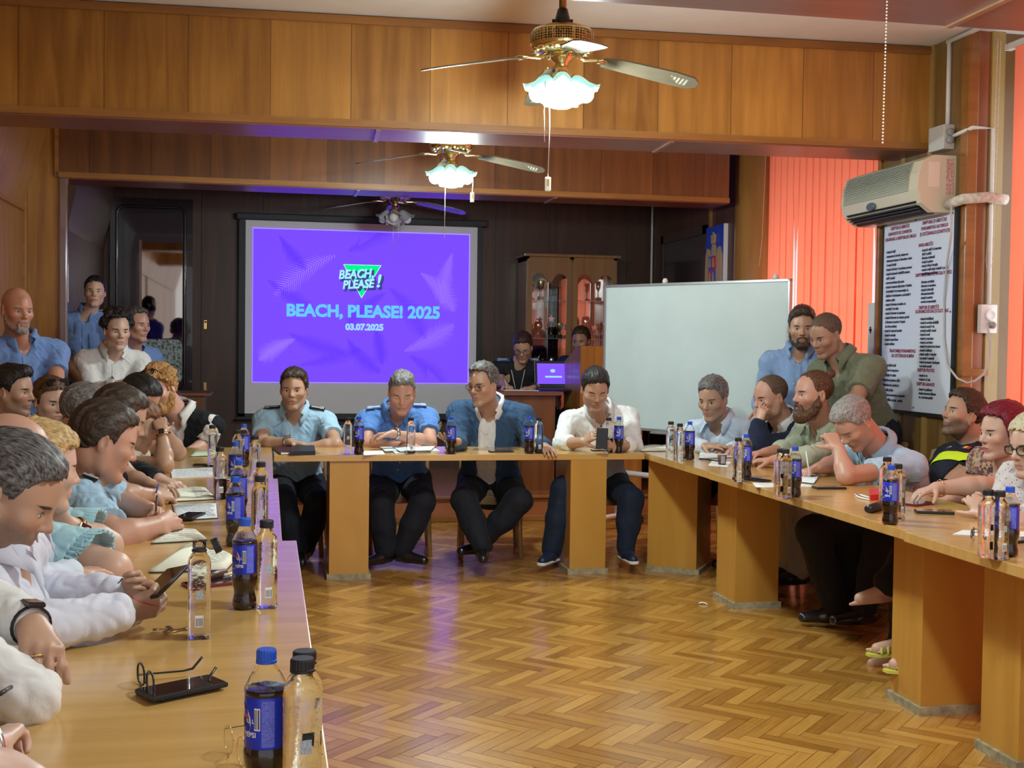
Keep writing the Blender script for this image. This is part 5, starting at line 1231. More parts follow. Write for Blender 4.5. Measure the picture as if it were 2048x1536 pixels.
def beard_obj(spec, O, R, s, parent, loc, vox):
    Fb = Field(vox)
    def P(x, y, z): return O+s*(x*R[0]+y*R[1]+z*R[2])
    th = spec.get('t', .008); ln = spec.get('len', 0.)
    for sd in (-1, 1):
        Fb.chain([P(sd*.064, .004, -.012), P(sd*.060, .012, -.050), P(sd*.044, .028, -.084), P(sd*.016, .070, -.108-ln)], [s*(.006+th*.5), s*(.012+th), s*(.014+th), s*(.016+th)], s*.015)
        Fb.cone(P(sd*.026, .084, -.072), P(sd*.020, .080, -.098-ln*.5), s*(.006+th*.6), s*(.012+th), s*.012)
        Fb.cone(P(sd*.003, .0935, -.0490), P(sd*.026, .086, -.058), s*(.0035+th*.35), s*(.004+th*.35), s*.006)
    Fb.cone(P(0, .084, -.100), P(0, .080, -.106-ln), s*(.013+th), s*(.014+th), s*.015)
    V, Q = Fb.mesh(); hl = ((V-O)@R.T)/s; n = vnormals(V, Q)
    V = V+n*((vnoise(hl*[160, 160, 90], 3)*.0025)*s)[:, None]
    return field_obj('beard', V, Q, spec['mat'], parent, loc, hl=hl)
def hand_ops(F_, W, d, pn, side, curl=(.5, .5, .5, .5), thumb=.4, s=1.0, spread=.10):
    """W wrist, d wrist->knuckles, pn the way the palm faces, side +1 when d x pn points to the thumb"""
    d = nrm(d); pn = nrm(pn-d*np.dot(pn, d)); lat = np.cross(d, pn)*side
    kn = []
    for i, (lx, ly) in enumerate(((.030, .086), (.010, .090), (-.010, .086), (-.028, .078))):
        K = W+s*(d*ly+lat*lx-pn*.002*(1 if i in (1, 2) else -.5)); kn.append(K)
        F_.cone(W+s*(d*.006+lat*lx*.45), K, s*.0155, s*.0115, s*.012)
    ln = (.070, .078, .072, .056)
    for i, K in enumerate(kn):
        a = curl[i]; dd = nrm(d+lat*spread*(.9, .25, -.35, -1.0)[i]); p = K
        ang = 0
        for j, fr_ in enumerate((.45, .30, .25)):
            ang += a*(.75, 1.05, .75)[j]
            v = dd*math.cos(ang)+pn*math.sin(ang); q = p+v*s*ln[i]*fr_
            F_.cone(p, q, s*(.0092, .0084, .0076)[j], s*(.0084, .0076, .0066)[j], s*.0045); p = q
    p = W+s*(d*.022+lat*.026); v = nrm(d*.62+lat*(.85-.35*thumb)+pn*(.25+.5*thumb))
    F_.cone(W+s*(d*.01+lat*.012), p+v*s*.02, s*.015, s*.0135, s*.012)
    for j, l in enumerate((.040, .032, .026)):
        q = p+v*s*l; F_.cone(p, q, s*(.0125, .0105, .0095)[j], s*(.0105, .0095, .0078)[j], s*.006); p = q
        v = nrm(v+d*.30+pn*.35*thumb)
def px(p):
    """(u, v, depth) in the photograph, or an ordinary point"""
    p = np.asarray(p, float); return Pd(*p) if p[0] > 20 or p[0] < -20 or abs(p[1]) > 20 else p
PEOPLE = []
def person(label, head, yaw=0, pitch=0, roll=0, hs=1.0, sh=None, byaw=None, pel=None, shw=.180, arms=None, legs=None, skin_m=None, hair=None, beard=None, top=None, bottom=None, shoes=None,
           fat=0.0, belly=0.0, female=False, vox=.0049, bulk=1.0, shrug=(0, 0), standing=False, nose=1.0, chin=0., ffat=0., extras=None, group=None, lift=0.0):
    """R/L are the figure's own right and left"""
    HO = px(head); HR = frame(yaw, pitch, roll)
    byaw = yaw if byaw is None else byaw
    S = px(sh); Pv = px(pel) if pel is not None else None
    bf = ydir(byaw)
    if Pv is None: Pv = np.array([S[0]-bf[0]*.12, S[1]-bf[1]*.12, .53+lift]) if not standing else np.array([S[0], S[1], S[2]-.50])
    U = nrm(S-Pv); Fw = nrm(bf-U*np.dot(bf, U)); Rt = np.cross(Fw, U); BR = np.array([Rt, Fw, U]); T = np.linalg.norm(S-Pv)
    loc = np.array([Pv[0], Pv[1], lift]); root = thing('person', label, 'person', loc, 0, group)
    shp = {'R': S+Rt*shw+U*shrug[0], 'L': S-Rt*shw+U*shrug[1]}
    B = Field(vox)
    w = bulk
    def torso(Fd, g=0., low=True, k=.06):
        Fd.ell(S-U*.15, BR, np.array([.160*w+g, .112*w+g, .190+g]), k)
        Fd.ell(S-U*(T*.62)+Fw*belly*.5, BR, np.array([.148*w+g+fat*.6, .110*w+g+belly*.6, .17+g]), k)
        if low: Fd.ell(Pv+U*.02, BR, np.array([.170*w+g+fat*.5, .125*w+g+belly*.3, .125+g]), k)
        for sd in 'RL':
            Fd.cone(S+(shp[sd]-S)*.35-U*.03, shp[sd]-U*.012, .070*w+g, .060*w+g, k*.8)
            Fd.cone(S+U*.055+Fw*.0-Rt*0, S+(shp[sd]-S)*.75+U*.018, .046*w+g, .044*w+g, .03)
        if female:
            for sd in (-1, 1): Fd.ell(S-U*.16+Fw*.075+Rt*sd*.070, BR, np.array([.056+g, .044+g, .054+g]), .05)
    torso(B)
    neck_top = HO+hs*(HR[1]*-.022+HR[2]*-.055); nb = S+U*.045-Fw*.005
    nr = (.050 if female else .058)*hs+ffat*.4
    B.cone(nb-U*.04, neck_top, nr+.008, nr, .03)
    B.cone(nb-U*.02+Fw*.02, HO+hs*(HR[1]*.030+HR[2]*-.085), nr*.75, nr*.55, .035)
    head_ops(B, HO, HR, hs, female, ffat, chin, nose)
    arms = arms or {}; AJ = {}
    for sd in 'RL':
        a = arms.get(sd)
        if a is None:
            a = {'e': shp[sd]-U*.27+(Rt if sd == 'R' else -Rt)*.06, 'w': shp[sd]-U*.30+Fw*.22+(Rt if sd == 'R' else -Rt)*.02}
        E, Wp = px(a['e']), px(a['w']); AJ[sd] = (shp[sd], E, Wp, a)
        sg = 1 if sd == 'R' else -1
        aw = a.get('r', 1.0)*w**.6
        B.chain([shp[sd], E], [.050*aw, .041*aw], .03)
        m = E+(Wp-E)*.3; B.chain([E, m, Wp], [.040*aw, .042*aw, .0275*aw], .02)
        d = nrm(a.get('d', Wp-E)); 
        if isinstance(a.get('d'), (tuple, list)) and len(a['d']) == 3 and a['d'][0] > 20: d = nrm(px(a['d'])-Wp)
        pn = np.array(a.get('pn', (0, 0, -1)), float)
        hand_ops(B, Wp, d, pn, a.get('side', -1 if sd == 'R' else 1)*1, a.get('curl', (.45,)*4), a.get('thumb', .4), a.get('hs', 1.0 if not female else .9), a.get('spread', .1))
    # legs
    hip = {'R': Pv+Rt*.092*w-U*.03, 'L': Pv-Rt*.092*w-U*.03}; LJ = {}
    bfl = bf; side = np.cross(bf, [0, 0, 1.])
    for sd in 'RL':
        l = (legs or {}).get(sd); sg = 1 if sd == 'R' else -1
        if l is None:
            if standing:
                kz = lift+.50; K = np.array([*(hip[sd]+bf*.02)[:2], kz]); A_ = np.array([*(hip[sd]-bf*.02+side*sg*.02)[:2], lift+.09])
            else:
                K = np.array([*(hip[sd]+bf*.42+side*sg*.05)[:2], lift+.54]); A_ = np.array([*(K-bf*.04)[:2], lift+.10])
            fd = bf+side*sg*.25
        else: K, A_ = px(l['k']), px(l['a']); fd = np.array(l['f'], float) if 'f' in l else bf
        LJ[sd] = (hip[sd], K, A_, nrm(fd))
        B.chain([hip[sd], K, A_], [.080*w, .056, .036], .04)
        B.ell(K+(A_-K)*.3, np.eye(3), (.052, .052, .10), .03)
        f = nrm(fd); B.cone(A_-[0, 0, .03], A_+f*.13-[0, 0, .055], .032, .026, .02)
    V, Q = B.mesh(); hl = ((V-HO)@HR.T)/hs
    body = field_obj('body', V, Q, skin_m, root, loc, hl=hl)
    if hair: hair_obj(hair, HO, HR, hs, root, loc, max(.0035, vox*.75))
    if beard: beard_obj(beard, HO, HR, hs, root, loc, max(.0035, vox*.8))
    # trousers
    if bottom is not None:
        Tr = Field(vox*1.35 if vox < .007 else vox*1.2); g = .010
        Tr.ell(Pv+U*.01, BR, np.array([.170*w+g+fat*.5, .125*w+g+belly*.3, .120+g]), .04)
        for sd in 'RL':
            h_, K, A_, f = LJ[sd]
            Tr.chain([h_, K], [.088*w+g, .066+g], .05); Tr.chain([K, K+(A_-K)*.5, A_+np.array([0, 0, .0])], [.070+g, .064+g, .050+g], .03); Tr.ell(K+(A_-K)*.3, np.eye(3), (.058+g, .058+g, .11), .02)
        V, Q = Tr.mesh(); n = vnormals(V, Q)
        V = V+n*(vnoise(V*[14, 14, 9], 2)*.006+np.abs(vnoise(V*[26, 26, 12], 9))*-.006)[:, None]
        field_obj('trousers', V, Q, bottom, root, loc)
    if shoes is not None:
        for sd in 'RL':
            _, K, A_, f = LJ[sd]; f = nrm([f[0], f[1], f[2] if legs and sd in legs and len(legs[sd].get('f', (0, 0))) > 2 and abs(f[2]) > .05 else 0]); lat = nrm(np.cross(f, [0, 0, 1])); upf = np.cross(lat, f); FR = np.array([lat, f, upf])
            Sh = Field(.006); b0 = A_-upf*.045
            if (extras or {}).get('pump'):
                Sh.cone(b0-f*.035-upf*.006, b0+f*.02-upf*.012, .034, .030, .01).cone(b0+f*.06-upf*.016, b0+f*.185-upf*.030, .032, .007, .03)
            else: Sh.cone(b0-f*.03, b0+f*.04-upf*.005, .040, .040, .01).cone(b0+f*.04-upf*.005, b0+f*.155-upf*.015, .040, .030, .02).cone(A_-upf*.02, A_+upf*.02, .044, .046, .015)
            sole = b0-upf*.037
            Sh.cut(lambda X, Y, Z, so=sole, u_=upf: ((X-so[0])*u_[0]+(Y-so[1])*u_[1]+(Z-so[2])*u_[2]), A_-.4, A_+.4)
            V, Q = Sh.mesh(); so = field_obj('shoe', V, Q, shoes, root, loc)
            if (extras or {}).get('white_sole'):
                Wl = Field(.007); Wl.cone(sole-f*.035+upf*.006, sole+f*.165+upf*.006, .042, .034, .01)
                Wl.cut(lambda X, Y, Z, so=sole, u_=upf: (.016-((X-so[0])*u_[0]+(Y-so[1])*u_[1]+(Z-so[2])*u_[2])), A_-.4, A_+.4); 
                Wl.cut(lambda X, Y, Z, so=sole, u_=upf: (((X-so[0])*u_[0]+(Y-so[1])*u_[1]+(Z-so[2])*u_[2])+.004), A_-.4, A_+.4)
                V, Q = Wl.mesh(); field_obj('sole', V, Q, M('sole_white', (.7, .7, .7), .5), so, (0, 0, 0)) if False else field_obj('shoe_sole', V, Q, M('sole_white', (.7, .7, .7), .5), root, loc)
    # tops: list of garments
    for gi, gd in enumerate(top or []):
        G = Field(gd.get('vox', vox*1.1)); g = gd.get('g', .010)
        torso(G, g, gd.get('low', True))
        if gd.get('hem'):
            G.cone(Pv+U*.05+Fw*.02, Pv-U*.04+Fw*.03, .15*w+fat*.6, .16*w+fat*.6, .04)
        sl = gd.get('sleeve', 'short')
        for sd in 'RL':
            s0, E, Wp, a = AJ[sd]; aw = a.get('r', 1.0)*w**.6
            if sl == 'short':
                q = gd.get('cuff', .62); e = s0+(E-s0)*q; ax_ = nrm(E-s0)
                G.cone(s0, s0+(E-s0)*(q+.1), .054*aw+g, .050*aw+g+gd.get('flare', .006), .03)
                G.cut(lambda X, Y, Z, e=e, a_=ax_: ((X-e[0])*a_[0]+(Y-e[1])*a_[1]+(Z-e[2])*a_[2]), e-.09+ax_*.09, e+.09+ax_*.09) if False else None
                gd.setdefault('_cuts', []).append((e, ax_, s0, E))
            elif sl == 'long':
                we = E+(Wp-E)*gd.get('cuff', .93)
                G.chain([s0, E, E+(Wp-E)*.35, we], [.054*aw+g, .043*aw+g, .042*aw+g, .031*aw+g+.002], .025)
        # carve the sleeve ends flat and the neck opening
        def endcut(X, Y, Z, cuts):
            out = np.full(np.broadcast(X, Y, Z).shape, -1.0, np.float32)
            for e, a_, s0, E in cuts:
                h = (X-e[0])*a_[0]+(Y-e[1])*a_[1]+(Z-e[2])*a_[2]
                rr = np.sqrt(np.maximum((X-e[0])**2+(Y-e[1])**2+(Z-e[2])**2-h*h, 0))
                v = np.minimum(np.minimum(h, .095-rr), .13-h); out = np.maximum(out, v)
            return -out
        if sl == 'short':
            cs = gd.pop('_cuts'); lo = np.min([c[0] for c in cs], 0)-.25; hi = np.max([c[0] for c in cs], 0)+.25
            G.cut(lambda X, Y, Z: endcut(X, Y, Z, cs), lo, hi)
        if gd.get('collar', True): G.cone(nb+U*.07+Fw*.015, S-U*gd.get('vopen', .035)+Fw*.135, nr+.004, .006, .008, True)
        if gd.get('vneck'):
            vn = gd['vneck']; G.cone(S+U*.10+Fw*.05, S-U*vn+Fw*.15, gd.get('vw', .062), .012, .01, True)
        if gd.get('open'):
            wt, wb2, zt_, zb_ = gd['open']
            def opencut(X, Y, Z):
                px_, py_, pz_ = X-S[0], Y-S[1], Z-S[2]
                a = px_*Rt[0]+py_*Rt[1]+pz_*Rt[2]; f_ = px_*Fw[0]+py_*Fw[1]+pz_*Fw[2]; u_ = px_*U[0]+py_*U[1]+pz_*U[2]
                hw = np.interp(u_, [zb_, zt_], [wb2, wt]).astype(np.float32)
                return -np.minimum(hw-np.abs(a-gd.get('ox', 0)), f_-.01)
            G.cut(opencut, S-.7, S+.5)
        V, Q = G.mesh(); n = vnormals(V, Q); hlg = ((V-S)@BR.T)
        fold = gd.get('fold', 1.0)
        wr_ = hlg+vnoise(hlg*7, 31)[:, None]*.03; dsp = vnoise(hlg*[8, 8, 6], 4+gi)*.003+(np.abs(vnoise(wr_*[19, 19, 11]+5, 7+gi))-.3)*-.008+(np.abs(vnoise(wr_@np.array([[.8, 0, .6], [0, 1, 0], [-.6, 0, .8]])*[44, 44, 16], 12))-.3)*-.006
        V = V+n*(dsp*fold)[:, None]
        go = field_obj(gd.get('name', 'shirt'), V, Q, gd['mat'], root, loc, label=gd.get('label'))
        if gd.get('collar', True): collar(go, gd, S, U, Fw, Rt, nb, neck_top, nr, loc, gd.get('cmat', gd['mat']), w, V, n)
        if gd.get('placket'):
            Ff, pts = Fw, []
            for k in range(5):
                c = S+U*(.01-.075*k)
                # find garment surface in front
                dv = (V-c); along = np.abs(dv@Rt)+np.abs(dv@U); i = np.where((along < .03) & (dv@Fw > 0))[0]
                if len(i) == 0: continue
                q = V[i[np.argmax(dv[i]@Fw)]]; pts.append(q)
                obj('button', MB().sphere(tuple(q-loc), .0065, 8, 6, (1, 1, 1)), gd.get('bmat', M('button_pale', (.55, .55, .55), .4)), go)
        def front(x, z):
            r = SR; d2 = (r[:, 0]-x)**2+(r[:, 2]-z)**2; k = np.argpartition(d2, 5)[:5]; return r[k, 1].max()
        def lay(nm, xs, zs, m, off=.003, par=None):
            vs = [tuple(S+Rt*x+U*z+Fw*(front(x, z)+off)-loc) for z in zs for x in xs]; nx = len(xs)
            return obj(nm, MB().add(vs, [(j*nx+i, j*nx+i+1, (j+1)*nx+i+1, (j+1)*nx+i) for j in range(len(zs)-1) for i in range(nx-1)], True), m, par or go)
        SR = (V-S)@BR.T; SR = SR[(SR[:, 1] > 0) & (np.abs(SR[:, 0]) < .17)]
        if gd.get('placket') and gi == 0 and len(SR): 
            pl_ = lay('button_placket', np.linspace(-.016, .016, 4), np.linspace(-.02, -.34, 17), gd['mat'], .003)
        if gd.get('pockets'):
            for sx_ in (-1, 1):
                x0_ = sx_*.085; lay('pocket', np.linspace(x0_-.048, x0_+.048, 7), np.linspace(-.095, -.205, 8), gd['mat'], .004)
                f_ = lay('pocket_flap', np.linspace(x0_-.052, x0_+.052, 7), np.linspace(-.085, -.125, 4), gd['mat'], .008)
        if gd.get('text'):
            ts, tx, tz, tsz, tm = gd['text']; tt = text_mb(ts, tsz, .0008, 'CENTER')
            tt.v = [tuple(S+Rt*-(-(tx)-x)*1+U*(tz+y)+Fw*(front(tx+x, tz+y)+.005)-loc) for x, y, _ in [(-p[0], p[1], 0) for p in tt.v]]
            obj('chest_lettering', tt, tm, go, recalc=False)
        if gd.get('flag'):
            fx_, fz_ = gd['flag']
            for q, cc in enumerate(((.01, .03, .35), (.75, .6, .02), (.6, .02, .03))): lay('flag_stripe', np.linspace(fx_-q*.014, fx_-q*.014-.014, 3), np.linspace(fz_, fz_-.028, 3), M('flag_%d' % q, cc, .6), .004)
        if gd.get('boards'):
            for sd in 'RL':
                c0 = S+U*.05+(shp[sd]-S)*.35; c1 = shp[sd]; dv = nrm(c1-c0)
                mid = (c0*.45+c1*.55); i = np.argmax(((V-mid)@U)-4*np.linalg.norm((V-mid)-np.outer((V-mid)@U, U), axis=1)); ctr = V[i]+U*.006
                i2 = np.argmax(((V-(c1))@U)-4*np.linalg.norm((V-c1)-np.outer((V-c1)@U, U), axis=1)); tip = V[i2]+U*.006
                dv = nrm(tip-ctr); fz = nrm(np.cross(dv, Fw))*(1 if np.dot(np.cross(dv, Fw), U) > 0 else -1); fy = np.cross(fz, dv)
                Mx = Matrix(((dv[0], fy[0], fz[0], ctr[0]-loc[0]), (dv[1], fy[1], fz[1], ctr[1]-loc[1]), (dv[2], fy[2], fz[2], ctr[2]-loc[2]), (0, 0, 0, 1)))
                e = obj('shoulder_board', MB().box((-.06, -.026, -.003), (.055, .026, .005), .003).xf(Mx), gd['boards'], go)
                st_ = MB()
                for q in range(3): st_.box((.022+q*.010, -.026, .0045), (.027+q*.010, .026, .007))
                st_.box((-.035, -.008, .0045), (.02, .008, .007))
                obj('rank_stripes', st_.xf(Mx), M('braid_silver', (.62, .62, .60), .5), e)
        if gd.get('patch'):
            for sd, cm in gd['patch'].items():
                s0, E, Wp, a = AJ[sd]; out = nrm((Rt if sd == 'R' else -Rt)+Fw*.55); c = s0+(E-s0)*.30
                i = np.argmax(((V-c)@out)-3*np.linalg.norm((V-c)-np.outer((V-c)@out, out), axis=1)); ctr = V[i]+out*.002
                ux_ = nrm(np.cross(nrm(s0-E), out)); uz_ = np.cross(out, ux_)
                Mx = Matrix(((ux_[0], uz_[0], out[0], ctr[0]-loc[0]), (ux_[1], uz_[1], out[1], ctr[1]-loc[1]), (ux_[2], uz_[2], out[2], ctr[2]-loc[2]), (0, 0, 0, 1)))
                e = obj('sleeve_badge', MB().lathe([(.036, -.004), (.036, .001), (.033, .003), (0, .003)], n=20, sy=1.15).xf(Mx), M('badge_navy', (.02, .03, .09), .5), go)
                obj('badge_emblem', MB().prism([(-.016, -.022), (.016, -.022), (.024, .0), (.012, .012), (.016, .026), (0, .020), (-.016, .026), (-.012, .012), (-.024, 0)], .002, .0045, 'Z').xf(Mx), M('badge_gold', (.60, .45, .15), .45), e)
    ctx = dict(root=root, loc=loc, S=S, U=U, Fw=Fw, Rt=Rt, HO=HO, HR=HR, hs=hs, AJ=AJ, LJ=LJ, shp=shp)
    ex = extras or {}
    if ex.get('glasses'):
        gm = ex['glasses']; g_ = bpy.data.objects.new('eyeglasses', None); C.objects.link(g_); g_.parent = root; g_.empty_display_size = .02
        o = HO+hs*(HR[1]*.098+HR[2]*.0)-loc
        g_.matrix_local = Matrix(((HR[0][0]*hs, HR[1][0]*hs, HR[2][0]*hs, o[0]), (HR[0][1]*hs, HR[1][1]*hs, HR[2][1]*hs, o[1]), (HR[0][2]*hs, HR[1][2]*hs, HR[2][2]*hs, o[2]), (0, 0, 0, 1)))
        spectacles(g_, gm, ex.get('gr', .0016), .023, .017, temple=.105, sq=2.8)
    if ex.get('sunglasses'):
        g_ = bpy.data.objects.new('sunglasses', None); C.objects.link(g_); g_.parent = root; g_.empty_display_size = .02
        R3 = np.array([HR[0], HR[1]*math.cos(.75)+HR[2]*math.sin(.75), -HR[1]*math.sin(.75)+HR[2]*math.cos(.75)])
        o = HO+hs*(HR[1]*.060+HR[2]*.118)-loc+HR[2]*ex.get('sgz', 0)
        g_.matrix_local = Matrix(((R3[0][0], R3[1][0], R3[2][0], o[0]), (R3[0][1], R3[1][1], R3[2][1], o[1]), (R3[0][2], R3[1][2], R3[2][2], o[2]), (0, 0, 0, 1)))
        dkm = M('sunglass_black', (.01, .01, .012), .15)
        for s_ in (-1, 1):
            obj('lens', MB().prism([(x, z) for x, y, z in rim_pts(s_*.036, .030, .022)], -.002, .002, 'Y'), dkm, g_)
            obj('temple', MB().tube([(s_*.066, 0, .008), (s_*.078, -.03, .006), (s_*.080, -.10, -.02)], .003, 6), dkm, g_)
        obj('bridge', MB().tube([(-.01, 0, .005), (.01, 0, .005)], .003, 6), dkm, g_)
    for sd, kind in (ex.get('wrist') or {}).items():
        s0, E, Wp, a = AJ[sd]; ax_ = nrm(E-Wp); c = Wp+ax_*ex.get('woff', .02); aw = a.get('r', 1.0)*w**.6
        x_ = nrm(np.cross(ax_, [0, 0, 1])); y_ = np.cross(ax_, x_); r_ = .0305*aw+.004
        ring = [tuple(c+x_*r_*math.cos(t)+y_*r_*math.sin(t)-loc) for t in [2*math.pi*k/20 for k in range(20)]]
        mats = {'steel': M('watch_steel', (.55, .55, .53), .25, 1), 'black': M('watch_black', (.015, .015, .018), .35), 'gold': M('gold_wire', (.80, .52, .20), .2, 1)}
        bm_ = mats[kind[0]]; wd = kind[1]
        pts = [np.array(p) for p in ring]; mb = MB(); n = len(pts)
        for p_ in pts:
            for q in (-wd/2, wd/2): mb.v.append(tuple(p_+ax_*q))
        for p_ in pts:
            rr = (p_-(c-loc)); rr = rr*(1+.003/np.linalg.norm(rr))
            for q in (-wd/2, wd/2): mb.v.append(tuple(c-loc+rr+ax_*q))
        for k in range(n):
            j = (k+1) % n; mb.f += [(2*n+2*k, 2*n+2*j, 2*n+2*j+1, 2*n+2*k+1), (2*k, 2*n+2*k, 2*n+2*k+1, 2*k+1) if False else (2*k, 2*j, 2*n+2*j, 2*n+2*k), (2*k+1, 2*n+2*k+1, 2*n+2*j+1, 2*j+1)]; mb.sm += [True]*3
        st_ = obj('watch' if len(kind) > 2 else 'bracelet', mb, bm_, root)
        if len(kind) > 2:
            up_ = nrm(np.array(kind[2], float)-ax_*np.dot(kind[2], ax_)); sd_ = np.cross(ax_, up_); cc = c-loc+up_*(r_+.004)
            Mx = Matrix(((sd_[0], ax_[0], up_[0], cc[0]), (sd_[1], ax_[1], up_[1], cc[1]), (sd_[2], ax_[2], up_[2], cc[2]), (0, 0, 0, 1)))
            obj('watch_case', MB().box((-.017, -.020, -.004), (.017, .020, .006), .005).xf(Mx), bm_ if kind[0] != 'gold' else M('watch_gold_case', (.7, .5, .38), .25, 1), st_)
            obj('watch_face', MB().box((-.014, -.017, .0055), (.014, .017, .0068), .002).xf(Mx), M('phone_glass', (.008, .008, .012), .05, coat=1), st_)
    if ex.get('sandal'):
        for sd in 'RL':
            _, K, A_, f = LJ[sd]; f = nrm([f[0], f[1], 0]); lat = nrm(np.cross(f, [0, 0, 1])); z_ = np.array([0, 0, 1.]); b0 = A_-z_*.085-loc
            out = [(-.05, -.028), (.05, -.034), (.13, -.040), (.175, -.022), (.178, .012), (.13, .038), (.05, .032), (-.05, .028), (-.07, 0)]
            so_ = obj('sandal', MB().add([tuple(b0+f*a+lat*b) for a, b in out]+[tuple(b0+f*a+lat*b+z_*.012) for a, b in out], [tuple(range(9)), tuple(range(17, 8, -1))]+[(i, (i+1) % 9, 9+(i+1) % 9, 9+i) for i in range(9)]), ex['sandal'], root)
            for a in (.02, .055, .085, .115):
                obj('strap', MB().tube([tuple(b0+f*(a-.01*math.cos(t))+lat*.038*math.cos(t)+z_*(.012+(.062-a*.25)*math.sin(t))) for t in [math.pi*k/12 for k in range(13)]], .0055, 6), ex['sandal'], so_)
            for q in range(5): obj('toe', MB().tube([b0+f*.115+lat*(.026-.013*q)+z_*.024, b0+f*(.150-.006*abs(q-1))+lat*(.028-.014*q)+z_*.020, b0+f*(.168-.009*q)+lat*(.028-.014*q)+z_*.018], [.010, .0095, .007], 8), skin_m, so_)
    for sd in ex.get('ruffle', ''):
        s0, E, Wp, a = AJ[sd]; ax_ = nrm(E-s0); x_ = nrm(np.cross(ax_, [0, 0, 1])); y_ = np.cross(ax_, x_); T2 = np.linalg.norm(E-s0); n = 144; vs = []; rr = [(.38, .070), (.52, .080), (.66, .088), (.80, .096)]
        for q, (f_, r_) in enumerate(rr):
            for k in range(n):
                t = 2*math.pi*k/n; w_ = r_+.0035*q*math.cos(36*t)*.6+.006*math.sin(3*t+1)*q/3
                vs.append(tuple(s0+ax_*(T2*f_+.006*math.sin(5*t)*q/3)+x_*math.cos(t)*w_+y_*math.sin(t)*w_-loc))
        o_ = obj('sleeve_ruffle', MB().add(vs, [(j*n+k, j*n+(k+1) % n, (j+1)*n+(k+1) % n, (j+1)*n+k) for j in range(3) for k in range(n)], True), ex['rmat'], root)
        md = o_.modifiers.new('thick', 'SOLIDIFY'); md.thickness = .002
    PEOPLE.append(ctx)
    return ctx
def collar(parent, gd, S, U, Fw, Rt, nb, ntop, nr, loc, mat, w, GV, GN):
    ax_ = nrm(nrm(ntop-nb)*.5+U*.6); fx = nrm(Fw-ax_*np.dot(Fw, ax_)); rx = np.cross(fx, ax_); c = nb+ax_*gd.get('cup', .056)+fx*.004
    near = np.linalg.norm(GV-nb, axis=1) < .22; GV = GV[near]; GN = GN[near]
    rd_ = GV-c; rd_ = rd_-np.outer(rd_@ax_, ax_); rd_ /= np.maximum(np.linalg.norm(rd_, axis=1, keepdims=True), 1e-6); ok_ = ((rd_*GN).sum(1)+.7*(GN@ax_)) > .45; GV = GV[ok_]; GN = GN[ok_]
    r0 = nr+.012+.010*(w-1); n = 30; rows = 5; vs = []; gap = rad(gd.get('cgap', 24)); hgt = gd.get('ch', .036)
    for i in range(n+1):
        q = -1+2*i/n; a = math.pi-q*(math.pi-gap)            # from one front tip, round the back, to the other
        dirn = rx*math.sin(a)+fx*math.cos(a); ft = abs(q); tip = max(0, (ft-.70)/.30)
        rr = [r0+.006, r0, r0+.008+.010*ft, r0+.020+.012*tip, r0+.030+.020*tip]
        hh = [-.014-.02*tip, hgt*(1-.45*tip)-.006*ft, hgt*(.85-.55*tip)-.006, .006-.030*tip-.010*ft, -.008-.055*tip*tip-.014*ft]
        for j, (r_, h_) in enumerate(zip(rr, hh)):
            p = c+dirn*r_+ax_*h_+fx*.008*tip
            if j >= 2 and len(GV):
                k = np.argmin(((GV-p)**2).sum(1)); dd = np.dot(p-GV[k], GN[k]); m_ = .005 if j > 2 else .009
                if dd < m_: p = p+GN[k]*(m_-dd)
            vs.append(tuple(p-loc))
    fs = []
    for i in range(n):
        for j in range(rows-1): k = i*rows+j; fs.append((k, k+1, k+rows+1, k+rows))
    o = obj('collar', MB().add(vs, fs, True), mat, parent)
    md = o.modifiers.new('thick', 'SOLIDIFY'); md.thickness = .003; md.offset = 0
    return o
# ================================================================ THE PEOPLE IN THE ROOM
sk_tan = dict(base=(.46, .275, .185), red=.15); sk_fair = dict(base=(.60, .39, .30), red=.15); sk_ruddy = dict(base=(.53, .305, .22), red=.3); sk_dk = dict(base=(.36, .205, .135), red=.15)
h_black = hair_mat('hair_black', (.006, .005, .005), (.03, .024, .022)); h_dbrown = hair_mat('hair_dark_brown', (.018, .010, .006), (.07, .04, .024))
h_brown = hair_mat('hair_brown', (.05, .022, .010), (.16, .08, .04)); h_grey = hair_mat('hair_grey', (.05, .045, .042), (.28, .26, .25))
h_saltdk = hair_mat('hair_salt_dark', (.02, .018, .018), (.20, .18, .17)); h_ltgrey = hair_mat('hair_light_grey', (.16, .13, .12), (.42, .38, .36))
h_ginger = hair_mat('hair_ginger', (.22, .085, .02), (.62, .34, .12)); h_blonde = hair_mat('hair_blonde', (.30, .17, .05), (.75, .52, .24)); h_paleb = hair_mat('hair_pale_blonde', (.45, .36, .22), (.80, .72, .52))
h_red = hair_mat('hair_dark_red', (.06, .003, .012), (.30, .015, .04)); h_auburn = hair_mat('hair_auburn', (.09, .03, .012), (.28, .12, .05)); h_buzz = hair_mat('hair_buzz_brown', (.07, .04, .025), (.16, .10, .07), .7)
c_sky = cloth('shirt_light_blue', (.36, .55, .72)); c_blue = cloth('shirt_uniform_blue', (.085, .20, .50)); c_mid = cloth('shirt_mid_blue', (.16, .27, .56))
c_white = cloth('shirt_white', (.74, .73, .72)); c_whiteb = cloth('shirt_white_blue', (.60, .68, .80)); c_navy = cloth('suit_navy', (.012, .018, .045)); c_jacket = cloth('jacket_blue', (.035, .075, .15), .85)
c_black = cloth('cloth_black', (.012, .012, .015)); c_trous = cloth('trousers_dark', (.010, .011, .018)); c_trnavy = cloth('trousers_navy', (.012, .018, .04)); c_olive = cloth('polo_olive', (.15, .155, .095))
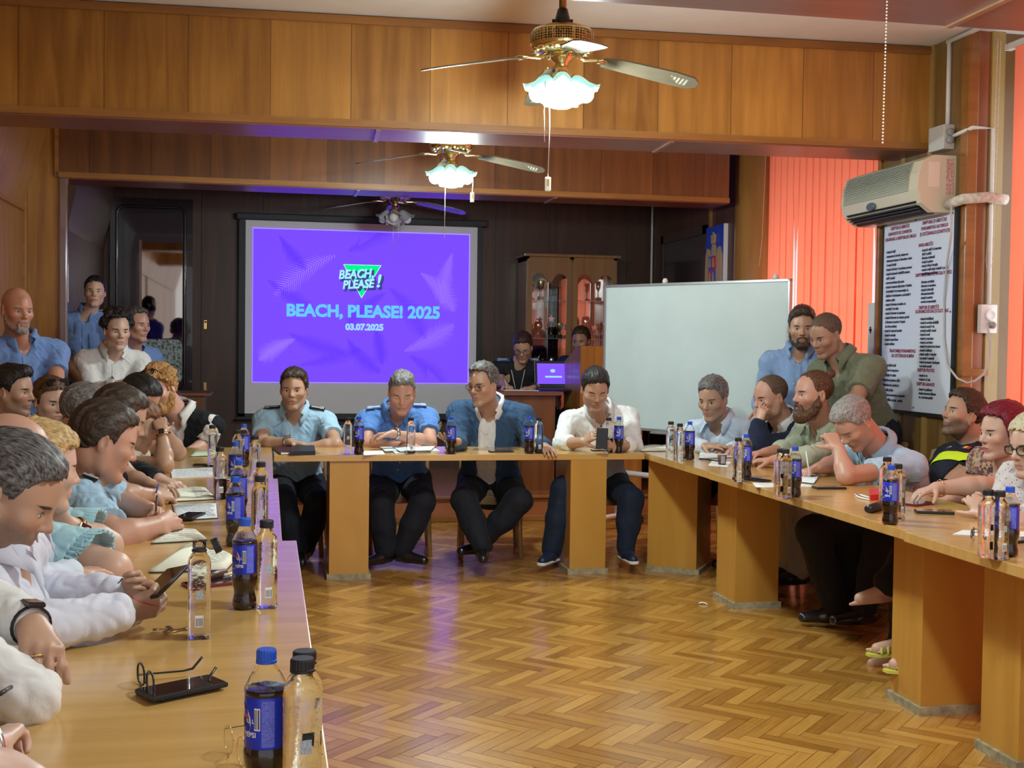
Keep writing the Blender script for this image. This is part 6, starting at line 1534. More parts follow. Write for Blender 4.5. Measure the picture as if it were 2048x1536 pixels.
c_pgreen = cloth('shirt_pale_green', (.42, .46, .34)); c_polo = cloth('polo_sky', (.42, .60, .78)); c_teal = cloth('blouse_pale_teal', (.38, .60, .66)); c_cream = cloth('blouse_cream', (.62, .58, .48))
c_beige = cloth('trousers_beige', (.40, .33, .25)); c_darkpol = cloth('police_navy', (.010, .014, .028)); c_print = cloth('blouse_print', (.16, .04, .05), kind='print', c2=(.50, .40, .36)); c_print2 = cloth('blouse_white_print', (.65, .60, .60), kind='dots', c2=(.35, .10, .22))
c_bdots = cloth('blouse_black_dots', (.012, .012, .014), kind='dots', c2=(.10, .10, .10)); c_pink = cloth('shirt_pinkish', (.62, .42, .42))
s_black = M('shoe_black_leather', (.010, .010, .012), .25, coat=.4); s_navy = M('sneaker_navy', (.015, .025, .06), .4); s_pump = M('pump_pink_leather', (.50, .27, .24), .35)
b_blk = cloth('board_black', (.010, .010, .014)); b_blu = cloth('board_blue', (.05, .14, .38)); T_ = lambda u, v, z=.79: Pz(u, v, z)
gl_dk = M('glasses_black', (.015, .015, .017), .25); gl_br = M('glasses_brown', (.16, .03, .02), .3)
PD = (0, 0, -1)
# --- the four at the head table
person('man in light blue uniform shirt with black shoulder boards, looking at the camera', (588, 779, 7.85), 2, 4, 0, 1.07, (590, 840, 8.0), 4, (590, 962, 8.12), .205,
  {'R': dict(e=(524, 888, 7.72), w=(580, 885, 7.58), d=(640, 893, 7.55), pn=PD, curl=(.15, .2, .25, .3)), 'L': dict(e=(672, 890, 7.74), w=(604, 897, 7.70), d=(560, 902, 7.68), pn=PD)},
  {'R': dict(k=(566, 1002, 7.62), a=(596, 1098, 7.60), f=tuple(ydir(20))), 'L': dict(k=(636, 1006, 7.68), a=(612, 1092, 7.80), f=tuple(ydir(-10)))},
  skin('skin_officer_lightblue', **sk_tan, brow=(.05, .035, .03), stub=.15), dict(mat=h_dbrown, kind='parted', t=.012, top=.008), None,
  [dict(mat=c_sky, boards=b_blk, patch={'L': 1}, placket=True, pockets=True)], c_trous, s_black, belly=.035, bulk=1.08, extras=dict(wrist={'R': ('steel', .012, (0, 0, 1))}))
person('man in deeper blue uniform shirt looking down, arms folded on the table', (804, 784, 7.80), 6, 24, 0, 1.08, (794, 838, 8.02), 6, (800, 962, 8.15), .205,
  {'R': dict(e=(735, 890, 7.78), w=(806, 893, 7.66), d=(850, 892, 7.62), pn=PD), 'L': dict(e=(860, 886, 7.78), w=(786, 868, 7.55), d=(742, 872, 7.56), pn=(0, -.3, -1), curl=(.5, .5, .55, .6))},
  {'R': dict(k=(762, 1006, 7.62), a=(770, 1100, 7.62), f=tuple(ydir(-40))), 'L': dict(k=(846, 1002, 7.62), a=(806, 1098, 7.62), f=tuple(ydir(62)))},
  skin('skin_officer_blue', **sk_ruddy, brow=(.10, .07, .05), open_=.2), dict(mat=h_grey, kind='short', t=.006, top=.004), None,
  [dict(mat=c_blue, boards=b_blu, patch={'L': 1, 'R': 1}, placket=True, pockets=True)], c_trous, s_black, belly=.045, bulk=1.12, extras=dict(wrist={'L': ('steel', .016, (0, 0, 1), 1)}), ffat=.004)
person('man in blue jacket over open white shirt, glasses, turned to the left', (966, 769, 7.72), -34, 10, 0, 1.08, (980, 829, 7.95), -6, (980, 962, 8.12), .205,
  {'R': dict(e=(912, 888, 7.85), w=(915, 884, 7.48), d=(884, 876, 7.36), pn=(0, .2, 1), side=1, curl=(.35, .3, .3, .35), thumb=.2), 'L': dict(e=(1068, 890, 7.85), w=(1088, 893, 7.52), d=(1100, 902, 7.40), pn=PD, curl=(.25, .25, .3, .3))},
  {'R': dict(k=(928, 1000, 7.62), a=(964, 1090, 7.45), f=tuple(ydir(4))), 'L': dict(k=(1038, 1002, 7.62), a=(966, 1080, 7.66), f=tuple(ydir(-60)))},
  skin('skin_jacket_man', **sk_tan, brow=(.05, .04, .035), stub=.1), dict(mat=h_saltdk, kind='short', t=.009, top=.012, line='high'), None,
  [dict(mat=c_white, g=.004, sleeve='none', placket=True, name='shirt'), dict(mat=c_jacket, name='jacket', g=.022, sleeve='long', collar=False, open=(.055, .075, .02, -.62), hem=True, fold=1.2, cuff=.90)], c_trous, s_black, belly=.055, bulk=1.15, ffat=.006, extras=dict(glasses=gl_br))
person('man in open-necked white shirt with rolled sleeves, looking down at his phone', (1190, 779, 7.72), 6, 24, 0, 1.06, (1198, 837, 7.98), 6, (1198, 962, 8.15), .200,
  {'R': dict(e=(1122, 888, 7.80), w=(1166, 884, 7.52), d=(1192, 866, 7.45), pn=(.6, .3, -.4), curl=(.5, .55, .7, .8), thumb=.8), 'L': dict(e=(1268, 890, 7.75), w=(1236, 892, 7.56), d=(1212, 884, 7.5), pn=(-.7, 0, .1), curl=(.7, .7, .7, .7))},
  {'R': dict(k=(1128, 978, 7.64), a=(1104, 1096, 7.62), f=tuple(ydir(-24))), 'L': dict(k=(1262, 1000, 7.64), a=(1252, 1092, 7.62), f=tuple(ydir(12)))},
  skin('skin_white_shirt_man', **sk_tan, brow=(.02, .015, .012), open_=.2, stub=.15), dict(mat=h_black, kind='short', t=.012, top=.014), None,
  [dict(mat=c_white, sleeve='long', cuff=.30, placket=True, bmat=prd)], c_trnavy, s_navy, belly=.02, bulk=1.05, extras=dict(white_sole=True))
# --- on the stage
person('man in dark uniform T-shirt with blue epaulettes writing at the desk on the stage', (1046, 694, 10.62), -8, 30, 0, 1.02, (1036, 736, 10.75), 0, (1036, 826, 10.95), .19,
  {'R': dict(e=(1001, 765, 10.65), w=(1012, 772, 10.42), d=(1022, 776, 10.3), pn=PD, curl=(.8, .8, .9, .9)), 'L': dict(e=(1084, 768, 10.62), w=(1066, 776, 10.42), d=(1035, 777, 10.35), pn=PD)}, None,
  skin('skin_stage_officer', **sk_tan, open_=.2), dict(mat=h_dbrown, kind='short', t=.008), None, [dict(mat=c_black, boards=b_blu, collar=False)], c_trous, s_black, lift=.2, vox=.007, extras=dict(glasses=gl_dk, wrist={'L': ('black', .02, (0, 0, 1), 1)}))
person('man in dark shirt whose face shows just above the lectern', (1162, 682, 11.05), -22, 12, 0, 1.02, (1168, 728, 11.1), -15, (1168, 820, 11.2), .19, None, None,
  skin('skin_lectern_man', **sk_dk, stub=.2), dict(mat=h_dbrown, kind='short', t=.007), None, [dict(mat=c_navy)], c_trous, s_black, lift=.2, vox=.007)
# --- the right row
person('man in pale blue shirt at the far right corner, hands clasped', (1426, 797, 7.9), -36, 16, 0, 1.13, (1442, 858, 8.05), -32, (1466, 966, 8.17), .20,
  {'R': dict(e=(1386, 892, 7.85), w=(1408, 893, 7.55), d=(1450, 889, 7.45), pn=(.2, .2, -1), curl=(.2, .2, .25, .3)), 'L': dict(e=(1496, 892, 7.82), w=(1462, 897, 7.55), d=(1425, 900, 7.48), pn=(-.3, 0, -.8))}, None,
  skin('skin_pale_blue_man', **sk_tan, brow=(.05, .04, .03), stub=.15), dict(mat=h_grey, kind='short', t=.009, top=.010), None, [dict(mat=c_whiteb, sleeve='long', placket=True)], c_trous, s_black, bulk=1.05)
person('bald man in navy suit resting his face on his hand', (1541, 795, 7.40), -68, 12, 0, 1.09, (1574, 858, 7.52), -62, (1600, 960, 7.72), .20,
  {'L': dict(e=(1516, 893, 7.15), w=(1517, 848, 7.22), d=(1528, 806, 7.24), pn=(.75, .3, .1), curl=(.3, .8, .9, .9), thumb=.2), 'R': dict(e=(1520, 885, 7.5), w=(1490, 895, 7.4), d=(1470, 898, 7.35), pn=PD)}, None,
  skin('skin_navy_suit_man', **sk_ruddy, open_=.7, stub=.1), dict(mat=h_buzz, kind='buzz', t=.0015, line='high', amp=.0008, dz=.012), None,
  [dict(mat=c_white, g=.004, sleeve='none'), dict(mat=c_navy, name='jacket', g=.020, sleeve='long', collar=False, open=(.05, .03, .03, -.35), cuff=.86)], c_trous, s_black, bulk=1.05)
person('bearded man with a small bun and pale green shirt seen in profile', (1626, 789, 6.98), -74, 2, 0, 1.12, (1655, 868, 7.12), -66, (1690, 980, 7.28), .195,
  {'L': dict(e=(1612, 914, 6.72), w=(1548, 920, 6.74), d=(1505, 921, 6.78), pn=PD, curl=(.45, .5, .55, .6)), 'R': dict(e=(1580, 898, 7.15), w=(1530, 905, 7.0), d=(1505, 908, 6.95), pn=PD)},
  {'L': dict(k=(1600, 1035, 6.9), a=(1598, 1140, 6.85), f=tuple(ydir(-80))), 'R': dict(k=(1585, 1025, 7.1), a=(1580, 1130, 7.0), f=tuple(ydir(-70)))},
  skin('skin_bun_man', **sk_ruddy, stub=.5, scol=(.10, .05, .03)), dict(mat=h_brown, kind='bun', t=.003, line='high', amp=.001), dict(mat=h_brown, t=.012, len=.012), [dict(mat=c_pgreen, sleeve='long', cuff=.45, placket=True)], c_beige, s_black, bulk=1.08)
person('grey-haired man in light blue polo leaning his mouth on his fist and writing', (1708, 846, 6.15), -64, 46, 0, 1.06, (1766, 912, 6.32), -62, (1812, 1012, 6.48), .205,
  {'L': dict(e=(1692, 952, 5.92), w=(1678, 898, 6.02), d=(1662, 872, 6.06), pn=(.1, .6, -.4), curl=(1.2, 1.25, 1.3, 1.3), thumb=.9), 'R': dict(e=(1668, 928, 6.42), w=(1634, 938, 6.28), d=(1606, 944, 6.22), pn=PD, curl=(.7, .8, .9, 1.0), thumb=.9)},
  {'L': dict(k=(1625, 1062, 6.2), a=(1668, 1212, 6.15), f=tuple(ydir(-88))), 'R': dict(k=(1648, 1070, 6.35), a=(1705, 1195, 6.3), f=tuple(ydir(-70)))},
  skin('skin_polo_man', **sk_ruddy, brow=(.15, .11, .09), open_=.2, stub=.1), dict(mat=h_ltgrey, kind='short', t=.007, top=.004), None, [dict(mat=c_polo, vox=.0055)], c_black, s_black, belly=.05, bulk=1.14, ffat=.008, vox=.005)
person('bearded officer in navy shirt with a yellow reflective stripe, leaning back', (1926, 829, 6.45), -76, -12, 0, 1.05, (1958, 905, 6.5), -62, (1905, 1010, 6.35), .20,
  {'R': dict(e=(1868, 955, 6.55), w=(1835, 962, 6.3), d=(1815, 975, 6.2), pn=PD), 'L': dict(e=(1900, 985, 6.2), w=(1850, 995, 6.1), d=(1830, 1000, 6.05), pn=PD)},
  {'L': dict(k=(1760, 1080, 6.1), a=(1730, 1215, 5.95), f=tuple(ydir(-80))), 'R': dict(k=(1700, 1070, 6.3), a=(1690, 1215, 6.3), f=tuple(ydir(-75)))},
  skin('skin_police_man', **sk_tan, stub=.75, scol=(.06, .04, .03)), dict(mat=h_dbrown, kind='short', t=.009, top=.012), None, [dict(mat=c_darkpol, boards=b_blk, text=('POLIȚIA', .085, -.10, .035, M('reflective_grey', (.45, .45, .48), .5)), flag=(-.05, -.085))], c_black, s_black, belly=.05, bulk=1.12)
pol = PEOPLE[-1]
person('woman with dark red hair and a printed blouse reaching across the table', (2004, 866, 5.55), -76, 4, 0, 1.02, (2020, 944, 5.62), -64, (2035, 1060, 5.75), .17,
  {'L': dict(e=(1962, 972, 5.32), w=(1872, 976, 5.28), d=(1826, 988, 5.24), pn=PD, curl=(.3, .35, .4, .45)), 'R': dict(e=(1950, 990, 5.75), w=(1900, 1000, 5.6), d=(1870, 1003, 5.55), pn=PD)},
  {'L': dict(k=(1850, 1085, 5.35), a=(1778, 1165, 5.30), f=tuple(ydir(-85)*np.array([1, 1, 0])+np.array([0, 0, -.12]))), 'R': dict(k=(1840, 1130, 5.5), a=(1800, 1302, 5.42), f=tuple(ydir(-80)))},
  skin('skin_red_hair_woman', **sk_fair, lip=(.45, .06, .07), lips=.8, brow=(.06, .03, .02)), dict(mat=h_red, kind='bobbed', t=.024, len=-.065, line='woman', bangs=-.01), None, [dict(mat=c_print, collar=False, vneck=.10, cuff=.45)], c_black, s_pump, female=True, vox=.005, extras=dict(pump=True, wrist={'L': ('gold', .004)}))
person('blonde woman with round dark glasses at the right frame edge', (2068, 892, 4.95), -70, 10, 0, 1.02, (2090, 975, 5.02), -64, (2120, 1110, 5.15), .165,
  {'L': dict(e=(2040, 1048, 4.68), w=(1968, 1030, 4.78), d=(1942, 990, 4.85), pn=(.2, .8, 0), curl=(.6, .7, .8, .9)), 'R': dict(e=(2000, 1020, 5.1), w=(1965, 1015, 4.95), d=(1940, 995, 4.9), pn=(.2, -.8, 0), curl=(.6, .7, .8, .9))},
  {'L': dict(k=(1915, 1165, 4.9), a=(1850, 1300, 4.9), f=tuple(ydir(-80))), 'R': dict(k=(1900, 1150, 5.2), a=(1812, 1272, 5.28), f=tuple(ydir(-84)))},
  skin('skin_blonde_glasses', **sk_fair), dict(mat=h_paleb, kind='bobbed', t=.018, len=-.10, line='woman'), None, [dict(mat=c_print2, collar=False, vneck=.08, cuff=.9)], c_black, None, female=True, vox=.005, extras=dict(glasses=gl_dk, gr=.0026, sandal=M('sandal_yellow', (.62, .64, .10), .4)))
# --- standing on the right
person('standing young man with a dark beard and light blue shirt before the orange blinds', (1604, 656, 7.62), -12, 6, 0, 1.04, (1600, 722, 7.7), -20, (1600, 880, 7.72), .19,
  None, None, skin('skin_standing_beard', **sk_tan, stub=.4), dict(mat=h_dbrown, kind='quiff', t=.010, top=.016), dict(mat=h_dbrown, t=.004), [dict(mat=c_whiteb if False else cloth('shirt_powder_blue', (.22, .33, .55)), sleeve='long', placket=True)], c_trous, s_black, standing=True)
person('standing man in olive polo shirt bending over the seated row', (1652, 671, 7.15), -58, 22, 0, 1.03, (1692, 738, 7.2), -58, (1735, 862, 7.27), .205,
  {'L': dict(e=(1704, 812, 6.85), w=(1680, 876, 6.8), d=(1668, 905, 6.78), pn=(1, 0, 0)), 'R': dict(e=(1640, 800, 7.35), w=(1622, 870, 7.25), d=(1612, 900, 7.2), pn=(1, 0, 0))},
  {'L': dict(k=(1735, 1020, 7.25), a=(1740, 1140, 7.25), f=tuple(ydir(-60))), 'R': dict(k=(1715, 1010, 7.35), a=(1722, 1135, 7.35), f=tuple(ydir(-60)))},
  skin('skin_olive_man', **sk_dk, stub=.15, brow=(.04, .025, .02)), dict(mat=h_buzz, kind='buzz', t=.003, line='std', amp=.001), None, [dict(mat=c_olive, hem=True, placket=False)], c_trous, s_black, belly=.03, bulk=1.14)
# --- the left row, nearest first
person('person at the lower left corner whose bare arms and silver bracelet enter the frame', (-420, 1080, 1.62), 100, 15, 0, .98, (-400, 1290, 1.66), 95, (-420, 1800, 1.66), .165,
  {'R': dict(e=(40, 1590, 1.62), w=(-110, 1520, 1.66), d=(-160, 1500, 1.70), pn=PD), 'L': dict(e=(-130, 1520, 1.72), w=(-18, 1500, 1.78), d=(12, 1425, 1.86), pn=(.2, .5, -.6), curl=(.8, .9, 1, 1))}, None,
  skin('skin_corner_person', **sk_fair), dict(mat=h_brown, kind='short'), None, [dict(mat=c_black, collar=False)], c_trous, s_black, female=True, vox=.005, extras=dict(wrist={'L': ('steel', .010)}, woff=.0))
person('person in white shirt with a black watch and a wedding ring, only arms in view', (-190, 985, 2.20), 100, 20, 0, 1.0, (-190, 1135, 2.24), 96, (-210, 1475, 2.24), .19,
  {'R': dict(e=(48, 1392, 2.12), w=(-60, 1345, 2.26), d=(-100, 1330, 2.3), pn=PD, r=1.0), 'L': dict(e=(-70, 1190, 2.42), w=(62, 1252, 2.22), d=(96, 1320, 2.12), pn=(-.3, .35, -.6), curl=(.95, 1.0, 1.05, 1.1), thumb=.9, r=1.0)}, None,
  skin('skin_ring_person', **sk_tan), dict(mat=h_dbrown, kind='short'), None, [dict(mat=c_white, sleeve='long', cuff=.90)], c_trous, s_black, vox=.005, bulk=1.05, extras=dict(wrist={'L': ('black', .022, (.35, -.25, 1), 1)}, woff=.006))
ring_p = PEOPLE[-1]
person('grey-haired man in white shirt holding a phone in both hands', (18, 988, 2.66), 98, 30, 0, 1.05, (-18, 1142, 2.72), 96, (-75, 1380, 2.78), .195,
  {'R': dict(e=(20, 1268, 2.55), w=(236, 1226, 2.68), d=(312, 1204, 2.74), pn=(0, .75, .35), side=-1, curl=(.55, .75, .95, 1.05), thumb=.5), 'L': dict(e=(60, 1188, 3.0), w=(236, 1188, 2.90), d=(305, 1166, 2.84), pn=(0, -.75, .25), side=1, curl=(.5, .7, .9, 1.0), thumb=.6)}, None,
  skin('skin_phone_man', **sk_tan, stub=.55, scol=(.10, .08, .07)), dict(mat=h_saltdk, kind='short', t=.008, top=.004), None, [dict(mat=cloth('shirt_lilac_white', (.66, .66, .76)), sleeve='long', cuff=.97)], c_trous, s_black, vox=.0042, bulk=1.06, ffat=.006, belly=.03, extras=dict(wrist={'L': ('black', .022)}, woff=-.012))
ph_man = PEOPLE[-1]
person('man with thinning dark hair mostly hidden behind the grey-haired phone holder', (18, 925, 3.10), 105, 25, 0, 1.0, (-35, 1060, 3.15), 98, (-100, 1260, 3.2), .19, {'R': dict(e=(60, 1180, 3.02), w=(140, 1150, 3.15), d=(170, 1145, 3.2), pn=PD), 'L': dict(e=(60, 1120, 3.35), w=(130, 1110, 3.38), d=(160, 1105, 3.4), pn=PD)}, None,
  skin('skin_thinning_man', **sk_ruddy), dict(mat=h_dbrown, kind='bald', t=.008, line='bald'), None, [dict(mat=c_whiteb, sleeve='long')], c_trous, s_black, vox=.006)
person('blonde woman in pale teal blouse with ruffled sleeves resting her chin on her hand', (82, 938, 3.56), 128, 8, 0, 1.02, (52, 1062, 3.62), 112, (-5, 1260, 3.62), .175,
  {'R': dict(e=(224, 1142, 3.38), w=(165, 1128, 3.62), d=(130, 1115, 3.7), pn=PD, r=1.25), 'L': dict(e=(214, 1092, 3.78), w=(136, 1052, 3.68), d=(92, 1012, 3.60), pn=(-.2, .3, .6), curl=(.9, 1.0, 1.1, 1.1), thumb=.5, r=1.1)}, None,
  skin('skin_blonde_woman', **sk_fair), dict(mat=h_blonde, kind='bun', t=.022, line='woman', amp=.004), None, [dict(mat=c_teal, collar=False, sleeve='short', cuff=.66, flare=.022)], c_trous, s_black, female=True, vox=.0045, bulk=1.08, extras=dict(wrist={'L': ('gold', .016, (.5, -.9, .35), 1)}, woff=.03, ruffle='RL', rmat=c_teal))
bl_w = PEOPLE[-1]
person('officer in light blue shirt with black shoulder board, writing with both hands on the table', (208, 884, 4.22), 116, 18, 4, 1.07, (172, 984, 4.30), 104, (112, 1130, 4.3), .20,
  {'R': dict(e=(232, 1078, 3.95), w=(312, 1052, 4.08), d=(352, 1036, 4.16), pn=(-.2, .6, -.3), curl=(.7, .8, .85, .9), thumb=.9, r=1.15), 'L': dict(e=(238, 1010, 4.56), w=(296, 1020, 4.38), d=(338, 1028, 4.28), pn=(.1, -.7, -.3), curl=(.6, .7, .75, .8), thumb=.5, r=1.1)}, None,
  skin('skin_writing_officer', **sk_ruddy), dict(mat=h_dbrown, kind='short', t=.012, top=.008), None, [dict(mat=c_sky, boards=b_blk, cuff=.72)], c_trous, s_black, vox=.0045, bulk=1.14, belly=.04, ffat=.006)
wr_o = PEOPLE[-1]
person('brown-haired man in dark polo holding a pen, behind the writing officer', (238, 838, 5.0), 118, 22, 0, 1.04, (200, 912, 5.05), 104, (140, 1040, 5.05), .19,
  {'R': dict(e=(250, 992, 4.72), w=(302, 990, 4.85), d=(335, 988, 4.92), pn=(0, .5, -.5), curl=(.8, .9, .95, 1), thumb=.9), 'L': dict(e=(262, 960, 5.2), w=(300, 972, 5.1), d=(330, 975, 5.05), pn=PD)}, None,
  skin('skin_pen_man', **sk_tan), dict(mat=h_dbrown, kind='short', t=.012, top=.008), None, [dict(mat=c_black)], c_trous, s_black)
pen_o = PEOPLE[-1]
person('grey-haired man in dark jacket with a pale blue collar, black band on his wrist', (170, 828, 5.45), 112, 18, 0, 1.02, (150, 893, 5.5), 100, (120, 1010, 5.55), .19,
  {'R': dict(e=(215, 950, 5.2), w=(255, 955, 5.3), d=(290, 958, 5.35), pn=PD), 'L': dict(e=(262, 948, 5.55), w=(318, 958, 5.42), d=(366, 972, 5.38), pn=PD, curl=(.4, .5, .6, .7), thumb=.8)}, None,
  skin('skin_dark_jacket_man', **sk_fair), dict(mat=h_grey, kind='short', t=.010), None, [dict(mat=c_black, name='jacket', g=.016, sleeve='long', cuff=.8, cmat=c_whiteb)], c_trous, s_black, extras=dict(wrist={'L': ('black', .022)}))
person('woman with auburn hair and cream blouse, hands folded at her mouth, gold watch', (276, 851, 6.05), 98, 22, 0, 1.02, (262, 905, 6.12), 96, (240, 1000, 6.2), .165,
  {'R': dict(e=(330, 930, 5.85), w=(324, 868, 5.98), d=(318, 838, 6.02), pn=(-.2, .8, .2), curl=(.9, .95, 1, 1), thumb=.5), 'L': dict(e=(356, 906, 6.28), w=(330, 862, 6.12), d=(318, 838, 6.06), pn=(-.2, -.8, .2), curl=(.8, .9, 1, 1), thumb=.5)}, None,
  skin('skin_auburn_woman', **sk_tan, open_=.3), dict(mat=h_auburn, kind='bobbed', t=.016, len=-.07, line='woman'), None, [dict(mat=c_cream, collar=False, cuff=.3, flare=.012)], c_trous, s_black, female=True, extras=dict(wrist={'R': ('gold', .012, (0, -1, .2), 1)}, woff=.02))
person('dark-haired man with glasses bending down between the auburn woman and the ginger man', (278, 800, 6.72), 84, 34, 0, 1.06, (244, 852, 6.82), 92, (225, 960, 6.9), .19, None, None,
  skin('skin_bending_man', **sk_ruddy), dict(mat=h_black, kind='short', t=.012, top=.006), None, [dict(mat=c_whiteb)], c_trous, s_black, extras=dict(glasses=gl_br))
person('curly ginger man with beard and dark waistcoat, sunglasses on his hair', (322, 780, 7.66), -20, 18, -14, 1.10, (366, 842, 7.82), -12, (385, 962, 8.05), .205,
  {'L': dict(e=(410, 890, 7.78), w=(378, 903, 7.6), d=(350, 905, 7.55), pn=PD), 'R': dict(e=(330, 892, 7.75), w=(352, 903, 7.6), d=(370, 905, 7.55), pn=PD)}, None,
  skin('skin_ginger_man', **dict(base=(.60, .37, .29), red=.3), brow=(.25, .12, .05), stub=.7, scol=(.40, .18, .06)), dict(mat=h_ginger, kind='curly', t=.018), dict(mat=h_ginger, t=.009), [dict(mat=c_white, placket=True, cuff=.75), dict(mat=c_black, name='waistcoat', g=.018, sleeve='none', collar=False, open=(.07, .02, .03, -.32))], c_trous, s_black, bulk=1.08, extras=dict(sunglasses=True, sgz=.012))
# --- second row and standing on the left
person('young man with black hair in white top seated at the left frame edge', (26, 783, 6.02), 82, 4, 0, 1.0, (2, 856, 6.15), 85, (-10, 985, 6.2), .18, None, None,
  skin('skin_left_edge_man', **sk_tan, stub=.3), dict(mat=h_black, kind='quiff', t=.010, top=.012), None, [dict(mat=c_white, collar=False)], c_trous, s_black)
person('woman in black blouse with sunglasses on her brown hair', (100, 803, 6.55), 52, 10, 0, 1.02, (88, 868, 6.65), 60, (80, 985, 6.75), .165, None, None,
  skin('skin_black_blouse_woman', **sk_fair, lip=(.45, .14, .12)), dict(mat=h_brown, kind='short', t=.012, line='woman', top=.006, label='brown hair tied back'), None, [dict(mat=c_bdots, collar=False, vneck=.12, vw=.055)], c_trous, s_black, female=True, extras=dict(sunglasses=True))
person('bald man with grey goatee in blue shirt standing at the left edge', (34, 620, 7.08), 48, 8, 0, 1.06, (42, 702, 7.2), 35, (38, 850, 7.25), .205,
  {'L': dict(e=(112, 770, 7.12), w=(100, 850, 7.0), d=(95, 880, 6.98), pn=(-1, 0, 0)), 'R': dict(e=(-40, 770, 7.2), w=(-20, 850, 7.05), d=(0, 880, 7.0), pn=(1, 0, 0))}, None,
  skin('skin_bald_man', **dict(base=(.52, .27, .18), red=.4), brow=(.18, .12, .09), open_=.7), None, dict(mat=h_ltgrey, t=.001, len=.002), [dict(mat=c_mid, placket=True, hem=True, pockets=True)], c_trous, s_black, standing=True, belly=.05, bulk=1.14)
bald = PEOPLE[-1]
person('young woman in blue uniform shirt with dark hair tied back, standing on the stage', (190, 584, 9.08), 16, 0, 0, .94, (172, 644, 9.14), 12, (178, 770, 9.17), .17,
  {'L': dict(e=(205, 725, 9.12), w=(190, 775, 9.0), d=(180, 790, 8.95), pn=(0, 1, 0)), 'R': dict(e=(142, 725, 9.12), w=(165, 770, 9.0), d=(175, 788, 8.95), pn=(0, 1, 0))}, None,
  skin('skin_young_woman', **sk_fair, lip=(.50, .10, .10), lips=.8), dict(mat=h_black, kind='pony', t=.011, line='woman'), None, [dict(mat=c_mid, boards=b_blu, cuff=.8, pockets=True, placket=True)], c_black, s_black, female=True, standing=True, lift=.2, vox=.006)
person('man with swept grey-brown hair and blue shirt standing behind the young man in white', (274, 650, 9.0), 58, 4, 0, 1.02, (262, 712, 9.1), 50, (262, 850, 9.1), .19, None, None,
  skin('skin_swept_hair_man', **sk_ruddy), dict(mat=h_saltdk, kind='short', t=.008, top=.006, line='high'), None, [dict(mat=c_mid)], c_trous, s_black, standing=True)
person('young man in white shirt with dark curly hair leaning with folded arms', (234, 662, 8.2), 34, 6, 0, 1.04, (226, 720, 8.32), 25, (222, 850, 8.35), .185,
  {'L': dict(e=(280, 782, 8.15), w=(235, 790, 8.05), d=(210, 785, 8.02), pn=(0, 1, 0)), 'R': dict(e=(186, 782, 8.15), w=(230, 770, 8.0), d=(262, 768, 7.98), pn=(0, 1, 0))}, None,
  skin('skin_young_white_shirt', **sk_fair, brow=(.02, .015, .012)), dict(mat=h_black, kind='curly', t=.010, line='high'), None, [dict(mat=c_white, sleeve='long', placket=True)], c_trous, s_black, standing=True)

# ---------------------------------------------------------------- things held or worn separately
def held_phone(ctr, xdir, ydir_, lab, ln=.15, wd=.072):
    x = nrm(xdir); z = nrm(np.cross(x, ydir_)); y = np.cross(z, x)
    t = thing('mobile_phone', lab, 'phone', ctr)
    Mx = Matrix(((x[0], y[0], z[0], 0), (x[1], y[1], z[1], 0), (x[2], y[2], z[2], 0), (0, 0, 0, 1)))
    obj('phone_body', MB().box((-ln/2, -wd/2, -.004), (ln/2, wd/2, .004), .003).xf(Mx), blk_m, t)
    obj('phone_screen', MB().box((-ln/2+.004, -wd/2+.004, .004), (ln/2-.004, wd/2-.004, .0047)).xf(Mx), glassblk, t)
    return t
a0_, a1_ = Pd(300, 1192, 2.72), Pd(352, 1140, 2.80)
held_phone((a0_+a1_)/2, a1_-a0_, (0, .9, .2), 'black phone held up by the grey-haired man in the white shirt', ln=float(np.linalg.norm(a1_-a0_))+.02)
a0_, a1_ = Pd(1203, 896, 7.42), Pd(1205, 858, 7.42)
held_phone((a0_+a1_)/2, a1_-a0_, hr, 'black phone held upright by the man in the open white shirt', ln=.13)
def pen(a, b, lab, m=None): return line('ballpoint_pen', lab, 'pen', [a, b], .004, m or M('pen_white', (.7, .7, .72), .35))
pen(Pd(312, 1022, 4.05), Pd(314, 992, 4.1), 'pen standing out of the writing officer\'s fist', M('pen_dark', (.05, .04, .05), .3))
pen(Pd(312, 985, 4.82), Pd(318, 968, 4.85), 'blue pen held by the man in the dark polo', M('pen_blue', (.06, .07, .35), .35))
pen(Pd(1619, 951, 6.18), Pd(1612, 902, 6.2), 'white and blue pen in the writing hand of the man in the polo')
pen(Pd(1014, 771, 10.33), Pd(1008, 757, 10.4), 'pen held by the officer writing on the stage')
pen(Pd(0, 1388, 1.95), Pd(22, 1374, 2.0), 'dark pen tip entering the frame at the left edge', M('pen_dark', (.05, .04, .05), .3))
papers([(1000, 777), (1060, 776), (1066, 782), (1000, 783)], 'white sheets on the operator desk', .004, rows=0) if False else None
t = thing('paper_sheet', 'white sheets under the hands of the officer on the stage', 'paper', (float(Pz(1030, 779, 1.031)[0]), 10.1, 1.0305))
obj('sheet', MB().box((-.15, -.1, 0), (.15, .1, .004)), paper_m, t)
# wedding ring, police stripe and flag
s0, E, Wp, a = ring_p['AJ']['L']; d = nrm(px(a['d'])-Wp)
pn_ = nrm(np.array(a['pn'])-d*np.dot(a['pn'], d)); lat_ = np.cross(d, pn_); c_ = Wp+d*.080-lat_*.012
v_ = nrm(d*math.cos(.71)+pn_*math.sin(.71)); c_ = Wp+d*.086-lat_*.010+v_*.017; x_ = nrm(np.cross(v_, lat_))
obj('wedding_ring', MB().tube([tuple(c_-ring_p['loc']+lat_*math.cos(t)*.0108+x_*math.sin(t)*.0108) for t in [2*math.pi*k/20 for k in range(20)]], .0022, 6, True), M('gold_wire', (.80, .52, .20), .2, 1), ring_p['root'])
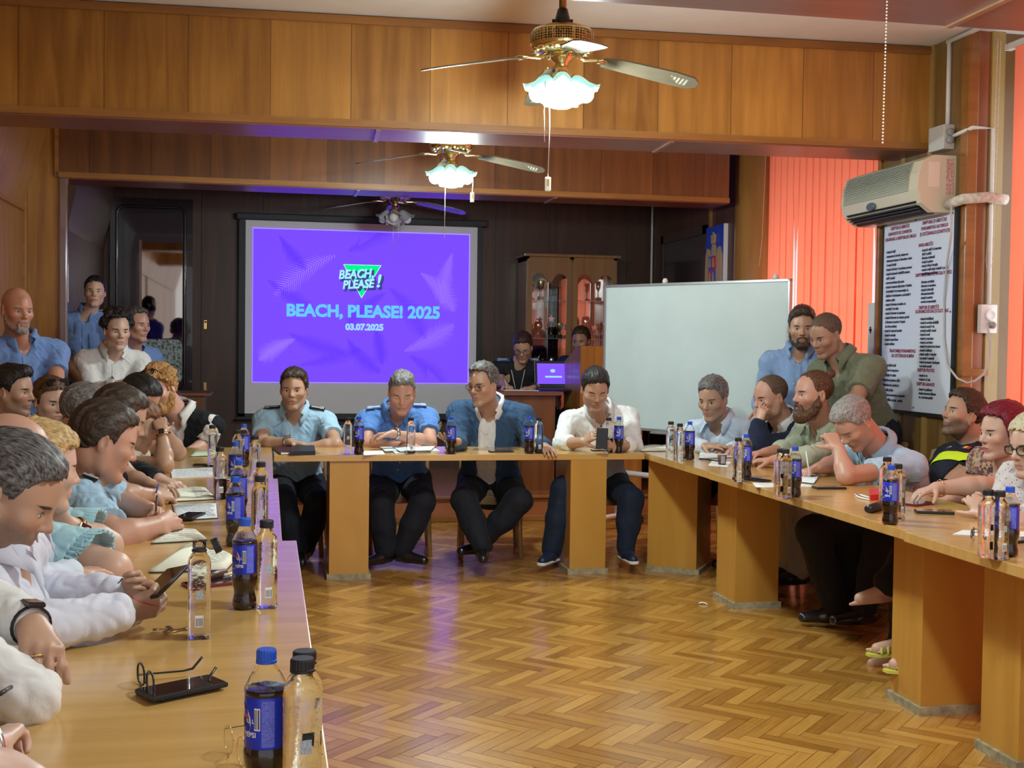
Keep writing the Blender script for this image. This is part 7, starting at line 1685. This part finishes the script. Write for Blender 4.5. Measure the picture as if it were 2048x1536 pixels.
# reflective stripe across the officer's chest
P_ = pol; S, U, Fw, Rt, loc = P_['S'], P_['U'], P_['Fw'], P_['Rt'], P_['loc']
shirt_o = [o for o in P_['root'].children if o.name.startswith('shirt')][0]
nv = len(shirt_o.data.vertices); co = np.empty(nv*3, np.float32); shirt_o.data.vertices.foreach_get('co', co); co = co.reshape(-1, 3)+loc
def band(h0, h1, m, nm, xr=(-.30, .30), off=.004):
    """a strip of cloth lying on the front of the shirt between two heights"""
    r = (co-S)@np.array([Rt, Fw, U]).T; vs = []; n = 36
    for i in range(n+1):
        an = -1.9+3.8*i/n
        for h in (h0, (h0*2+h1)/3, (h0+2*h1)/3, h1):
            dv = np.array([math.sin(an), math.cos(an)]); al = r[:, :2]@dv; pe = np.abs(r[:, :2]@np.array([dv[1], -dv[0]]))
            ok = (np.abs(r[:, 2]-h) < .014) & (pe < .03) & (al > 0) & (np.abs(r[:, 0]) < .19)
            R_ = al[ok].max() if ok.any() else .15
            q = S+Rt*dv[0]*(R_+off)+Fw*dv[1]*(R_+off)+U*h; vs.append(tuple(q-loc))
    fs = [(4*i+j, 4*i+j+1, 4*i+j+5, 4*i+j+4) for i in range(n) for j in range(3)]
    o = obj(nm, MB().add(vs, fs, True), m, shirt_o); return o
band(-.215, -.150, M('reflective_yellow', (.62, .85, .02), .6), 'reflective_stripe')
# lanyard of the officer on the stage
P_ = PEOPLE[4]; 
for sg in (-1, 1):
    q0 = P_['S']+P_['Rt']*sg*.06+P_['Fw']*.10+P_['U']*.03; q1 = P_['S']-P_['U']*.24+P_['Fw']*.15
    obj('lanyard', MB().tube([q0-P_['loc'], (q0+q1)/2-P_['loc']+P_['Fw']*.02, q1-P_['loc']], .004, 5), M('lanyard_pale', (.5, .48, .42), .7), P_['root'])
P_ = bald; g_ = bpy.data.objects.new('hanging_glasses', None); C.objects.link(g_); g_.parent = P_['root']; g_.empty_display_size = .02
o_ = P_['S']-P_['U']*.12+P_['Fw']*.165-P_['loc']; f_ = P_['Fw']; r_ = P_['Rt']; u_ = P_['U']
g_.matrix_local = Matrix(((u_[0], f_[0], r_[0], o_[0]), (u_[1], f_[1], r_[1], o_[1]), (u_[2], f_[2], r_[2], o_[2]), (0, 0, 0, 1)))
spectacles(g_, M('watch_steel', (.55, .55, .53), .25, 1), .0014, .024, .017, temple=.02)
# chairs
ch = make_chair(); first = True
chairs = [((590, 962, 8.16), 4, 'upholstered chair of the man in the light blue uniform shirt'), ((800, 962, 8.18), 6, 'upholstered chair of the officer with folded arms'),
 ((980, 962, 8.16), 4, 'upholstered chair of the man in the blue jacket'), ((1198, 962, 8.18), 6, 'upholstered chair of the man in the open white shirt'),
 ((1468, 966, 8.2), -32, 'upholstered chair of the man in the pale blue shirt'), ((1600, 960, 7.76), -70, 'upholstered chair of the man in the navy suit'),
 ((1692, 980, 7.32), -75, 'upholstered chair of the bearded man in pale green'), ((1816, 1012, 6.52), -75, 'upholstered chair of the man leaning on his fist'),
 ((1912, 1010, 6.38), -75, 'upholstered chair of the officer leaning back'), ((2040, 1060, 5.80), -72, 'upholstered chair of the woman with dark red hair'), ((2125, 1110, 5.18), -72, 'upholstered chair of the blonde woman with round glasses')]
for (u, v, d), yw, lab in chairs:
    p = Pd(u, v, d); f = ydir(yw); rz = math.atan2(f[1], f[0])+math.pi/2
    if first: ch.location = (p[0], p[1], 0); ch.rotation_euler[2] = rz; ch['label'] = lab; ch['group'] = 'upholstered chairs'; first = False
    else: dup(ch, (p[0], p[1], 0), rz, lab, 'upholstered chairs')
